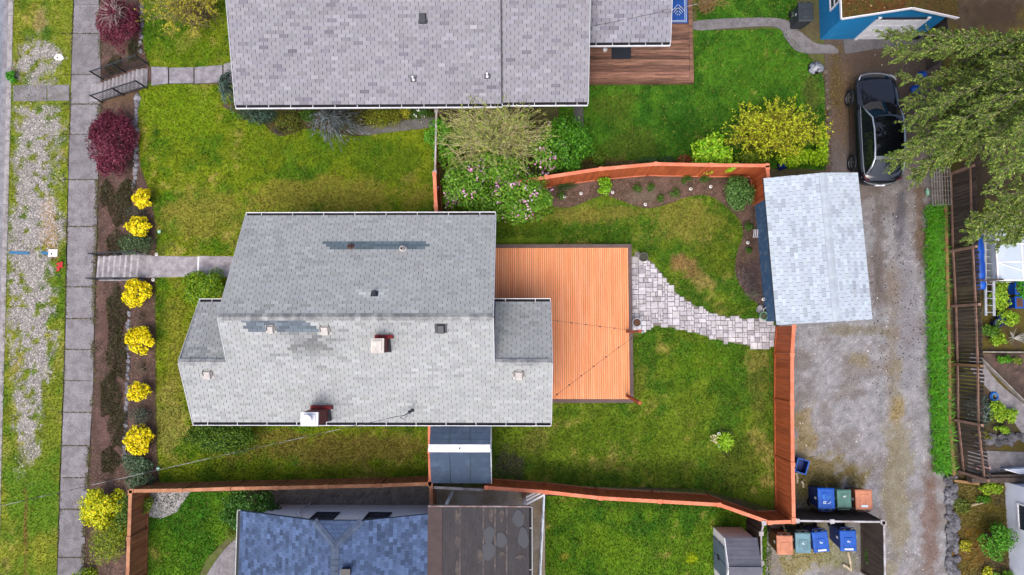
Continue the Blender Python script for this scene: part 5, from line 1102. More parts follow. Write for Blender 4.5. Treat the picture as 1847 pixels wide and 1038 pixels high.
tS = stairs('wide pale concrete steps between low black handrails up from the pavement', (sa.x, sa.y, 0), (sb.x, sb.y, 0), .5, 8, SZ, .018, m_conc, 1.12)
_, a, b, u_, nr = tS
p0_ = P(273, 481, .016); MB().box(b.x - .02, p0_.x, p0_.y - .5, p0_.y + .5, -.1, .0165).build('top_landing', m_conc, tS[0])
for s, lb in ((1, 'low black handrail beside the dark green shrub'), (-1, 'low black handrail beside the round yellow shrub')):
    railing(lb, a + nr * s * .57 - u_ * .1, b + nr * s * .57, SZ + .05, .02, .8, 5); mb = MB(); mb.prism([(v.x, v.y) for v in (a + nr * s * .52, b + nr * s * .52, b + nr * s * .64, a + nr * s * .64)], [SZ - .1, -.3, -.3, SZ - .1], [SZ + .12, .05, .05, SZ + .12]); mb.build('cheek_wall', m_conc, tS[0])
mb = MB(); p = a - nr * .57 - u_ * .1; mb.tube([p + Vector((0, 0, .82)), p + Vector((-.12, -.02, .8)), p + Vector((-.17, -.04, .7)), p + Vector((-.13, -.08, .6))], .02, 6); mb.build('rail_scroll', m_blackmetal, bpy.data.objects['railing.003'])

# ------------------------------------------------------------------ stones
def rock_mesh(seed):
    r = random.Random(seed); mb = MB(); n, K = 7, 4; prof = [(.55, -.3), (1, .05), (.85, .5), (.35, .72)]
    vs = [(rr * math.cos(2 * math.pi * j / n) * r.uniform(.8, 1.15), rr * math.sin(2 * math.pi * j / n) * r.uniform(.8, 1.15), z * r.uniform(.85, 1.15)) for rr, z in prof for j in range(n)]
    fs = [(k * n + j, k * n + (j + 1) % n, (k + 1) * n + (j + 1) % n, (k + 1) * n + j) for k in range(K - 1) for j in range(n)] + [tuple(range((K - 1) * n, K * n))]
    me = bpy.data.meshes.new('stone'); me.from_pydata(vs, [], fs); me.materials.append(m_stone); return me
RK = [rock_mesh(i) for i in range(6)]
def rocks(label, px, size, n, jit=.06, tint=(.6, 1.2), name='rock_edging', col=(1, 1, 1.04)):
    W_ = [PG(x, y) for x, y in px]; t = thing(name, W_[0], label, 'rocks'); L = RL[t.name]
    cum = [0]
    for i in range(len(W_) - 1): cum.append(cum[-1] + (W_[i + 1] - W_[i]).length)
    for k in range(n):
        s = cum[-1] * (k + .5) / n; i = max(j for j in range(len(cum) - 1) if cum[j] <= s); p = W_[i].lerp(W_[i + 1], (s - cum[i]) / (cum[i + 1] - cum[i]))
        o = bpy.data.objects.new('stone', random.choice(RK)); COL.objects.link(o); o.parent = t; q = size * random.uniform(.65, 1.25)
        x_, y_ = p.x + random.uniform(-jit, jit), p.y + random.uniform(-jit, jit); o.location = Vector((x_, y_, float(zt(x_, y_)) + q * .1)) - L
        o.rotation_euler = (random.uniform(-.3, .3), random.uniform(-.3, .3), random.uniform(0, 6)); o.scale = (q, q * random.uniform(.7, 1), q * random.uniform(.6, .9)); v = random.uniform(*tint); o.color = (v * col[0], v * col[1], v * col[2], 1)
rocks('line of grey rocks along the bank below the burgundy tree', [(250, 168), (246, 210), (246, 260), (247, 300), (241, 340)], .16, 26)
rocks('line of grey rocks edging the lawn above the black railing', [(256, 10), (256, 50), (254, 95)], .13, 12)
rocks('low line of pale rocks between the heather and yellow shrubs', [(233, 560), (232, 640), (230, 710), (228, 770), (226, 830)], .11, 40, .05, (.6, 1.1))
rocks('rough grey stone wall along the alley by the weedy yard', [(1712, 868), (1716, 920), (1719, 970), (1716, 1050)], .17, 96, .2, (.3, .8), 'stone_wall')
rocks('thin row of small white stones beside the old board fence', [(1757, 556), (1759, 600), (1762, 632)], .05, 26, .015, (1.1, 1.5))
rocks('mossy stones edging the alley beside the car', [(1490, 125), (1494, 180), (1496, 240), (1494, 300)], .13, 16, .05, (.4, .8), col=(1, .8, .55))
# ------------------------------------------------------------------ plants
VR = np.random.default_rng(77)
def unit(v): return v / (np.linalg.norm(v, axis=-1, keepdims=True) + 1e-9)
def leaves(name, pts, nrm, size, col, parent, asp=.6, along=None, mat=None, fold=.25):
    n = len(pts); nrm = unit(nrm)
    t = unit(np.cross(nrm, unit(VR.normal(size=(n, 3))))) if along is None else unit(along)
    b = np.cross(nrm, t); s = size[:, None]; a = asp if np.ndim(asp) == 0 else asp[:, None]
    V = np.stack([pts - t * s * .5, pts + b * s * a * .5 + nrm * s * fold * .4 - t * s * .05, pts + t * s * .5 - nrm * s * .1, pts - b * s * a * .5 + nrm * s * fold * .4 - t * s * .05], 1).reshape(-1, 3)
    return mesh_np(name, V, np.arange(4 * n).reshape(-1, 4), mat or m_leaf, col, parent)
def twigs(name, PL, r0, r1, parent, mat, col=None):
    N, K, _ = PL.shape; d = unit(PL[:, -1] - PL[:, 0]); a = unit(np.cross(d, np.array([.31, .83, .46]))); b = np.cross(d, a)
    rr = np.linspace(1, 0, K)[None, :, None] * (np.asarray(r0).reshape(-1, 1, 1) - r1) + r1
    V = np.stack([PL + (a[:, None] * math.cos(2.094 * j) + b[:, None] * math.sin(2.094 * j)) * rr for j in range(3)], 2).reshape(-1, 3)
    base = (np.arange(N)[:, None, None, None] * K + np.arange(K - 1)[None, :, None, None]) * 3
    j = np.arange(3)[None, None, :, None]; j2 = (j + 1) % 3
    F = np.concatenate([base + j, base + j2, base + 3 + j2, base + 3 + j], -1).reshape(-1, 4)
    if col is not None: col = np.repeat(col, (K - 1) * 3, 0)
    return mesh_np(name, V, F, mat, col, parent)
def pick(cols, n, sd_=.16, w_=None):
    c = np.minimum(np.array([C(*k) for k in cols]) * 1.5, .78); i = VR.choice(len(c), n, p=w_); return c[i] * np.clip(1 + VR.normal(0, sd_, n), .5, 1.6)[:, None]
def crown(n, c, rad, lobes=14, lobe_r=.42, zmin=-.25, flat=.8, scat=1.0):
    d = unit(VR.normal(size=(lobes, 3))); d[:, 2] = np.where(d[:, 2] < zmin, -d[:, 2] * .6, d[:, 2]); d = unit(d)
    lc = d * (VR.uniform(.45, .72, (lobes, 1)))
    lc = np.r_[lc, [[0, 0, .25]]]; k = VR.integers(0, len(lc), n); q = unit(VR.normal(size=(n, 3))) * (VR.uniform(.55, 1, (n, 1)) ** .6) * lobe_r * VR.uniform(.8, 1.15, (n, 1)) * scat
    p = lc[k] + q; nr = unit(q + lc[k] * .5 + VR.normal(0, .35, (n, 3)))
    return c + p * np.array(rad), nr
def shrub(px, py, rx, ry, h_, cols, label, cat='shrub', name='shrub', n=1800, ls=.07, lobes=14, lobe_r=.42, group=None, asp=.6, z0=None, wts=None, flowers=None, up=.25, stem=True, parts=('foliage', 'stem'), rot=0.0, sdv=.16):
    g = PG(px, py, h_ * .55); zg = float(zt(g.x, g.y)) if z0 is None else z0
    k = (H - zg - h_ * .55) / FPX; R = (rx * k * 1.14, ry * k * 1.14, h_ * .52)
    base = Vector((g.x, g.y, zg)); t = thing(name, base, label, cat, group); c = np.array([g.x, g.y, zg + h_ * .5])
    p, nr = crown(n, np.zeros(3), R, lobes, lobe_r)
    if rot: x, y = p[:, 0].copy(), p[:, 1].copy(); p[:, 0] = x * math.cos(rot) - y * math.sin(rot); p[:, 1] = x * math.sin(rot) + y * math.cos(rot)
    p = p + c; m = p[:, 2] > zt(p[:, 0], p[:, 1]) + .01; p, nr = p[m], nr[m]; nr[:, 2] += up; n = len(p)
    leaves(parts[0], p, nr, ls * VR.uniform(.65, 1.35, n), pick(cols, n, sdv, wts), t, asp)
    if stem:
        N = 7; a = VR.uniform(0, 6.28, N); e = c + np.c_[np.cos(a) * R[0] * .55, np.sin(a) * R[1] * .55, VR.uniform(0, .35, N) * R[2]]
        s0 = np.array(base) + np.c_[np.cos(a), np.sin(a), np.zeros(N)] * .04 - np.array([0, 0, .03]); u_ = np.linspace(0, 1, 5)[None, :, None]
        PL = s0[:, None] * (1 - u_) + e[:, None] * u_ + np.array([0, 0, 1.0]) * (.12 * h_ * np.sin(u_ * 3.14)); twigs(parts[1], PL, np.full(N, .03), .008, t, m_bark)
    if flowers:
        fc, nf, fs = flowers; p, nr = crown(max(8, nf // 5), np.zeros(3), np.array(R) * 1.05, lobes, lobe_r); p = np.repeat(p, 5, 0) + VR.normal(0, fs * .75, (len(p) * 5, 3)); nr = np.repeat(nr, 5, 0) + VR.normal(0, .3, (len(nr) * 5, 3)); p = p + c; m = p[:, 2] > zg + h_ * .45; p, nr = p[m], nr[m]; nr[:, 2] += .8
        tag(leaves('flowers', p, nr, fs * VR.uniform(.7, 1.3, len(p)), pick(fc, len(p), .1), t, 1.0), kind='stuff')
    return t
# burgundy trees on the bank
BG = [(116, 44, 68), (100, 38, 58), (130, 56, 80), (108, 54, 68)]
def maple(px, py, rx, ry, h_, label, n, bare):
    n = int(n * 1.5)
    t = shrub(px, py, rx, ry, h_, BG, label, 'tree', 'maple_tree', n, .09, 60, .24, asp=.45, parts=('crown', 'trunk'), up=.1)
    if bare:
        b = RL[t.name]; N = 70; a = VR.uniform(0, 6.28, N); l = VR.uniform(.4, 1, N); k = (H + 1) / FPX; u_ = np.linspace(0, 1, 6)[None, :, None]
        e = np.array(b) + np.c_[np.cos(a) * l * rx * k * .75, np.sin(a) * l * ry * k * .7 + .1, h_ * VR.uniform(.85, 1.06, N)]; s0 = np.array(b)[None] + np.array([.1, .2, h_ * .45]); PL = s0[:, None] * (1 - u_) + e[:, None] * u_ + VR.normal(0, .035, (N, 6, 3)); PL[:, :, 2] += (.25 * h_ * np.sin(u_ * 3.14))[..., 0]
        twigs('bare_branches', PL, VR.uniform(.008, .022, N), .004, t, M('silver_bark', C(206, 188, 184), C(170, 150, 148), scale=5, var=.15))
maple(214, 40, 42, 56, 1.5, 'burgundy leaved tree with bare pale branches above the railings', 6500, True)
maple(203, 261, 49, 66, 1.55, 'dense round burgundy weeping tree overhanging the pavement', 11000, False)
# witch-hazel like shrub beside the north house
def twiggy(px, py, rx, ry, h_, label, cat, tcol, lcol, N, nl, ls, name='shrub', trunk=True, thick=.014, spread=1.0, dirs=None, z0=None):
    g = PG(px, py, h_ * .5); zg = float(zt(g.x, g.y)); k = (H - zg - h_ * .6) / FPX; t = thing(name, (g.x, g.y, zg), label, cat); b = np.array([g.x, g.y, zg])
    a = VR.uniform(0, 6.28, N); l = np.sqrt(VR.uniform(.02, 1, N)); e = b + np.c_[np.cos(a) * l * rx * k, np.sin(a) * l * ry * k, h_ * (1.02 - .4 * l ** 2 + VR.normal(0, .05, N))]
    s0 = b + np.c_[VR.normal(0, .22, N) * rx * k, VR.normal(0, .22, N) * ry * k, np.zeros(N)]; u_ = np.linspace(0, 1, 7)[None, :, None]; s0[:, 2] = zt(s0[:, 0], s0[:, 1]) - .02
    PL = s0[:, None] * (1 - u_ ** 1.5) + e[:, None] * u_ ** 1.5; PL[:, :, 2] = s0[:, None, 2] * (1 - u_[..., 0]) + e[:, None, 2] * u_[..., 0] + .1 * h_ * np.sin(u_[..., 0] * 3.1); PL[:, 1:] += np.cumsum(VR.normal(0, .05, (N, 6, 3)), 1)
    twigs('branches', PL, thick * VR.uniform(.5, 1.3, N), .003, t, tcol)
    M2 = N * 4; i = VR.integers(0, N, M2); j = VR.integers(3, 7, M2); q = PL[i, j]; d = unit(PL[i, 6] - PL[i, 4] + VR.normal(0, .5, (M2, 3))); ln = VR.uniform(.15, .5, (M2, 1)); u2 = np.linspace(0, 1, 4)[None, :, None]
    T2 = q[:, None] + d[:, None] * ln[:, None] * u2 + VR.normal(0, .025, (M2, 4, 3)); tag(twigs('twigs', T2, np.full(M2, .007), .002, t, tcol), kind='stuff')
    if nl:
        i = VR.integers(0, M2, nl); u3 = VR.uniform(0, 1, (nl, 1)); p = T2[i, 0] * (1 - u3) + T2[i, 3] * u3 + VR.normal(0, .025, (nl, 3)); nr = VR.normal(0, .5, (nl, 3)); nr[:, 2] += .8
        leaves('foliage', p, nr, ls * VR.uniform(.6, 1.4, nl), pick(lcol, nl), t, .7)
    return t
twiggy(338, 8, 78, 66, 2.2, 'budding shrub with yellow green leaves on bare twigs near the slab path', 'shrub', m_twig, [(170, 166, 30), (146, 150, 30), (186, 176, 40)], 160, 5000, .055)
# yellow flowering round shrubs along the bank
YL = [(250, 230, 14), (242, 216, 10), (232, 206, 14), (112, 116, 26)]
ylab = {0: 'small round yellow flowering shrub beside the grey heather clump', 1: 'round yellow flowering shrub touching the dark green shrub', 2: 'squarish yellow flowering shrub beside the lower handrail', 3: 'round yellow flowering shrub between two bare brown clumps', 4: 'sparse uneven yellow flowering shrub above the grey green shrub', 5: 'round yellow flowering shrub above the spreading green shrub'}
for i, (x, y, a, b, n) in enumerate([(258, 359, 21, 21, 1300), (250, 409, 26, 22, 1500), (246, 530, 27, 29, 2300), (251, 614, 27, 27, 2000), (249, 706, 23, 19, 800), (251, 794, 28, 28, 2100)]):
    shrub(x, y, a, b, .85, YL, ylab[i], n=int(n * 1.35), ls=.085, lobes=34 + 3 * i, lobe_r=.235, group='yellow flowering shrubs on the front bank', asp=.8, up=.5, wts=[.4, .28, .19, .13])
GRN = [(70, 92, 46), (54, 76, 40), (86, 104, 56)]; BGR = [(72, 86, 72), (58, 72, 62), (90, 100, 84)]
shrub(246, 441, 32, 26, .8, [(74, 98, 60), (60, 84, 52), (96, 116, 74)], 'dark green mounded shrub beside the wide pale steps', n=2600, ls=.07, lobes=24, lobe_r=.32)
shrub(246, 384, 22, 14, .5, BGR, 'low grey heather clump between two yellow shrubs', n=900, ls=.05, asp=.3)
shrub(253, 748, 23, 19, .55, BGR, 'grey green low shrub between two yellow shrubs', n=1500, ls=.055, asp=.4, lobes=20)
shrub(244, 838, 30, 22, .7, [(78, 104, 74), (64, 90, 62), (100, 124, 92)], 'spreading blue green shrub above the brown fence corner', n=2200, ls=.07, lobes=20, lobe_r=.32); shrub(250, 866, 28, 20, .6, [(78, 104, 74), (64, 90, 62), (100, 124, 92)], 'spreading blue green shrub touching the brown fence corner', n=1600, ls=.07, lobes=16, lobe_r=.34)
shrub(252, 571, 16, 10, .3, [(112, 100, 84), (92, 82, 70)], 'bare brown clump below the squarish yellow shrub', n=350, ls=.05, asp=.25); shrub(256, 664, 13, 15, .3, [(112, 108, 88), (92, 88, 72)], 'bare grey brown clump above the sparse yellow shrub', n=350, ls=.05, asp=.25)
# heather sprawling over the bank: leaning needle sprays
def heather(px, py, rx, ry, label, cols, n, h_=.3, name='heather', ls=.1, ang=0.0):
    g = PG(px, py, .1); zg = float(zt(g.x, g.y)); t = thing(name, (g.x, g.y, zg), label, 'heather', 'heather patches on the front bank'); k = (H - zg) / FPX
    a = VR.uniform(0, 6.28, n); l = np.sqrt(VR.uniform(0, 1, n)); rx, ry = rx * 1.22, ry * 1.15; n = int(n * 1.4); a = VR.uniform(0, 6.28, n); l = np.sqrt(VR.uniform(0, 1, n)); X = g.x + np.cos(a) * l * rx * k * (1 + .2 * np.sin(3 * a + px)); Y = g.y + np.sin(a) * l * ry * k * (1 + .15 * np.sin(5 * a))
    Z = zt(X, Y) + h_ * VR.uniform(.1, 1, n) * (1 - .6 * l ** 2); d = np.c_[np.cos(a) * .4 + .5, np.sin(a) * .4 + .2, VR.uniform(.2, 1, n)] + VR.normal(0, .3, (n, 3)); nr = np.cross(d, VR.normal(size=(n, 3)))
    nr[nr[:, 2] < 0] *= -1
    leaves('foliage', np.c_[X, Y, Z], nr, ls * VR.uniform(.6, 1.5, n), pick(cols, n, .22), t, .22, along=d)
    N = 24; a = VR.uniform(0, 6.28, N); X1 = g.x + np.cos(a) * rx * k * .6; Y1 = g.y + np.sin(a) * ry * k * .6; u_ = np.linspace(0, 1, 4)[None, :, None]
    s0 = np.array([g.x, g.y, zg - .02])[None, None]; e = np.c_[X1, Y1, zt(X1, Y1) + h_ * .6][:, None]; twigs('stems', s0 * (1 - u_) + e * u_ + np.array([0, 0, .08]) * np.sin(u_ * 3.1), np.full(N, .012), .004, t, m_bark)
HC = [(58, 58, 32), (72, 68, 38), (50, 62, 28), (78, 68, 44)]
for x, y, a, b, n, lb in ((218, 372, 26, 34, 1900, 'dark olive heather above the upper handrail and grey clump'), (190, 350, 14, 22, 800, 'dark olive heather at the foot of the burgundy tree'), (228, 340, 16, 14, 600, 'small dark heather tuft beside the topmost yellow shrub'), (208, 440, 24, 22, 900, 'sparse brown heather beside the dark green mounded shrub'),
    (208, 568, 22, 44, 2200, 'dark heather beside the squarish yellow shrub'), (212, 640, 24, 40, 2200, 'dark heather beside the two bare brown clumps'), (196, 715, 22, 34, 1900, 'dark heather beside the sparse yellow shrub'), (212, 770, 20, 34, 1500, 'brown heather beside the rocks and last yellow shrub'), (196, 832, 20, 20, 1100, 'round dark heather beside the spreading blue green shrub'),
    (240, 92, 14, 18, 500, 'pale olive heather between burgundy tree and black railing'), (205, 118, 18, 16, 600, 'dark heather under the tall black railing')):
    heather(x, y, a, b, lb, HC, n)
shrub(183, 916, 44, 42, 1.15, [(206, 206, 22), (186, 198, 24), (222, 212, 26), (150, 172, 28)], 'large round lime yellow shrub overhanging the pavement', n=5200, ls=.095, lobes=40, lobe_r=.26, asp=.7, up=.5)
shrub(198, 975, 40, 50, .9, [(120, 142, 26), (96, 124, 24), (146, 152, 36)], 'spreading green juniper shrub below the lime yellow shrub', n=3800, ls=.13, lobes=30, lobe_r=.32, asp=.22)
shrub(226, 925, 14, 40, .8, [(70, 104, 30), (86, 118, 34)], 'narrow dark green shrub against the brown fence', n=1200, ls=.09, lobes=14, asp=.4)
shrub(152, 1040, 24, 18, .6, [(140, 160, 26), (116, 146, 24)], 'small lime green shrub spilling onto the pavement end', n=900, ls=.09)
# by the middle house
shrub(372, 513, 44, 30, 1.0, [(110, 148, 14), (92, 134, 14), (134, 160, 24), (76, 114, 16)], 'bright lime green shrub in front of the house end', n=4200, ls=.09, lobes=34, lobe_r=.28, asp=.6, up=.4)
shrub(352, 536, 20, 18, .7, [(110, 148, 14), (92, 134, 14), (134, 160, 24)], 'small lime green shrub beside the wing gutter', n=1100, ls=.085, lobes=14)
shrub(400, 788, 74, 36, 1.5, [(80, 116, 22), (62, 96, 18), (104, 134, 32), (52, 84, 18)], 'long feathery green hedge shrub under the front eave corner', n=9000, ls=.1, lobes=60, lobe_r=.24, asp=.35)
shrub(451, 920, 55, 40, 1.3, [(56, 104, 30), (44, 88, 26), (74, 118, 40)], 'rounded dark green leafy shrub beside the blue shingled roof', n=5200, ls=.1, lobes=36, lobe_r=.27, up=.4)
shrub(414, 966, 10, 16, .3, [(130, 146, 40), (96, 120, 40)], 'low weedy green clump along the gravel edge', n=400, ls=.05); shrub(262, 915, 14, 22, .5, [(110, 136, 24), (90, 120, 22)], 'straggly green weed climbing the brown fence', n=400, ls=.08, lobes=8)
# along the mauve roofed house
def sprays(px, py, rx, ry, h_, label, cols, N, name='cedar_tree', n_per=26, ls=.16, dirv=(0, -1)):
    g = PG(px, py, h_ * .4); t = thing(name, (g.x, g.y, 0), label, 'tree'); k = (H - h_ * .5) / FPX; b = np.array([g.x, g.y, 0.0])
    a = VR.uniform(0, 6.28, N); l = VR.uniform(.35, 1, N); e = b + np.c_[np.cos(a) * rx * k * l, np.sin(a) * ry * k * l, h_ * (1 - .75 * l)]; s0 = b + np.array([0, 0, 1]) * (h_ * VR.uniform(.55, 1, N))[:, None]; u_ = np.linspace(0, 1, 6)[None, :, None]
    PL = s0[:, None] * (1 - u_) + e[:, None] * u_ + np.array([0, 0, .25 * h_]) * np.sin(u_ * 3.14); twigs('branches', PL, np.full(N, .02), .005, t, m_bark)
    M_ = N * n_per; i = VR.integers(0, N, M_); u2 = VR.uniform(.15, 1.05, (M_, 1)); q = s0[i] * (1 - u2) + e[i] * u2 + np.array([0, 0, .25 * h_]) * np.sin(u2 * 3.14) + VR.normal(0, .035, (M_, 3)); d = unit(e[i] - s0[i]) + VR.normal(0, .35, (M_, 3)); nr = np.cross(d, VR.normal(size=(M_, 3))); nr[nr[:, 2] < 0] *= -1; nr[:, 2] += .5
    leaves('crown', q, nr, ls * VR.uniform(.6, 1.4, M_), pick(cols, M_, .18), t, .16, along=d); MB().tube([b, b + np.array([.03, .02, h_ * .5]), b + np.array([0, 0, h_])], [.06, .045, .015], 7).build('trunk', m_bark, t)
BC = [(104, 116, 122), (88, 102, 106), (124, 134, 140), (76, 92, 84)]
sprays(606, 222, 58, 54, 1.5, 'weeping blue grey cedar below the mauve grey roof gutter', BC, 110); sprays(420, 165, 22, 46, 1.6, 'drooping blue green conifer at the mauve grey roof corner', [(80, 110, 100), (64, 92, 84), (104, 128, 116)], 50)
shrub(466, 206, 34, 18, .8, [(66, 92, 74), (54, 78, 62)], 'dark blue green shrub by the white downpipe', n=1600, ls=.08); shrub(520, 220, 26, 22, .6, [(92, 104, 28), (74, 90, 26), (112, 112, 36)], 'olive green shrub beside the brown soil gap', n=1300, ls=.07); shrub(556, 206, 16, 16, .5, [(72, 112, 30), (60, 98, 28)], 'small bright green shrub left of the weeping cedar', n=700, ls=.07)
shrub(500, 236, 16, 10, .35, [(78, 80, 72), (60, 62, 58)], 'grey dead clump at the edge of the front lawn', n=300, ls=.06, asp=.3)
shrub(690, 210, 48, 20, .55, [(120, 132, 24), (98, 116, 24), (140, 142, 36)], 'low yellow green shrub beside the curved path', n=2200, ls=.06, lobes=26); shrub(730, 203, 12, 10, .5, [(204, 196, 60), (180, 180, 50), (150, 160, 40)], 'small yellow variegated shrub under the gutter', n=500, ls=.06)
shrub(757, 204, 22, 14, .55, [(70, 112, 34), (58, 98, 30)], 'green shrub dotted with white flowers under the gutter', n=900, ls=.06, flowers=([(240, 240, 240)], 90, .06))
# lilac, willow and round bush at the fence
LG = [(88, 138, 26), (72, 120, 22), (108, 156, 38), (122, 160, 54)]; PK = [(206, 140, 184), (190, 122, 170), (222, 168, 202), (230, 200, 222)]
shrub(790, 243, 26, 28, 1.8, [(86, 148, 30), (104, 164, 40), (70, 128, 26)], 'bright green bushy shrub over the old brown fence', n=1700, ls=.1, lobes=18, lobe_r=.3, up=.4)
shrub(815, 280, 34, 30, 1.6, LG, 'leafy green shrub tangled with the bare willow', n=1500, ls=.1, lobes=18, lobe_r=.3)
shrub(842, 338, 54, 44, 2.6, LG, 'lilac with pink blossom over the short red brown fence', n=4200, ls=.105, lobes=38, lobe_r=.26, flowers=(PK, 280, .095), cat='tree', name='lilac_tree', parts=('crown', 'trunk'), up=.35)
shrub(938, 354, 66, 52, 2.8, LG, 'lilac with pink blossom overhanging the back lawn', n=6400, ls=.105, lobes=46, lobe_r=.25, flowers=(PK, 380, .095), cat='tree', name='lilac_tree', parts=('crown', 'trunk'), up=.35)
shrub(985, 272, 36, 46, 2.3, LG, 'lilac with sparse pink blossom against the round green bush', n=2400, ls=.105, lobes=24, lobe_r=.28, flowers=(PK, 220, .095), cat='tree', name='lilac_tree', parts=('crown', 'trunk'), up=.35)
shrub(885, 378, 34, 28, 2.2, LG, 'lilac shoots filling the gap before the grey roof gutter', n=1500, ls=.105, lobes=20, lobe_r=.3, cat='tree', name='lilac_tree', parts=('crown', 'trunk'), up=.35)
shrub(892, 308, 70, 34, 2.5, LG, 'leafy lilac growth beneath the bare willow twigs', n=4200, ls=.105, lobes=36, lobe_r=.27, flowers=(PK, 90, .09), cat='tree', name='lilac_tree', parts=('crown', 'trunk'), up=.35)
shrub(880, 238, 84, 56, 2.2, [(104, 138, 46), (88, 124, 38), (124, 150, 62)], 'fresh green shrub growing up through the bare willow', n=4600, ls=.09, lobes=44, lobe_r=.25, up=.4)
shrub(1022, 260, 58, 62, 2.1, [(66, 122, 16), (54, 106, 14), (84, 140, 24)], 'large rounded dense green bush behind the fence', n=6500, ls=.1, lobes=50, lobe_r=.24, up=.4, cat='bush', name='bush')
m_willow = M('willow_twig', C(232, 216, 172, 1.25), C(204, 192, 136, 1.2), scale=2, var=.15, bump=0)
twiggy(893, 248, 104, 76, 2.9, 'bare beige willow with pale tangled twigs over the fence', 'tree', m_willow, [(126, 146, 50), (104, 130, 40), (150, 158, 70)], 460, 9000, .065, 'willow_tree', thick=.018)
m_pinkb = M('pale_branch', C(200, 176, 150), var=.1)
for pts, lb in (([(785, 258, 1.2), (808, 262, 1.9), (826, 280, 2.0), (838, 305, 1.9)], 'bare curved pale branch in the bright green shrub'),):
    W_ = [PG(x, y, z) for x, y, z in pts]; b0 = PG(800, 300, 0); t = thing('branch', (b0.x, b0.y, 0), lb, 'branch'); MB().tube([(b0.x, b0.y, 0), (W_[3].x, W_[3].y, 1.85)] + W_[2::-1], [.03, .025, .02, .015, .008], 6).build('stem', m_pinkb, t)
shrub(1078, 286, 14, 16, .7, [(104, 132, 30), (84, 116, 26)], 'small leafy plant behind the fence by the round bush', n=500, ls=.09, asp=.4)
# garden bed plants
shrub(1089, 335, 16, 18, .8, [(116, 168, 24), (134, 182, 36), (96, 150, 20)], 'lime green leafy plant in the garden bed against the fence', n=1100, ls=.09, lobes=16, lobe_r=.32, up=.5)
shrub(1018, 334, 24, 12, .35, [(56, 92, 34), (44, 78, 30)], 'low dark green ground cover under the fence beside the lilac', n=900, ls=.07, asp=.3)
for i, (x, y, r_, lb) in enumerate([(1238, 325, 11, 'small green tuft against the fence in the garden bed'), (1218, 348, 11, 'dark green tuft at the wavy bed edge'), (1173, 337, 8, 'small green tuft between blue flowers in the bed'), (1193, 358, 8, 'little green tuft close to the lawn edge'), (1150, 340, 9, 'grey green tuft among bark chips in the bed'), (1351, 409, 9, 'small round green plant by the blue wall'), (1350, 452, 6, 'tiny green plant below the ring light by the blue wall'), (1272, 324, 10, 'low green plant under the fence near the dense bush'), (1012, 354, 9, 'yellow green plant at the bed end by the lilac')]):
    shrub(x, y, r_, r_, .28, [(70, 112, 30), (56, 96, 26), (86, 126, 40)], lb, n=420, ls=.06, asp=.35, cat='plant', name='garden_plant', stem=False)
shrub(1331, 350, 35, 33, 1.1, [(70, 112, 44), (56, 94, 38), (92, 132, 62), (110, 148, 80)], 'dense rounded green bush in the garden bed corner', n=5600, ls=.075, lobes=46, lobe_r=.25, up=.4, cat='bush', name='bush')
shrub(1348, 505, 22, 34, .3, [(104, 92, 96), (84, 74, 80), (124, 110, 104)], 'dry mauve lavender sprawling in the bed by the blue wall', n=1600, ls=.1, asp=.12, cat='plant', name='lavender'); shrub(1360, 528, 14, 10, .25, [(120, 126, 104), (96, 104, 80)], 'pale grey green trailing plant near the garden pots', n=350, ls=.08, asp=.2, cat='plant', name='garden_plant')
# beyond the north fence
twiggy(1392, 240, 88, 50, 1.9, 'yellow green budding willow shrub beside the driveway', 'shrub', M('olive_twig', C(148, 126, 60), var=.15, bump=0), [(170, 182, 22), (148, 168, 22), (190, 196, 40)], 300, 8500, .07)
shrub(1287, 278, 44, 40, 1.5, [(124, 180, 20), (150, 196, 34), (100, 156, 18), (176, 206, 60)], 'bright green sapling leaning over the red brown fence', n=2600, ls=.11, lobes=26, lobe_r=.26, up=.5); shrub(1318, 303, 14, 10, 2.0, [(150, 196, 34), (176, 206, 60), (124, 180, 20)], 'bright green leafy shoot hanging over the fence cap', n=300, ls=.1, lobes=8, lobe_r=.34)
shrub(1445, 288, 50, 18, 1.0, [(150, 190, 18), (126, 172, 16), (172, 204, 40)], 'bright lime hedge behind the pale roofed garage', n=3400, ls=.09, lobes=30, lobe_r=.28, cat='hedge', name='hedge'); shrub(1481, 262, 11, 40, .9, [(150, 190, 18), (126, 172, 16), (172, 204, 40)], 'narrow bright lime hedge beside the driveway stones', n=1000, ls=.08, lobes=18, lobe_r=.3, cat='hedge', name='hedge')
shrub(1236, 290, 16, 10, .7, [(150, 74, 46), (120, 64, 40), (100, 96, 36)], 'red leaved shrub behind the fence by the bright sapling', n=500, ls=.09); shrub(1170, 290, 20, 8, .4, [(70, 104, 50), (56, 88, 42)], 'low green iris leaves behind the fence', n=400, ls=.14, asp=.15); shrub(1205, 290, 16, 8, .5, [(60, 88, 46), (50, 74, 40)], 'small dark green shrub behind the fence', n=400, ls=.08)
shrub(1350, 283, 40, 14, .7, [(116, 140, 26), (92, 122, 24)], 'low green undergrowth beneath the yellow green willow', n=1200, ls=.08, lobes=18)
shrub(1434, 28, 8, 12, .6, [(120, 144, 120), (92, 120, 90)], 'grey green plant beside the dark bin by the blue garage', n=300, ls=.08)
twiggy(1278, 4, 30, 22, 1.3, 'bare tan shrub beside the old brown deck', 'shrub', M('tan_twig', C(178, 146, 96), var=.15, bump=0), [(150, 140, 60)], 60, 200, .05)
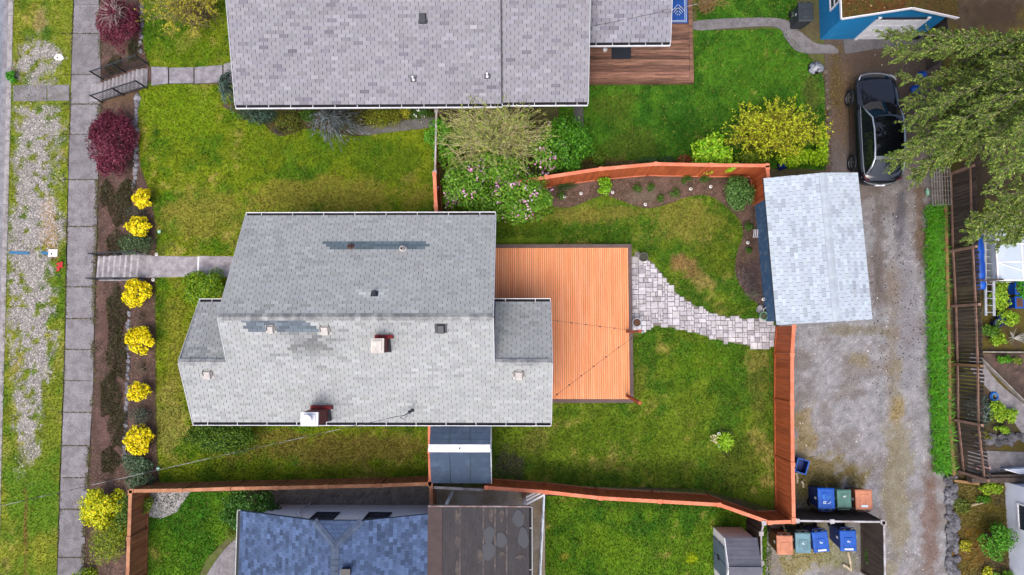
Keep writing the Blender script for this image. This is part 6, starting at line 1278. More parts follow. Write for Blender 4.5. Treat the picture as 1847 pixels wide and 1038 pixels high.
# strappy leaves along the alley
sx = thing('strap_leaf_plants', P(1688, 620, 0), 'long bright green row of strappy leaved plants beside the alley', 'plants')
n = 5200; yy = VR.uniform(372, 852, n); xc = np.interp(yy, [372, 450, 560, 700, 852], [1684, 1684, 1687, 1691, 1699]); xx = xc + VR.normal(0, 9, n).clip(-17, 17)
B_ = np.array([P(float(x), float(y), 0) for x, y in zip(xx, yy)]); a = VR.uniform(0, 6.28, n); ln = VR.uniform(.22, .48, n); u_ = np.linspace(0, 1, 4)
PLs = B_[:, None] + np.stack([np.cos(a)[:, None] * ln[:, None] * u_ ** 1.4 * .75, np.sin(a)[:, None] * ln[:, None] * u_ ** 1.4 * .75, ln[:, None] * (u_ - .45 * u_ ** 3) * .95], -1)
sd2 = np.stack([-np.sin(a), np.cos(a), 0 * a], -1)[:, None] * np.array([.012, .016, .012, .002])[None, :, None]
V = np.stack([PLs - sd2, PLs + sd2], 2).reshape(-1, 3); kk = np.arange(3)[None, :] * 2; bb = np.arange(n)[:, None] * 8
F = np.stack([bb + kk, bb + kk + 1, bb + kk + 3, bb + kk + 2], -1).reshape(-1, 4)
mesh_np('foliage', V, F, m_leaf, np.repeat(pick([(66, 138, 14), (54, 120, 12), (88, 156, 26), (80, 126, 20)], n), 3, 0), sx)
# big conifer at the right
def conifer(label, base_px, targets, nb, seed, trunk_h, trunk_r, cols, dens_=300, tw=24):
    b = np.array(P(*base_px, 0)); t = thing('conifer_tree', tuple(b), label, 'tree')
    MB().tube([b - np.array([0, 0, .05]), b + np.array([.05, .1, trunk_h * .4]), b + np.array([0, .1, trunk_h])], [trunk_r, trunk_r * .75, .04], 10).build('trunk', m_bark, t)
    PL = []; R0 = []
    for (x, y, z) in targets:
        e = np.array(P(x, y, z)); zs = min(trunk_h * .95, z + VR.uniform(-.2, 1.2)); s0 = b + np.array([0, .05, zs]); u_ = np.linspace(0, 1, 9)[:, None]
        q = s0 * (1 - u_) + e * u_ + np.array([0, 0, 1]) * (np.sin(u_ * 3.14) * .12 * np.linalg.norm(e - s0)) + np.r_[np.zeros((1, 3)), np.cumsum(VR.normal(0, .05, (8, 3)), 0)]; PL.append(q); R0.append(.035)
    PL = np.array(PL); N = len(PL); twigs('branches', PL, np.array(R0), .006, t, m_cbark)
    M_ = N * tw; i = VR.integers(0, N, M_); u2 = VR.uniform(.22, 1, M_) ** .7 * 8; j = np.minimum(u2.astype(int), 7); f = (u2 - j)[:, None]; q = PL[i, j] * (1 - f) + PL[i, j + 1] * f; d0 = unit(PL[i, j + 1] - PL[i, j]); sd_ = np.cross(d0, [0, 0, 1.0]) * VR.choice([-1, 1], (M_, 1)); d = unit(d0 * VR.uniform(.5, 1.1, (M_, 1)) + sd_ * VR.uniform(.3, .9, (M_, 1)) + VR.normal(0, .15, (M_, 3))); d[:, 2] -= .1; ln = VR.uniform(.22, .55, (M_, 1)); u3 = np.linspace(0, 1, 4)[None, :, None]
    T2 = q[:, None] + d[:, None] * ln[:, None] * u3; T2[:, :, 2] += .08 * np.sin(u3[..., 0] * 3.1); tag(twigs('twigs', T2, np.full(M_, .009), .003, t, m_cbark), kind='stuff')
    n = M_ * dens_ // 10; i = VR.integers(0, M_, n); f = VR.uniform(.1, 1.08, (n, 1)); p = T2[i, 0] * (1 - f) + T2[i, 3] * f + VR.normal(0, .03, (n, 3)); dd = unit(d[i] + VR.normal(0, .55, (n, 3)) + np.array([0, 0, .25])); nr = np.cross(dd, VR.normal(size=(n, 3))); nr[nr[:, 2] < 0] *= -1; nr[:, 2] += .5
    leaves('crown', p, nr, VR.uniform(.06, .13, n), pick(cols, n, .2), t, .34, along=dd)
m_cbark = M('pale_bark', C(150, 138, 118), C(110, 98, 82), scale=5, var=.2, bump=.3)
CC_ = [(104, 134, 46), (84, 114, 38), (128, 154, 58), (68, 96, 36), (154, 168, 80)]
tg = [(1604, 88, 3.2), (1598, 62, 3.6), (1616, 52, 3.4), (1640, 96, 3.5), (1632, 130, 3.2), (1645, 165, 3.0), (1628, 195, 3.0), (1640, 222, 3.0), (1634, 250, 2.8), (1612, 288, 2.6), (1606, 300, 2.4), (1648, 300, 2.6), (1640, 322, 2.3), (1672, 318, 2.4), (1660, 275, 3.0), (1690, 250, 3.5), (1700, 290, 3.2), (1735, 285, 3.4), (1750, 270, 4.0)]
tg += [(VR.uniform(1650, 1860), VR.uniform(70, 290), VR.uniform(2.6, 6.2)) for i in range(36)] + [(VR.uniform(1770, 1870), VR.uniform(60, 350), VR.uniform(3, 7)) for i in range(16)] + [(VR.uniform(1790, 1860), VR.uniform(290, 360), VR.uniform(2.5, 4.5)) for i in range(8)]
conifer('large spreading conifer reaching over the dark car', (1752, 185), tg, 0, 1, 8.0, .26, CC_, 480, 42)
tg = [(1745, 415, 2.6), (1750, 400, 2.8), (1772, 432, 2.5), (1795, 440, 2.4), (1820, 430, 2.6), (1760, 385, 3), (1790, 375, 3.2), (1830, 400, 3), (1845, 385, 3.5), (1810, 405, 2.8), (1850, 420, 2.6), (1780, 400, 3.1), (1835, 438, 2.3), (1765, 408, 2.7), (1845, 360, 3.5), (1800, 360, 3.4)]
conifer('smaller conifer drooping over the blue tarpaulin roll', (1822, 372), tg, 0, 2, 5.0, .16, CC_, 480, 34)
# east yard plants
LM = [(130, 170, 30), (106, 150, 26), (158, 190, 50)]
for x, y, rx, ry, h_, c_, lb in ((1803, 530, 22, 28, .9, LM, 'yellow green shrub beside the ladder foot'), (1820, 572, 20, 16, .6, LM, 'yellow green shrub over the dark blue pots'), (1785, 595, 18, 16, .5, [(84, 128, 26), (70, 110, 24)], 'green shrub below the ladder foot'), (1800, 612, 16, 12, .4, LM, 'yellow green shoots by the bare white twigs'), (1842, 520, 12, 22, .7, [(70, 150, 30), (56, 128, 26)], 'bright green plant in the blue planters'),
    (1813, 648, 13, 10, .35, [(92, 156, 24), (76, 136, 22)], 'bright green clump in the timber edged bed'), (1836, 652, 9, 7, .3, [(120, 140, 50)], 'small pale green clump in the timber edged bed'), (1766, 738, 24, 26, .6, [(74, 96, 84), (60, 84, 64), (104, 120, 116)], 'blue green spiky plant beside the old board fence'), (1800, 742, 18, 22, .5, LM, 'bright lime shrub beside the blue ring'), (1822, 750, 14, 14, .45, LM, 'small lime shrub near the slanting path'), (1808, 776, 14, 8, .4, LM, 'lime plant among the dark stones'),
    (1775, 785, 20, 8, .25, [(110, 108, 40), (88, 92, 40)], 'mossy green clump among the dark stones'), (1788, 882, 22, 14, .5, [(140, 170, 30), (116, 150, 28)], 'yellow green plant near the pale house corner'), (1775, 902, 12, 8, .3, [(70, 120, 20)], 'small green plant in the weedy yard'), (1798, 975, 32, 34, 1.2, [(76, 140, 26), (60, 118, 22), (100, 160, 40)], 'bushy green shrub against the pale blue house wall'), (1736, 912, 14, 16, .25, [(84, 104, 34), (100, 112, 40)], 'low green weed by the rough stone wall'), (1742, 985, 12, 10, .25, [(190, 180, 40), (120, 130, 40)], 'yellow flowering weed by the rough stone wall'), (1784, 1036, 10, 14, .3, [(190, 190, 40), (150, 160, 40)], 'yellow green weed at the foot of the yard'), (1812, 1040, 20, 12, .4, [(110, 160, 40)], 'light green weed below the bushy shrub'), (1570, 1000, 12, 24, .6, [(70, 110, 30), (56, 94, 26)], 'dark green shrub beside the weathered bin fence'), (1737, 660, 8, 30, .3, [(110, 124, 36), (90, 108, 34)], 'mossy weeds along the foot of the old fence'), (1660, 318, 5, 6, .2, [(90, 140, 40)], 'tiny green weed by the trellis'), (22, 138, 12, 12, .35, [(76, 156, 24), (60, 134, 20)], 'bright green weed growing at the kerb')):
    shrub(x, y, rx, ry, h_, c_, lb, n=int(90 + rx * ry * 2.6), ls=.08, lobes=14, lobe_r=.34, up=.4)
N = 26; b = np.array(P(1828, 610, 0)); a = VR.uniform(-1, 1, N) + np.where(VR.random(N) < .5, 0, 3.14); u_ = np.linspace(0, 1, 5)[None, :, None]; t = thing('shrub', tuple(b), 'bare silver twigs of a cut shrub in the neighbouring yard', 'shrub'); e = b + np.c_[np.cos(a) * .6, np.sin(a) * .5, VR.uniform(.3, .8, N)]
twigs('branches', b[None, None] * (1 - u_) + e[:, None] * u_ + VR.normal(0, .03, (N, 5, 3)) * u_, np.full(N, .02), .005, t, M('silver_twig', C(206, 204, 196), var=.1, bump=0))
c = P(1306, 798, .2); t = thing('garden_plant', (c.x, c.y, 0), 'bright green feathery plant alone in the back lawn', 'plant'); n = 500; a = VR.uniform(0, 6.28, n); l = VR.uniform(.05, .42, n); d = np.c_[np.cos(a), np.sin(a), VR.uniform(.1, .9, n)]
p = np.array([c.x, c.y, .02]) + np.c_[np.cos(a) * l, np.sin(a) * l, .3 - .5 * l ** 1.2 + VR.uniform(0, .12, n)]; nr = np.cross(d, VR.normal(size=(n, 3))); nr[nr[:, 2] < 0] *= -1; leaves('foliage', p, nr, VR.uniform(.1, .2, n), pick([(150, 196, 40), (124, 178, 30), (170, 206, 60)], n), t, .18, along=d)
# ------------------------------------------------------------------ the dark car
cc = Vector((P(1543, 235, .7).x + .93, (P(1590, 134, .6).y + P(1590, 334, .6).y) / 2, 0)); SC = (P(1590, 134, .6).y - P(1590, 334, .6).y) / 4.7
car = thing('parked_car', cc, 'dark metallic car with black glass roof and silver roof rails under the conifer', 'car')
m_paint = M('dark_car_paint', C(26, 28, 36), var=0, bump=0, rough=.16, spec=.6, coat=.8, metal=.35); m_cglass = M('car_glass', C(22, 28, 34), var=0, bump=0, rough=.04, spec=.8); m_roofg = M('roof_glass', C(14, 16, 22), var=0, bump=0, rough=.05, spec=.8)
m_silver = M('silver_trim', C(196, 206, 216), var=0, bump=0, rough=.25, metal=.6, spec=.6); m_tyre = M('tyre', C(34, 34, 36), var=.1, rough=.8); m_rim = M('alloy_rim', C(150, 152, 158), var=0, bump=0, rough=.3, metal=.7); m_lampg = M('lamp_glass', C(176, 184, 192), var=0, bump=0, rough=.08, spec=.8); m_tail = M('tail_lamp', C(92, 28, 32), var=0, bump=0, rough=.15)
def K(x, y, z): return Vector((cc.x + x, cc.y + y * SC, z))
ST = [(2.36, .40, .40, .56, .62), (2.30, .58, .28, .66, .72), (2.16, .74, .22, .76, .84), (1.9, .86, .2, .85, .91), (1.5, .915, .2, .91, .97), (1.0, .925, .2, .95, 1.02), (0, .93, .2, .96, 1.0), (-1, .935, .2, .98, 1.02), (-1.6, .925, .22, .99, 1.04), (-1.95, .885, .25, .98, 1.05), (-2.18, .8, .28, .9, .99), (-2.32, .64, .36, .74, .82), (-2.38, .42, .42, .58, .64)]
def half(y, w_, zb, zs, z_): return [(w_ * .93, zb), (w_ * 1.03, zb + .12), (w_ * 1.05, .55), (w_ * 1.045, (zs + .55) / 2 + .04), (w_ * .95, zs), (w_ * .78, z_), (w_ * .35, z_ + .025)]
mb = MB(); vs = []; n = 14
for s in ST:
    h_ = half(*s); vs += [K(x, s[0], min(z, max(s[4] + .03, z * 0 + s[4] + .03))) for x, z in h_] + [K(-x, s[0], min(z, s[4] + .03)) for x, z in h_[::-1]]
fs = [(k * n + j, k * n + (j + 1) % n, (k + 1) * n + (j + 1) % n, (k + 1) * n + j) for k in range(len(ST) - 1) for j in range(n)] + [tuple(range(n)), tuple(range((len(ST) - 1) * n, len(ST) * n))]
mb.faces(vs, fs); body = mb.build('body', m_paint, car, smooth=True); ss = body.modifiers.new('smooth', 'SUBSURF'); ss.levels = 2; ss.render_levels = 2
def sheet3(rows, name, mat, par, th=0.0):
    mb = MB(); nn = len(rows[0]); mb.faces([K(*p) for r in rows for p in r], [(i * nn + j, i * nn + j + 1, (i + 1) * nn + j + 1, (i + 1) * nn + j) for i in range(len(rows) - 1) for j in range(nn - 1)]); return mb.build(name, mat, par, smooth=True)
def sym(y, x, z, dy=0, dz_=0): return [(-x, y - dy, z), (-x * .55, y - dy * .25, z + dz_ * .8), (0, y, z + dz_), (x * .55, y - dy * .25, z + dz_ * .8), (x, y - dy, z)]
cab = [sym(1.08, .8, .98, .25, .03), sym(.72, .73, 1.28, .2, .03), sym(.3, .62, 1.54, .12, .04), sym(-.2, .61, 1.61, 0, .04), sym(-.9, .6, 1.61, 0, .04), sym(-1.45, .58, 1.56, 0, .03), sym(-1.72, .62, 1.4, -.03, .03), sym(-2.14, .74, 1.04, -.12, .02)]
sheet3(cab, 'cabin_shell', m_paint, car)
for s in (-1, 1):
    lo = [(s * .815, y, .97) for y in (.9, .4, -.3, -1.0, -1.6, -2.0)]; hi = [(s * x, y, z) for x, y, z in ((.79, .84, 1.0), (.625, .2, 1.53), (.615, -.3, 1.6), (.605, -1.0, 1.59), (.6, -1.5, 1.54), (.7, -1.95, 1.12))]
    sheet3([lo, hi], 'cabin_side', m_paint, car)
    f = lambda a, b, t: tuple(a[k] + (b[k] - a[k]) * t for k in range(3))
    for i0, i1, e0, e1 in ((0, 2, .35, -.04), (2, 4, .04, -.12)):
        L_ = [f(lo[i0], lo[i0 + 1], e0)] + [lo[j] for j in range(i0 + 1, i1)] + [f(lo[i1], lo[i1 - 1], -e1 if e1 < 0 else 0)]; H_ = [f(hi[i0], hi[i0 + 1], e0 * .8)] + [hi[j] for j in range(i0 + 1, i1)] + [f(hi[i1], hi[i1 - 1], -e1 if e1 < 0 else 0)]
        a = [tuple(Vector(f(p, q, .1)) + Vector((s * .008, 0, .004))) for p, q in zip(L_, H_)]; b = [tuple(Vector(f(p, q, .88)) + Vector((s * .008, 0, .004))) for p, q in zip(L_, H_)]; sheet3([a, b], 'side_window', m_cglass, car)
    MB().tube([K(s * x, y, z) for x, y, z in ((.8, .9, 1.01), (.725, .5, 1.3), (.645, .2, 1.545), (.63, -.3, 1.63), (.62, -1.0, 1.62), (.62, -1.5, 1.56), (.66, -1.75, 1.4), (.76, -2.05, 1.09))], [.02, .028, .034, .036, .038, .042, .045, .03], 8).build('roof_rail', m_silver, car, smooth=True)
    MB().tube([K(s * x, y, z) for x, y, z in ((.825, .85, .99), (.83, 0, .995), (.83, -1.0, 1.005), (.825, -1.7, 1.03), (.8, -2.05, 1.06))], [.012, .014, .016, .026, .02], 6).build('window_trim', m_silver, car)
    m_ = MB().obox(K(s * 1.0, .82, 1.02), (.09, 0, 0), (0, .06, 0), (0, 0, .06)).build('mirror', m_paint, car); MB().obox(K(s * .93, .84, .98), (.05, 0, 0), (0, .02, 0), (0, 0, .02)).build('mirror_arm', m_blackpl, m_)
    MB().tube([K(s * .80, 1.98, .9), K(s * .72, 2.14, .86), K(s * .58, 2.26, .79)], [.02, .035, .02], 7).build('headlight', m_lampg, car, smooth=True); MB().tube([K(s * .84, -2.02, 1.0), K(s * .74, -2.17, .98), K(s * .55, -2.25, .96)], [.02, .032, .02], 7).build('tail_light', m_tail, car, smooth=True)
    for y in (1.4, -1.36):
        wc = K(s * .885, y, .35); ax = (s, 0, 0); wt = MB().lathe([(.2, -.11), (.335, -.11), (.35, -.06), (.35, .08), (.335, .115), (.24, .125), (.235, .09)], wc, 24, ax).build('wheel', m_tyre, car, smooth=False)
        mb = MB(); mb.lathe([(.24, .1), (.225, .118), (.215, .1)], wc, 24, ax, False); mb.lathe([(.05, .08), (.05, .125), (.01, .13)], wc, 12, ax)
        for k in range(5):
            a = k * 2 * math.pi / 5 + .3
            for da in (-.16, .16): mb.bar(wc + Vector((s * .115, .04 * math.cos(a), .04 * math.sin(a))), wc + Vector((s * .112, .225 * math.cos(a + da), .225 * math.sin(a + da))), .035, .02, (1, 0, 0))
        mb.build('rim', m_rim, wt); MB().lathe([(.23, .06), (.01, .065)], wc, 20, ax, False).build('wheel_well', m_dark, wt)
        mb = MB(); mb.tube([wc + Vector((s * .095 - s * .0, .385 * math.cos(a), .385 * math.sin(a))) for a in np.linspace(-.3, math.pi + .3, 14)], .02, 6); mb.build('arch_trim', m_blackpl, car)
sheet3([[(x * .9, y + .01, z + .012) for x, y, z in r] for r in (sym(1.02, .82, 1.03, .25, .03), sym(.7, .73, 1.295, .2, .03), sym(.33, .64, 1.525, .12, .04))], 'windscreen', m_cglass, car)
sheet3([[(x * .88, y, z + .012) for x, y, z in r] for r in (sym(.24, .63, 1.555, .1, .035), sym(-.2, .62, 1.612, 0, .04), sym(-.62, .62, 1.612, 0, .04))], 'roof_glass', m_roofg, car)
sheet3([[(x * .88, y, z + .012) for x, y, z in r] for r in (sym(-.64, .62, 1.612, 0, .04), sym(-1.0, .62, 1.608, 0, .04), sym(-1.42, .6, 1.568, 0, .03))], 'roof_glass', m_roofg, car)
sheet3([[(x * .92, y - .02, z + .04) for x, y, z in r] for r in (sym(-1.55, .6, 1.5, 0, .03), sym(-1.8, .65, 1.33, -.04, .03), sym(-2.06, .7, 1.11, -.08, .02))], 'rear_window', m_cglass, car)
sheet3([[(x * 1.02, y, z + .03) for x, y, z in r] for r in (sym(-1.4, .58, 1.55, 0, .03), sym(-1.54, .58, 1.535, -.02, .03))], 'spoiler', m_silver, car)
MB().tube([K(x, y, z) for x, y, z in ((-.84, -2.06, .84), (-.68, -2.24, .8), (-.4, -2.34, .77), (0, -2.38, .76), (.4, -2.34, .77), (.68, -2.24, .8), (.84, -2.06, .84))], .022, 6).build('bumper_trim', m_silver, car); MB().obox(K(0, -2.4, .7), (.2, 0, 0), (0, .015, 0), (0, 0, .06)).build('number_plate', m_white, car)
MB().tube([K(x, y, z) for x, y, z in ((-.76, 2.08, .84), (-.6, 2.22, .77), (-.35, 2.32, .71), (0, 2.35, .69), (.35, 2.32, .71), (.6, 2.22, .77), (.76, 2.08, .84))], .02, 6).build('grille_trim', m_silver, car)
for s in (-1, 1): MB().tube([K(s * .62, 2.1, .87), K(s * .66, 1.6, .965), K(s * .7, 1.1, 1.02)], .012, 5).build('bonnet_crease', m_paint, car)
MB().tube([K(.55, .98, 1.06), K(.0, 1.0, 1.075), K(-.5, .86, 1.12)], .012, 5).build('wiper', m_blackpl, car)

# ------------------------------------------------------------------ wheeled bins
def binmat(nm, c): return M(nm, C(*c), C(*[v * .86 for v in c]), scale=3, var=.06, rough=.5, bump=.08)
m_bb, m_bt, m_bg, m_bn = binmat('blue_bin', (18, 92, 196)), binmat('teal_bin', (94, 142, 130)), binmat('greyteal_bin', (112, 154, 166)), binmat('tan_bin', (214, 142, 108))
m_bbd = binmat('navy_bin', (20, 52, 128)); m_bgd = binmat('dark_bin', (52, 60, 66)); m_brd = binmat('brown_bin', (120, 74, 54)); m_mark = M('pale_print', C(226, 236, 244), var=0, bump=0)
def wheeled_bin(px, py, face, lid, body_m, w_, d_, h_, label, marks=None, tilt=0.0):
    c = P(px, py, h_); t = thing('wheeled_bin', (c.x, c.y, 0), label, 'bin', 'wheeled bins'); f = face; ca, sa = math.cos(tilt), math.sin(tilt)
    def B(x, y, z): x, y = x, y * f; return Vector((c.x + x * ca - y * sa, c.y + x * sa + y * ca, z))     # +y is the hinge side
    def frus(lv, nm, mat, par):
        mb = MB(); vs = []
        for (hw, y0, y1, z) in lv: vs += [B(-hw, y0, z), B(hw, y0, z), B(hw, y1, z), B(-hw, y1, z)]
        mb.faces(vs, [(k * 4 + j, k * 4 + (j + 1) % 4, (k + 1) * 4 + (j + 1) % 4, (k + 1) * 4 + j) for k in range(len(lv) - 1) for j in range(4)] + [(3, 2, 1, 0), tuple(range(len(lv) * 4 - 4, len(lv) * 4))]); return mb.build(nm, mat, par)
    frus([(w_ * .38, -d_ * .34, d_ * .34, .04), (w_ * .41, -d_ * .38, d_ * .38, .3), (w_ * .46, -d_ * .46, d_ * .42, h_ - .12), (w_ * .49, -d_ * .49, d_ * .44, h_ - .1), (w_ * .49, -d_ * .49, d_ * .44, h_ - .06)], 'body', body_m, t)
    ld = frus([(w_ * .5, -d_ * .53, d_ * .43, h_ - .056), (w_ * .5, -d_ * .53, d_ * .43, h_ - .03), (w_ * .46, -d_ * .48, d_ * .4, h_ - .005), (w_ * .43, -d_ * .44, d_ * .37, h_)], 'lid', lid, t)
    frus([(w_ * .28, -d_ * .34, d_ * .12, h_ - .002), (w_ * .25, -d_ * .31, d_ * .09, h_ + .018)], 'lid_panel', lid, ld)
    for s in (-1, 1):
        wc = B(s * w_ * .43, d_ * .40, .13); MB().lathe([(.03, -.025), (.12, -.03), (.13, 0), (.12, .03), (.03, .025)], wc, 16, B(1, 0, 0) - B(0, 0, 0)).build('wheel', m_tyre, t)
        MB().bar(B(s * w_ * .22 - .06, d_ * .45, h_ - .045), B(s * w_ * .22 + .06, d_ * .45, h_ - .045), .05, .04).build('hinge', m_bgd if s else lid, t)
        MB().lathe([(.03, 0), (.026, .01), (.004, .012)], B(s * w_ * .33, -d_ * .36, h_ - .002), 10).build('lid_rivet', lid, ld)
    MB().tube([B(-w_ * .4, d_ * .40, h_ - .1), B(-w_ * .38, d_ * .53, h_ - .08), B(w_ * .38, d_ * .53, h_ - .08), B(w_ * .4, d_ * .40, h_ - .1)], .018, 6).build('handle', body_m, t)
    MB().tube([B(-w_ * .45, d_ * .40, .13), B(w_ * .45, d_ * .40, .13)], .012, 6).build('axle', m_dark, t)
    MB().obox(B(-w_ * .462, 0, h_ - .32), B(.003, 0, 0) - B(0, 0, 0), B(0, .05, 0) - B(0, 0, 0), (0, 0, .07)).build('sticker', m_mark, t)
    if marks:
        for nm, segs, th in marks:
            mb = MB()
            for k, (x1, y1, x2, y2) in enumerate(segs): mb.bar(B(x1 * w_, y1 * d_, h_ + .0205 + .0004 * k), B(x2 * w_, y2 * d_, h_ + .0205 + .0004 * k), th, .004)
            mb.build(nm, m_mark if nm != 'faint_number' else binmat('faint_print', (70, 150, 226)), ld)
def lab(y): return ('front_label', [(-.27, y, .27, y)], .07)
def sq(y, s=1): return ('printed_logo', [(-.1, y, -.03, y + .04), (-.03, y + .04, .02, y - .02), (.02, y - .02, .1, y + .03), (-.08, y + .05, .0, y + .06)], .022)
# painted house number on the blue lid: two rows of strokes
num = ('painted_number', [(-.2, .08, -.02, .08), (-.2, .16, -.04, .16), (-.2, .08, -.2, .16), (-.11, .08, -.11, .16), (.06, .16, .18, .14), (.18, .14, .22, .08)], .022)
num2 = ('faint_number', [(-.22, -.2, -.22, -.06), (-.22, -.06, -.08, -.06), (-.22, -.13, -.08, -.13), (-.22, -.2, -.08, -.2), (.06, -.2, .06, -.06), (.06, -.06, .2, -.2), (.2, -.2, .2, -.06)], .018)
wheeled_bin(1491, 902, -1, m_bb, m_bbd, .68, .88, 1.12, 'blue lidded bin with painted house number on the alley side of the fence', [num, num2]); wheeled_bin(1523.5, 902, -1, m_bt, m_bt, .58, .76, 1.0, 'green wheeled bin between blue and tan bins on the alley side', [sq(-.2)]); wheeled_bin(1559, 904, -1, m_bn, m_brd, .68, .84, 1.12, 'tan lidded bin on the alley side of the weathered fence', [('front_label', [(-.2, .24, .2, .24)], .09)])
wheeled_bin(1416, 982, 1, m_bn, m_brd, .66, .8, 1.1, 'tan lidded bin near the plastic shed behind the fence'); wheeled_bin(1449, 978, 1, m_bg, m_bgd, .62, .84, 1.1, 'grey teal lidded bin behind the weathered fence', [sq(-.1)], .0); wheeled_bin(1480.5, 976, 1, m_bb, m_bbd, .64, .86, 1.1, 'blue lidded bin beside the grey teal bin behind the fence', [sq(-.1), lab(-.43)], .1); wheeled_bin(1530.5, 974, 1, m_bb, m_bbd, .66, .86, 1.12, 'blue lidded bin standing apart in the weathered fence corner', [sq(-.1), lab(-.43)])
wheeled_bin(1454, 20, 1, m_bgd, m_bgd, .66, .86, 1.1, 'black wheeled bin beside the bright blue garage')
# open blue crate
c = P(1446, 841, .35); cr = thing('crate', (c.x, c.y, 0), 'small open dark blue crate against the tall alley fence', 'crate')
R_ = Matrix.Rotation(-.3, 3, 'Z'); B = lambda x, y, z: Vector((c.x, c.y, 0)) + R_ @ Vector((x, y, z))
for (x, y, a, b) in ((-.22, 0, .012, .28), (.22, 0, .012, .28), (0, .27, .21, .012), (0, -.27, .21, .012)): MB().obox(B(x, y, .19), R_ @ Vector((a, 0, 0)), R_ @ Vector((0, b, 0)), (0, 0, .185)).build('side', m_bbd, cr)
MB().obox(B(0, 0, .012), R_ @ Vector((.21, 0, 0)), R_ @ Vector((0, .26, 0)), (0, 0, .01)).build('base', m_bbd, cr)
for (x, y, a, b) in ((-.23, 0, .025, .3), (.23, 0, .025, .3), (0, .28, .2, .02), (0, -.28, .2, .02)): MB().obox(B(x, y, .385), R_ @ Vector((a, 0, 0)), R_ @ Vector((0, b, 0)), (0, 0, .01)).build('rim', m_bb, cr)
m_chop = M('split_wood', C(206, 196, 170), C(168, 150, 118), scale=5, var=.15)
for i, (x0, y0, x1, y1, lb) in enumerate(((1436, 853, 1438, 872, 'bleached driftwood stick beside the blue crate'), (1446, 868, 1449, 880, 'short pale split log beside the alley fence'), (1529, 995, 1536, 1030, 'bleached plank lying beside the corner blue bin'), (1520, 1018, 1536, 1030, 'thin grey stick on the gravel behind the bins'), (1750, 912, 1775, 907, 'pale fallen stick in the weedy yard'))):
    a, b = P(x0, y0, .04), P(x1, y1, .04); t = thing('stick', a, lb, 'wood'); mb = MB(); mb.tube([a, a.lerp(b, .4) + Vector((.02, .01, .01)), b], [.05, .055, .035], 7); mb.build('log', m_chop, t); MB().tube([a.lerp(b, .6), a.lerp(b, .6) + Vector((.09, .05, .03))], [.02, .01], 5).build('side_twig', m_chop, t)

# ------------------------------------------------------------------ small garden things
m_ring = M('light_ring', C(236, 236, 232), var=.03, rough=.4, bump=0); m_lens = M('light_lens', C(120, 124, 120), var=0, bump=0, rough=.2)
def stake_light(x, y, label, green=False, r_=.075):
    c = PG(x, y, .2); z = float(zt(c.x, c.y)); t = thing('garden_light', (c.x, c.y, z), label, 'garden light', 'stake lights in beds and lawns')
    mb = MB(); mb.lathe([(r_ * .55, .17), (r_, .185), (r_, .2), (r_ * .6, .225), (r_ * .45, .222)], (c.x, c.y, z), 16, close=False); mb.build('shade', m_ring if not green else M('green_shade' + str(x), C(150, 214, 186), var=0, bump=0, rough=.3), t)
    MB().lathe([(r_ * .46, .2), (r_ * .3, .216), (.004, .218)], (c.x, c.y, z), 12).build('lens', m_lens if not green else m_ring, t); MB().tube([(c.x, c.y, z - .08), (c.x, c.y, z + .2)], .012, 6).build('stake', m_blackpl, t)
for x, y, lb in ((1018, 355, 'ring light at the lilac end of the garden bed'), (1048, 349, 'ring light between dark ground cover and lime plant in the bed'), (1105, 347, 'ring light right beside the lime green plant in the bed'), (1164, 369, 'ring light on the bulging wavy bed edge'), (1246, 341, 'ring light in the bed beside the dark green tuft'), (1282, 337, 'ring light in the bed beside the dense rounded bush'), (1349, 438, 'ring light in the bed by the blue garage wall'), (1377, 540, 'ring light near the garden pots'), (282, 459, 'ring light at the top of the wide steps beside the dark green shrub'), (276, 505, 'ring light at the top of the wide steps beside the yellow shrub'), (1297, 783, 'ring light above the lone feathery plant'), (1298, 805, 'ring light below the lone feathery plant')):
    stake_light(x, y, lb, r_=.075)
stake_light(287, 418, 'pale green lamp at the lawn edge by the yellow shrub', True, .08); stake_light(285, 846, 'pale green lamp at the lawn edge by the fence corner', True, .08)
m_terra = M('brown_soil', C(112, 74, 52), C(84, 58, 44), scale=8, var=.25, bump=.6)
def plant_pot(x, y, r_, h_, mat, soil, label, cat='pot'):
    c = P(x, y, h_); t = thing('plant_pot', (c.x, c.y, 0), label, cat); MB().lathe([(r_ * .7, .01), (r_ * .92, h_ - .05), (r_, h_ - .04), (r_, h_), (r_ * .86, h_), (r_ * .8, h_ - .07)], (c.x, c.y, .006), 20, close=False).build('pot', mat, t, smooth=False)
    mb = MB(); mb.lathe([(r_ * .84, h_ - .06), (r_ * .4, h_ - .045), (.003, h_ - .05)], (c.x, c.y, .006), 16, close=False); mb.build('soil', soil, t); MB().lathe([(r_ * .7, .0), (r_ * .7, .012)], (c.x, c.y, .006), 16).build('foot', mat, t); return t
m_dkpot = M('dark_pot', C(92, 96, 92), var=.15, rough=.5); m_bluepot = M('glazed_blue_pot', C(20, 52, 120), var=.1, rough=.2, spec=.6); m_palepot = M('pale_pot', C(170, 186, 196), var=.1, rough=.4)
plant_pot(1161, 464, .2, .4, m_dkpot, M('dark_soil', C(70, 70, 58), var=.3), 'dark grey plant pot at the deck end of the paver path'); plant_pot(1149, 582, .2, .4, m_palepot, m_terra, 'pale grey pot of brown soil beside the light string post')
plant_pot(1382, 560, .12, .25, m_ring, M('pot_soil', C(60, 62, 54), var=.2), 'small white ringed pot by the garage wall end'); plant_pot(1378, 570, .18, .3, M('green_rim_pot', C(124, 172, 140), var=.1, rough=.4), M('pot_soil2', C(74, 84, 60), var=.3), 'green rimmed pot at the end of the paver path')
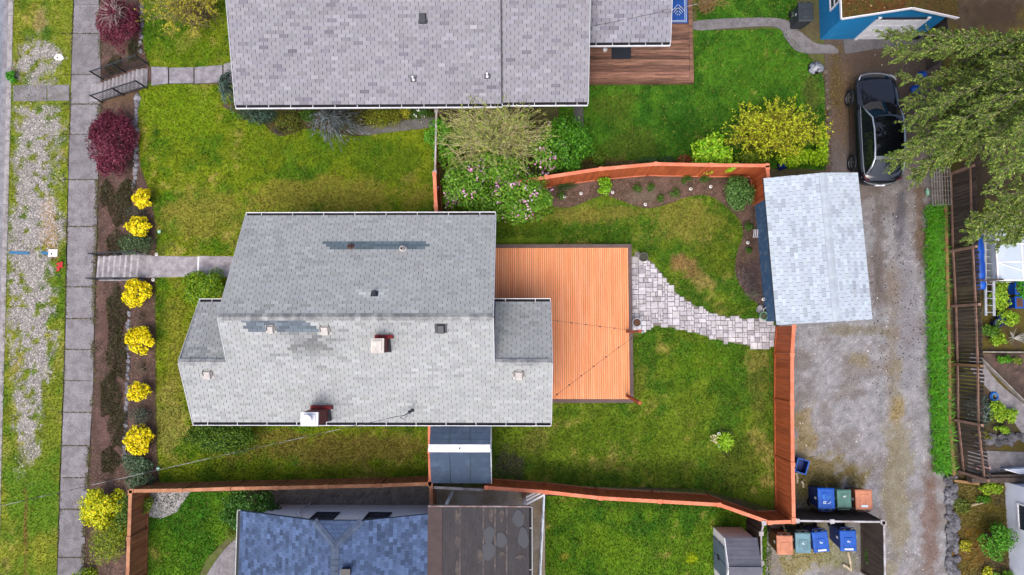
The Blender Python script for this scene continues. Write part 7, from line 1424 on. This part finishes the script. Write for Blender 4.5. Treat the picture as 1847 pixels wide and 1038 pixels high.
c = P(1372, 557, .1); t = thing('stone', (c.x, c.y, 0), 'single pale boulder between the lawn and garden pots', 'stone'); o = bpy.data.objects.new('boulder', RK[2]); COL.objects.link(o); o.parent = t; o.scale = (.17, .2, .16); o.location = (0, 0, .03); o.color = (1.7, 1.65, 1.6, 1)
c = P(1157, 489, .03); t = thing('stepping_stone', (c.x, c.y, .034), 'square grey slab lying on the pavers by the dark pot', 'slab'); MB().box(c.x - .13, c.x + .13, c.y - .12, c.y + .12, .034, .075).build('slab', m_conc, t); MB().box(c.x - .1, c.x + .1, c.y - .09, c.y + .09, .075, .082).build('slab_face', m_conc, t)
t = thing('plant_rack', P(1364, 421, 0), 'little white slatted rack in the bed against the blue wall', 'rack')
for i in range(4): a = P(1359.5 + i * 3.2, 428, .12); MB().bar(a, a + Vector((.03, .34, 0)), .03, .02).build('slat', m_white, t); MB().bar((a.x, a.y, 0), a, .02, .02).build('leg', m_white, t)
a, b = P(1300, 775, .02), P(1320, 781, .02); t = thing('stake', a, 'thin dark stake lying in the back lawn by the feathery plant', 'stake'); MB().tube([a + Vector((0, 0, .02)), b + Vector((0, 0, .05))], .014, 6).build('rod', m_blackpl, t); MB().tube([P(1297, 812, .02) + Vector((0, 0, .02)), P(1316, 822, .04)], .012, 6).build('rod', m_blackpl, t)
c = P(1288, 792, .3); t = thing('garden_plant', (c.x, c.y, 0), 'small cream flowering plant beside the lone feathery plant', 'plant'); n = 40; a = VR.uniform(0, 6.28, n); l = VR.uniform(0, .16, n); leaves('flowers', np.c_[c.x + np.cos(a) * l, c.y + np.sin(a) * l * 1.3, VR.uniform(.15, .4, n)], VR.normal(0, .4, (n, 3)) + np.array([0, 0, 1]), VR.uniform(.06, .12, n), pick([(226, 206, 180), (214, 184, 160), (150, 170, 90)], n), t, .7); MB().tube([(c.x, c.y, 0), (c.x, c.y, .32)], .01, 5).build('stem', m_bark, t)
# utility covers and survey paint on the verge
def cover(x, y, w_, d_, label, irregular):
    c = PG(x, y); z = SZ - .01; t = thing('utility_cover', (c.x, c.y, z), label, 'cover'); mb = MB()
    if irregular: mb.prism(blob(c.x, c.y, w_ / 2, d_ / 2, 14, 3), z, z + .05)
    else: mb.box(c.x - w_ / 2, c.x + w_ / 2, c.y - d_ / 2, c.y + d_ / 2, z, z + .05)
    mb.build('plate', m_white, t); MB().lathe([(.045, .05), (.04, .056), (.004, .057)], (c.x - w_ * .15, c.y - d_ * .1, z), 12).build('keyhole', m_dark, t)
cover(107, 104, .46, .32, 'irregular white painted utility cover by the short crossing path', True); cover(96.5, 457, .42, .34, 'square white utility cover beside the blue painted line', False)
m_bluep = M('blue_spray', C(40, 118, 170), C(120, 140, 150), scale=9, var=.2, lo=.5, hi=.75); m_redp = M('red_spray', C(206, 44, 52), C(150, 100, 90), scale=12, var=.2, lo=.52, hi=.75)
def strokes(name, segs, mat, label, wd, cat):
    c = PG(*segs[0][:2]); t = thing(name, (c.x, c.y, SZ), label, cat)
    for k, (x1, y1, x2, y2) in enumerate(segs): MB().bar(PG(x1, y1, .02 + .002 * k), PG(x2, y2, .02 + .002 * k), wd, .014).build('stroke', mat, t)
strokes('paint_mark', [(17, 456, 52, 457), (74, 456, 88, 458)], m_bluep, 'blue painted survey line across the gravel verge', .12, 'paint mark')
strokes('paint_mark', [(101, 477, 113, 474), (101, 484, 110, 478), (108, 474, 105, 490), (112, 472, 111, 484), (102, 489, 108, 485), (106, 480, 113, 482)], m_redp, 'red sprayed survey mark beside the gravel verge', .07, 'paint mark')

# ------------------------------------------------------------------ overhead wires
def wire(name, pts, r_, label, n=28, sag=.4):
    a, b = Vector(pts[0]), Vector(pts[-1]); t = thing(name, a, label, 'cable'); q = [a.lerp(b, i / n) - Vector((0, 0, sag * 4 * (i / n) * (1 - i / n))) for i in range(n + 1)]
    MB().tube(q, r_, 6).build('conductor', M('cable_grey', C(190, 190, 186), C(60, 60, 62), scale=1.3, var=.1, bump=0, stretch=(1, 1, 1), lo=.48, hi=.52) if 'cable_grey' not in bpy.data.materials else bpy.data.materials['cable_grey'], t); tw_ = [p + Vector((0, .018 * math.sin(i * 1.9), .018 * math.cos(i * 1.9))) for i, p in enumerate(q)]; MB().tube(tw_, r_ * .6, 5).build('messenger', m_blackpl, t)
e = P(-60, 927, 6.5); wire('overhead_wire', [MASTTOP, e], .007, 'overhead service cable from the roof mast across the front lawn', sag=.25)
a, b = P(1066, 53, 3.9), P(1300, -2, 4.6); wire('overhead_wire', [(qA.px(1066, 53).x, qA.px(1066, 53).y, qA.px(1066, 53).z + .25), b + (b - a) * .6], .007, 'thin overhead cable crossing above the porch roof', sag=.1)
p0 = qA.px(1066, 53); tb = thing('cable_bracket', p0, 'small bracket holding the thin cable on the porch roof', 'bracket'); MB().bar(p0, p0 + Vector((0, 0, .28)), .04, .04).build('stalk', m_flash, tb); MB().obox(p0 + Vector((0, 0, .27)), (.05, 0, 0), (0, .03, 0), (0, 0, .02)).build('clamp', m_flash, tb)
pts = [MASTTOP, pS.px(715, 744, .12), pS.px(690, 752, .06), pS.px(650, 761, .05)]; MB().tube([MASTTOP, MASTTOP + Vector((-.25, -.12, -.2)), MASTTOP + Vector((-.1, -.22, -.3)), MASTTOP + Vector((.05, -.05, -.1))], .012, 6).build('cable_loop', m_blackpl, house)

# ------------------------------------------------------------------ neighbour's yard on the right
m_tarp = M('blue_tarpaulin', C(8, 92, 200), C(10, 70, 170), scale=3, var=.15, vscale=8, rough=.4, bump=.5, bscale=8, stretch=(1, .3, 1))
a, b = P(1761, 405, .9), P(1767, 522, .9); t = thing('tarpaulin_roll', ((a.x + b.x) / 2, (a.y + b.y) / 2, 0), 'long rolled blue tarpaulin lying on a wooden rack', 'tarpaulin')
mb = MB(); q = [a.lerp(b, i / 14) + Vector((random.uniform(-.012, .012), 0, random.uniform(-.01, .01))) for i in range(15)]; mb.tube(q, [.24 * random.uniform(.9, 1.06) for i in range(15)], 14); mb.build('roll', m_tarp, t, smooth=True); MB().tube([q[3], q[3] + Vector((0, .03, 0))], .262, 14).build('tie', m_blackpl, t)
for p in (a.lerp(b, .1), a.lerp(b, .9)): MB().bar((p.x - .35, p.y, .62), (p.x + .7, p.y, .62), .08, .08).build('bearer', m_fold, t); MB().bar((p.x - .3, p.y, 0), (p.x - .3, p.y, .58), .08, .08).build('leg', m_fold, t); MB().bar((p.x + .62, p.y, 0), (p.x + .62, p.y, .58), .08, .08).build('leg', m_fold, t)
m_al = M('ladder_alloy', C(206, 212, 216), C(180, 186, 190), scale=4, var=.08, rough=.35, metal=.4)
a, b = P(1783, 395, .72), P(1785, 570, .72); t = thing('ladder', ((a.x + b.x) / 2, (a.y + b.y) / 2, .66), 'aluminium ladder lying beside the blue tarpaulin roll', 'ladder'); d = (b - a).normalized(); nr = Vector((-d.y, d.x, 0))
for s in (-1, 1): MB().bar(a + nr * s * .17, b + nr * s * .17, .11 if s > 0 else .1, .07).build('stile', m_al, t)
for i in range(14): p = a.lerp(b, (i + .5) / 14); MB().tube([p - nr * .13, p + nr * .13], .017, 8).build('rung', m_al, t)
MB().bar((b.x - .16, b.y + .08, 0), (b.x - .16, b.y + .08, .69), .05, .05).build('leg', m_al, t)
a, b = P(1747, 508, 1.0), P(1803, 505, 1.0); t = thing('timber', (a.x, a.y, 0), 'dark timber bar across the blue tarpaulin and ladder', 'timber'); MB().bar(a + Vector((0, 0, .2)), b + Vector((0, 0, .2)), .07, .07).build('bar', m_fold, t); MB().bar((a.x, a.y, 0), (a.x, a.y, 1.16), .06, .06).build('leg', m_fold, t); MB().bar((b.x, b.y, 0), (b.x, b.y, 1.16), .06, .06).build('leg', m_fold, t)
# glazed cold frame
m_pane = bpy.data.materials.new('clear_pane'); m_pane.use_nodes = True; nt_ = m_pane.node_tree; pb_ = nt_.nodes['Principled BSDF']; pb_.inputs['Base Color'].default_value = (.55, .65, .75, 1); pb_.inputs['Roughness'].default_value = .06; pb_.inputs['Alpha'].default_value = .45
x0_, y0_ = P(1799, 506, 1.0).x, P(1820, 506, 1.0).y; x1_, y1_ = x0_ + 2.1, y0_ + 2.3; gh = thing('greenhouse', ((x0_ + x1_) / 2, (y0_ + y1_) / 2, 0), 'small white framed glass greenhouse beside the ladder', 'greenhouse')
for x in (x0_, x1_):
    for y in (y0_, y1_): MB().box(x - .025, x + .025, y - .025, y + .025, 0, 1.0).build('post', m_white, gh)
for z in (.1, 1.0):
    for q in (((x0_, y0_), (x1_, y0_)), ((x0_, y1_), (x1_, y1_)), ((x0_, y0_), (x0_, y1_)), ((x1_, y0_), (x1_, y1_))): MB().bar((*q[0], z + .026), (*q[1], z + .026), .05, .05).build('frame_bar', m_white, gh)
for i in range(2):
    for j in range(3):
        xa, xb, ya_, yb_ = x0_ + 1.05 * i + .03, x0_ + 1.05 * (i + 1) - .03, y0_ + .767 * j + .03, y0_ + .767 * (j + 1) - .03; MB().box(xa, xb, ya_, yb_, 1.03, 1.036).build('pane', m_pane, gh)
for j in (1, 2): MB().bar((x0_ + .03, y0_ + .767 * j, 1.03), (x1_ - .03, y0_ + .767 * j, 1.03), .045, .03).build('glazing_bar', m_white, gh)
MB().bar((x0_ + 1.05, y0_ + .03, 1.03), (x0_ + 1.05, y1_ - .03, 1.03), .045, .034).build('glazing_bar', m_white, gh); MB().bar((x0_ + .05, y0_ + .72, 1.06), (x1_ - .5, y0_ + .2, 1.06), .04, .02).build('prop', m_white, gh)
MB().box(x0_ + .02, x1_ - .02, y0_ - .012, y0_, .12, 1.0).build('pane', m_pane, gh); MB().box(x0_ - .012, x0_, y0_ + .02, y1_ - .02, .12, 1.0).build('pane', m_pane, gh)
m_seed = M('seed_tray', C(206, 160, 140), C(220, 220, 220), scale=3, var=.1)
for i, (x, y) in enumerate(((.35, .5), (.4, 1.2), (1.5, .5))): t = thing('seed_tray', (x0_ + x, y0_ + y, .0), ['pink seed box on the greenhouse staging near the front glass', 'pale seed box in the middle of the greenhouse', 'blue grey box at the far side of the greenhouse'][i], 'box'); MB().box(x0_ + x - .25, x0_ + x + .25, y0_ + y - .28, y0_ + y + .28, 0.0, .62).build('box', m_seed if i < 2 else m_palepot, t); MB().box(x0_ + x - .22, x0_ + x + .22, y0_ + y - .25, y0_ + y + .25, .62, .66).build('lid', m_seed if i < 2 else m_palepot, t)
# pots, ring, edging
for x, y, r_, lb in ((1801, 583, .17, 'dark blue glazed pot holding green shoots'), (1808, 571, .14, 'dark blue glazed pot behind the shoots'), (1815, 582, .12, 'small dark blue glazed pot beside the others')): plant_pot(x, y, r_, .35, m_bluepot, M('potsoil' + str(x), C(60, 84, 40), var=.3), lb)
for x, y, lb in ((1838, 521, 'tall blue planter box below the greenhouse corner'), (1838, 546, 'tall blue planter box lower in the neighbouring yard')): c = P(x, y, .4); t = thing('planter', (c.x, c.y, 0), lb, 'planter'); MB().box(c.x - .16, c.x + .16, c.y - .22, c.y + .22, 0, .4).build('box', m_tarp, t); MB().box(c.x - .19, c.x + .19, c.y - .25, c.y + .25, .4, .43).build('rim', m_tarp, t); MB().box(c.x - .13, c.x + .13, c.y - .19, c.y + .19, .43, .44).build('soil', m_terra, t)
c = P(1795, 716, .1); t = thing('hose_ring', (c.x, c.y, 0), 'round bright blue ring standing at the edge of the slanting path', 'ring'); MB().tube([(c.x + .16 * math.cos(a), c.y + .18 * math.sin(a), .04) for a in np.linspace(0, 6.283, 22)], .035, 8).build('ring', m_tarp, t); MB().tube([(c.x + .12 * math.cos(a), c.y + .14 * math.sin(a), .085) for a in np.linspace(0.3, 5.6, 18)], .02, 8).build('inner_ring', M('light_blue', C(60, 150, 210), var=.1), t)
t = thing('bed_edging', P(1758, 634, 0), 'grey timber boards edging the dark soil bed in the next yard', 'edging')
for (x1, y1, x2, y2) in ((1758, 635, 1870, 636), (1758, 637, 1850, 728)): MB().bar(P(x1, y1, .1), P(x2, y2, .1), .06, .22).build('board', m_gw, t)
sheet('garden_bed', wpoly([(1764, 639), (1870, 639), (1870, 735), (1850, 722)], .0, 31), m_soil, .02, mulch((88, 76, 70), 171), .16)
a, b = P(1748, 866, .3), P(1870, 864, .3); t = thing('timber', (a.x, a.y, 0), 'long dark timber sill between the yard path and weedy yard', 'timber'); MB().bar(a, b, .2, .34).build('sill', m_fold, t); MB().bar(a + Vector((0, .16, -.05)), b + Vector((0, .16, -.05)), .1, .3).build('back_board', m_fold, t)
a, b = P(1758, 843, .12), P(1782, 843, .12); t = thing('pipe', (a.x, a.y, 0), 'short pinkish pipe lying on the yard path', 'pipe'); m_pinkp = M('pink_pipe', C(168, 142, 142), var=.1); MB().tube([a, b], .09, 12).build('tube', m_pinkp, t); MB().tube([b, b + Vector((.06, 0, 0))], .1, 12).build('collar', m_pinkp, t)
a = P(1836, 853, .3); t = thing('trough', (a.x, a.y, 0), 'pale blue white trough at the corner of the pale house', 'trough'); MB().prism([(a.x - .55, a.y + .12), (a.x + .6, a.y - .2), (a.x + .6, a.y + .2)], 0, .3).build('tub', m_pbl, t); MB().prism([(a.x - .58, a.y + .13), (a.x + .6, a.y - .23), (a.x + .6, a.y - .15), (a.x - .5, a.y + .16)], .3, .34).build('rim', m_white, t)
rocks('heap of dark stones and rubble beside the yard path', [(1760, 800), (1790, 790), (1820, 795), (1850, 785)], .17, 26, .16, (.3, .7), 'rubble_heap')
# by the driveway
m_bag = M('shiny_bag', C(150, 158, 170), C(34, 34, 40), scale=5, var=.2, rough=.3, bump=.8, bscale=9, lo=.5, hi=.56)
def lump(x, y, rx, ry, h_, mat, name, label, cat, knot=True):
    c = P(x, y, h_ * .5); t = thing(name, (c.x, c.y, 0), label, cat); mb = MB(); vs = []; n, K_ = 16, 7
    for k in range(K_):
        u_ = k / (K_ - 1); rr = math.sin(math.pi * (.25 + .75 * u_) * .98) ** .8
        for j in range(n): a = 2 * math.pi * j / n; w_ = 1 + .13 * math.sin(3 * a + k) + random.uniform(-.07, .07); vs.append((c.x + rx * rr * w_ * math.cos(a), c.y + ry * rr * w_ * math.sin(a), h_ * u_))
    mb.faces(vs, [(k * n + j, k * n + (j + 1) % n, (k + 1) * n + (j + 1) % n, (k + 1) * n + j) for k in range(K_ - 1) for j in range(n)] + [tuple(range((K_ - 1) * n, K_ * n))]); mb.build('sack', mat, t, smooth=True)
    MB().tube([(c.x, c.y, h_ * .97), (c.x + .03, c.y + .02, h_ + .07)], [.03, .06], 8).build('knot', mat, t)
lump(1473, 122, .36, .27, .35, m_bag, 'rubbish_bag', 'black and white shiny bag on the grass by the driveway', 'bag'); lump(1653, 161, .26, .18, .3, m_tarp, 'bundle', 'bright blue bundle on the driveway beside the car', 'bundle'); lump(1664, 134, .2, .14, .2, m_tarp, 'bundle', 'small blue bundle half hidden under the conifer', 'bundle'); lump(1659, 182, .12, .14, .25, m_bgd, 'bundle', 'small black bundle beside the bright blue bundle', 'bundle')
lump(1412, 298, .2, .2, .55, m_bluepot, 'water_butt', 'dark blue round container between lime hedge and fence corner', 'container')
c = P(1659, 57, .35); t = thing('wheel', (c.x, c.y, 0), 'blue rimmed spoked wheel leaning by the blue garage', 'wheel'); ax = Vector((.5, -.6, .55)); MB().lathe([(.2, -.07), (.32, -.08), (.35, 0), (.32, .08), (.2, .07)], c, 22, ax).build('tyre', m_tyre, t); mb = MB(); mb.lathe([(.21, .05), (.19, .085), (.17, .06)], c, 20, ax, False); zx = ax.normalized(); xa_ = zx.cross(Vector((0, 1, 0))).normalized(); ya2 = zx.cross(xa_)
for k in range(5): a = k * 1.2566; mb.bar(c + zx * .07, c + zx * .07 + (xa_ * math.cos(a) + ya2 * math.sin(a)) * .2, .04, .02, zx)
mb.build('rim', m_rim, t); MB().lathe([(.2, .02), (.01, .03)], c, 16, ax, False).build('disc', m_tarp, t)
fence('old dark board fence behind the blue garage under the conifer', [(1708, 20), (1716, 96)], 1.6, m_fold, m_fold, -1, cap_w=.05)
a = P(1673, 347, .1); t = thing('canister', (a.x, a.y, 0), 'small pale green canister by the trellis', 'canister'); MB().tube([a + Vector((0, .14, 0)), a + Vector((0, .1, 0)), a + Vector((0, -.1, 0)), a + Vector((0, -.14, 0))], [.05, .075, .075, .05], 12).build('drum', binmat('mint', (140, 196, 164)), t); MB().tube([a + Vector((0, .14, 0)), a + Vector((0, .18, 0))], .025, 8).build('cap', m_white, t)
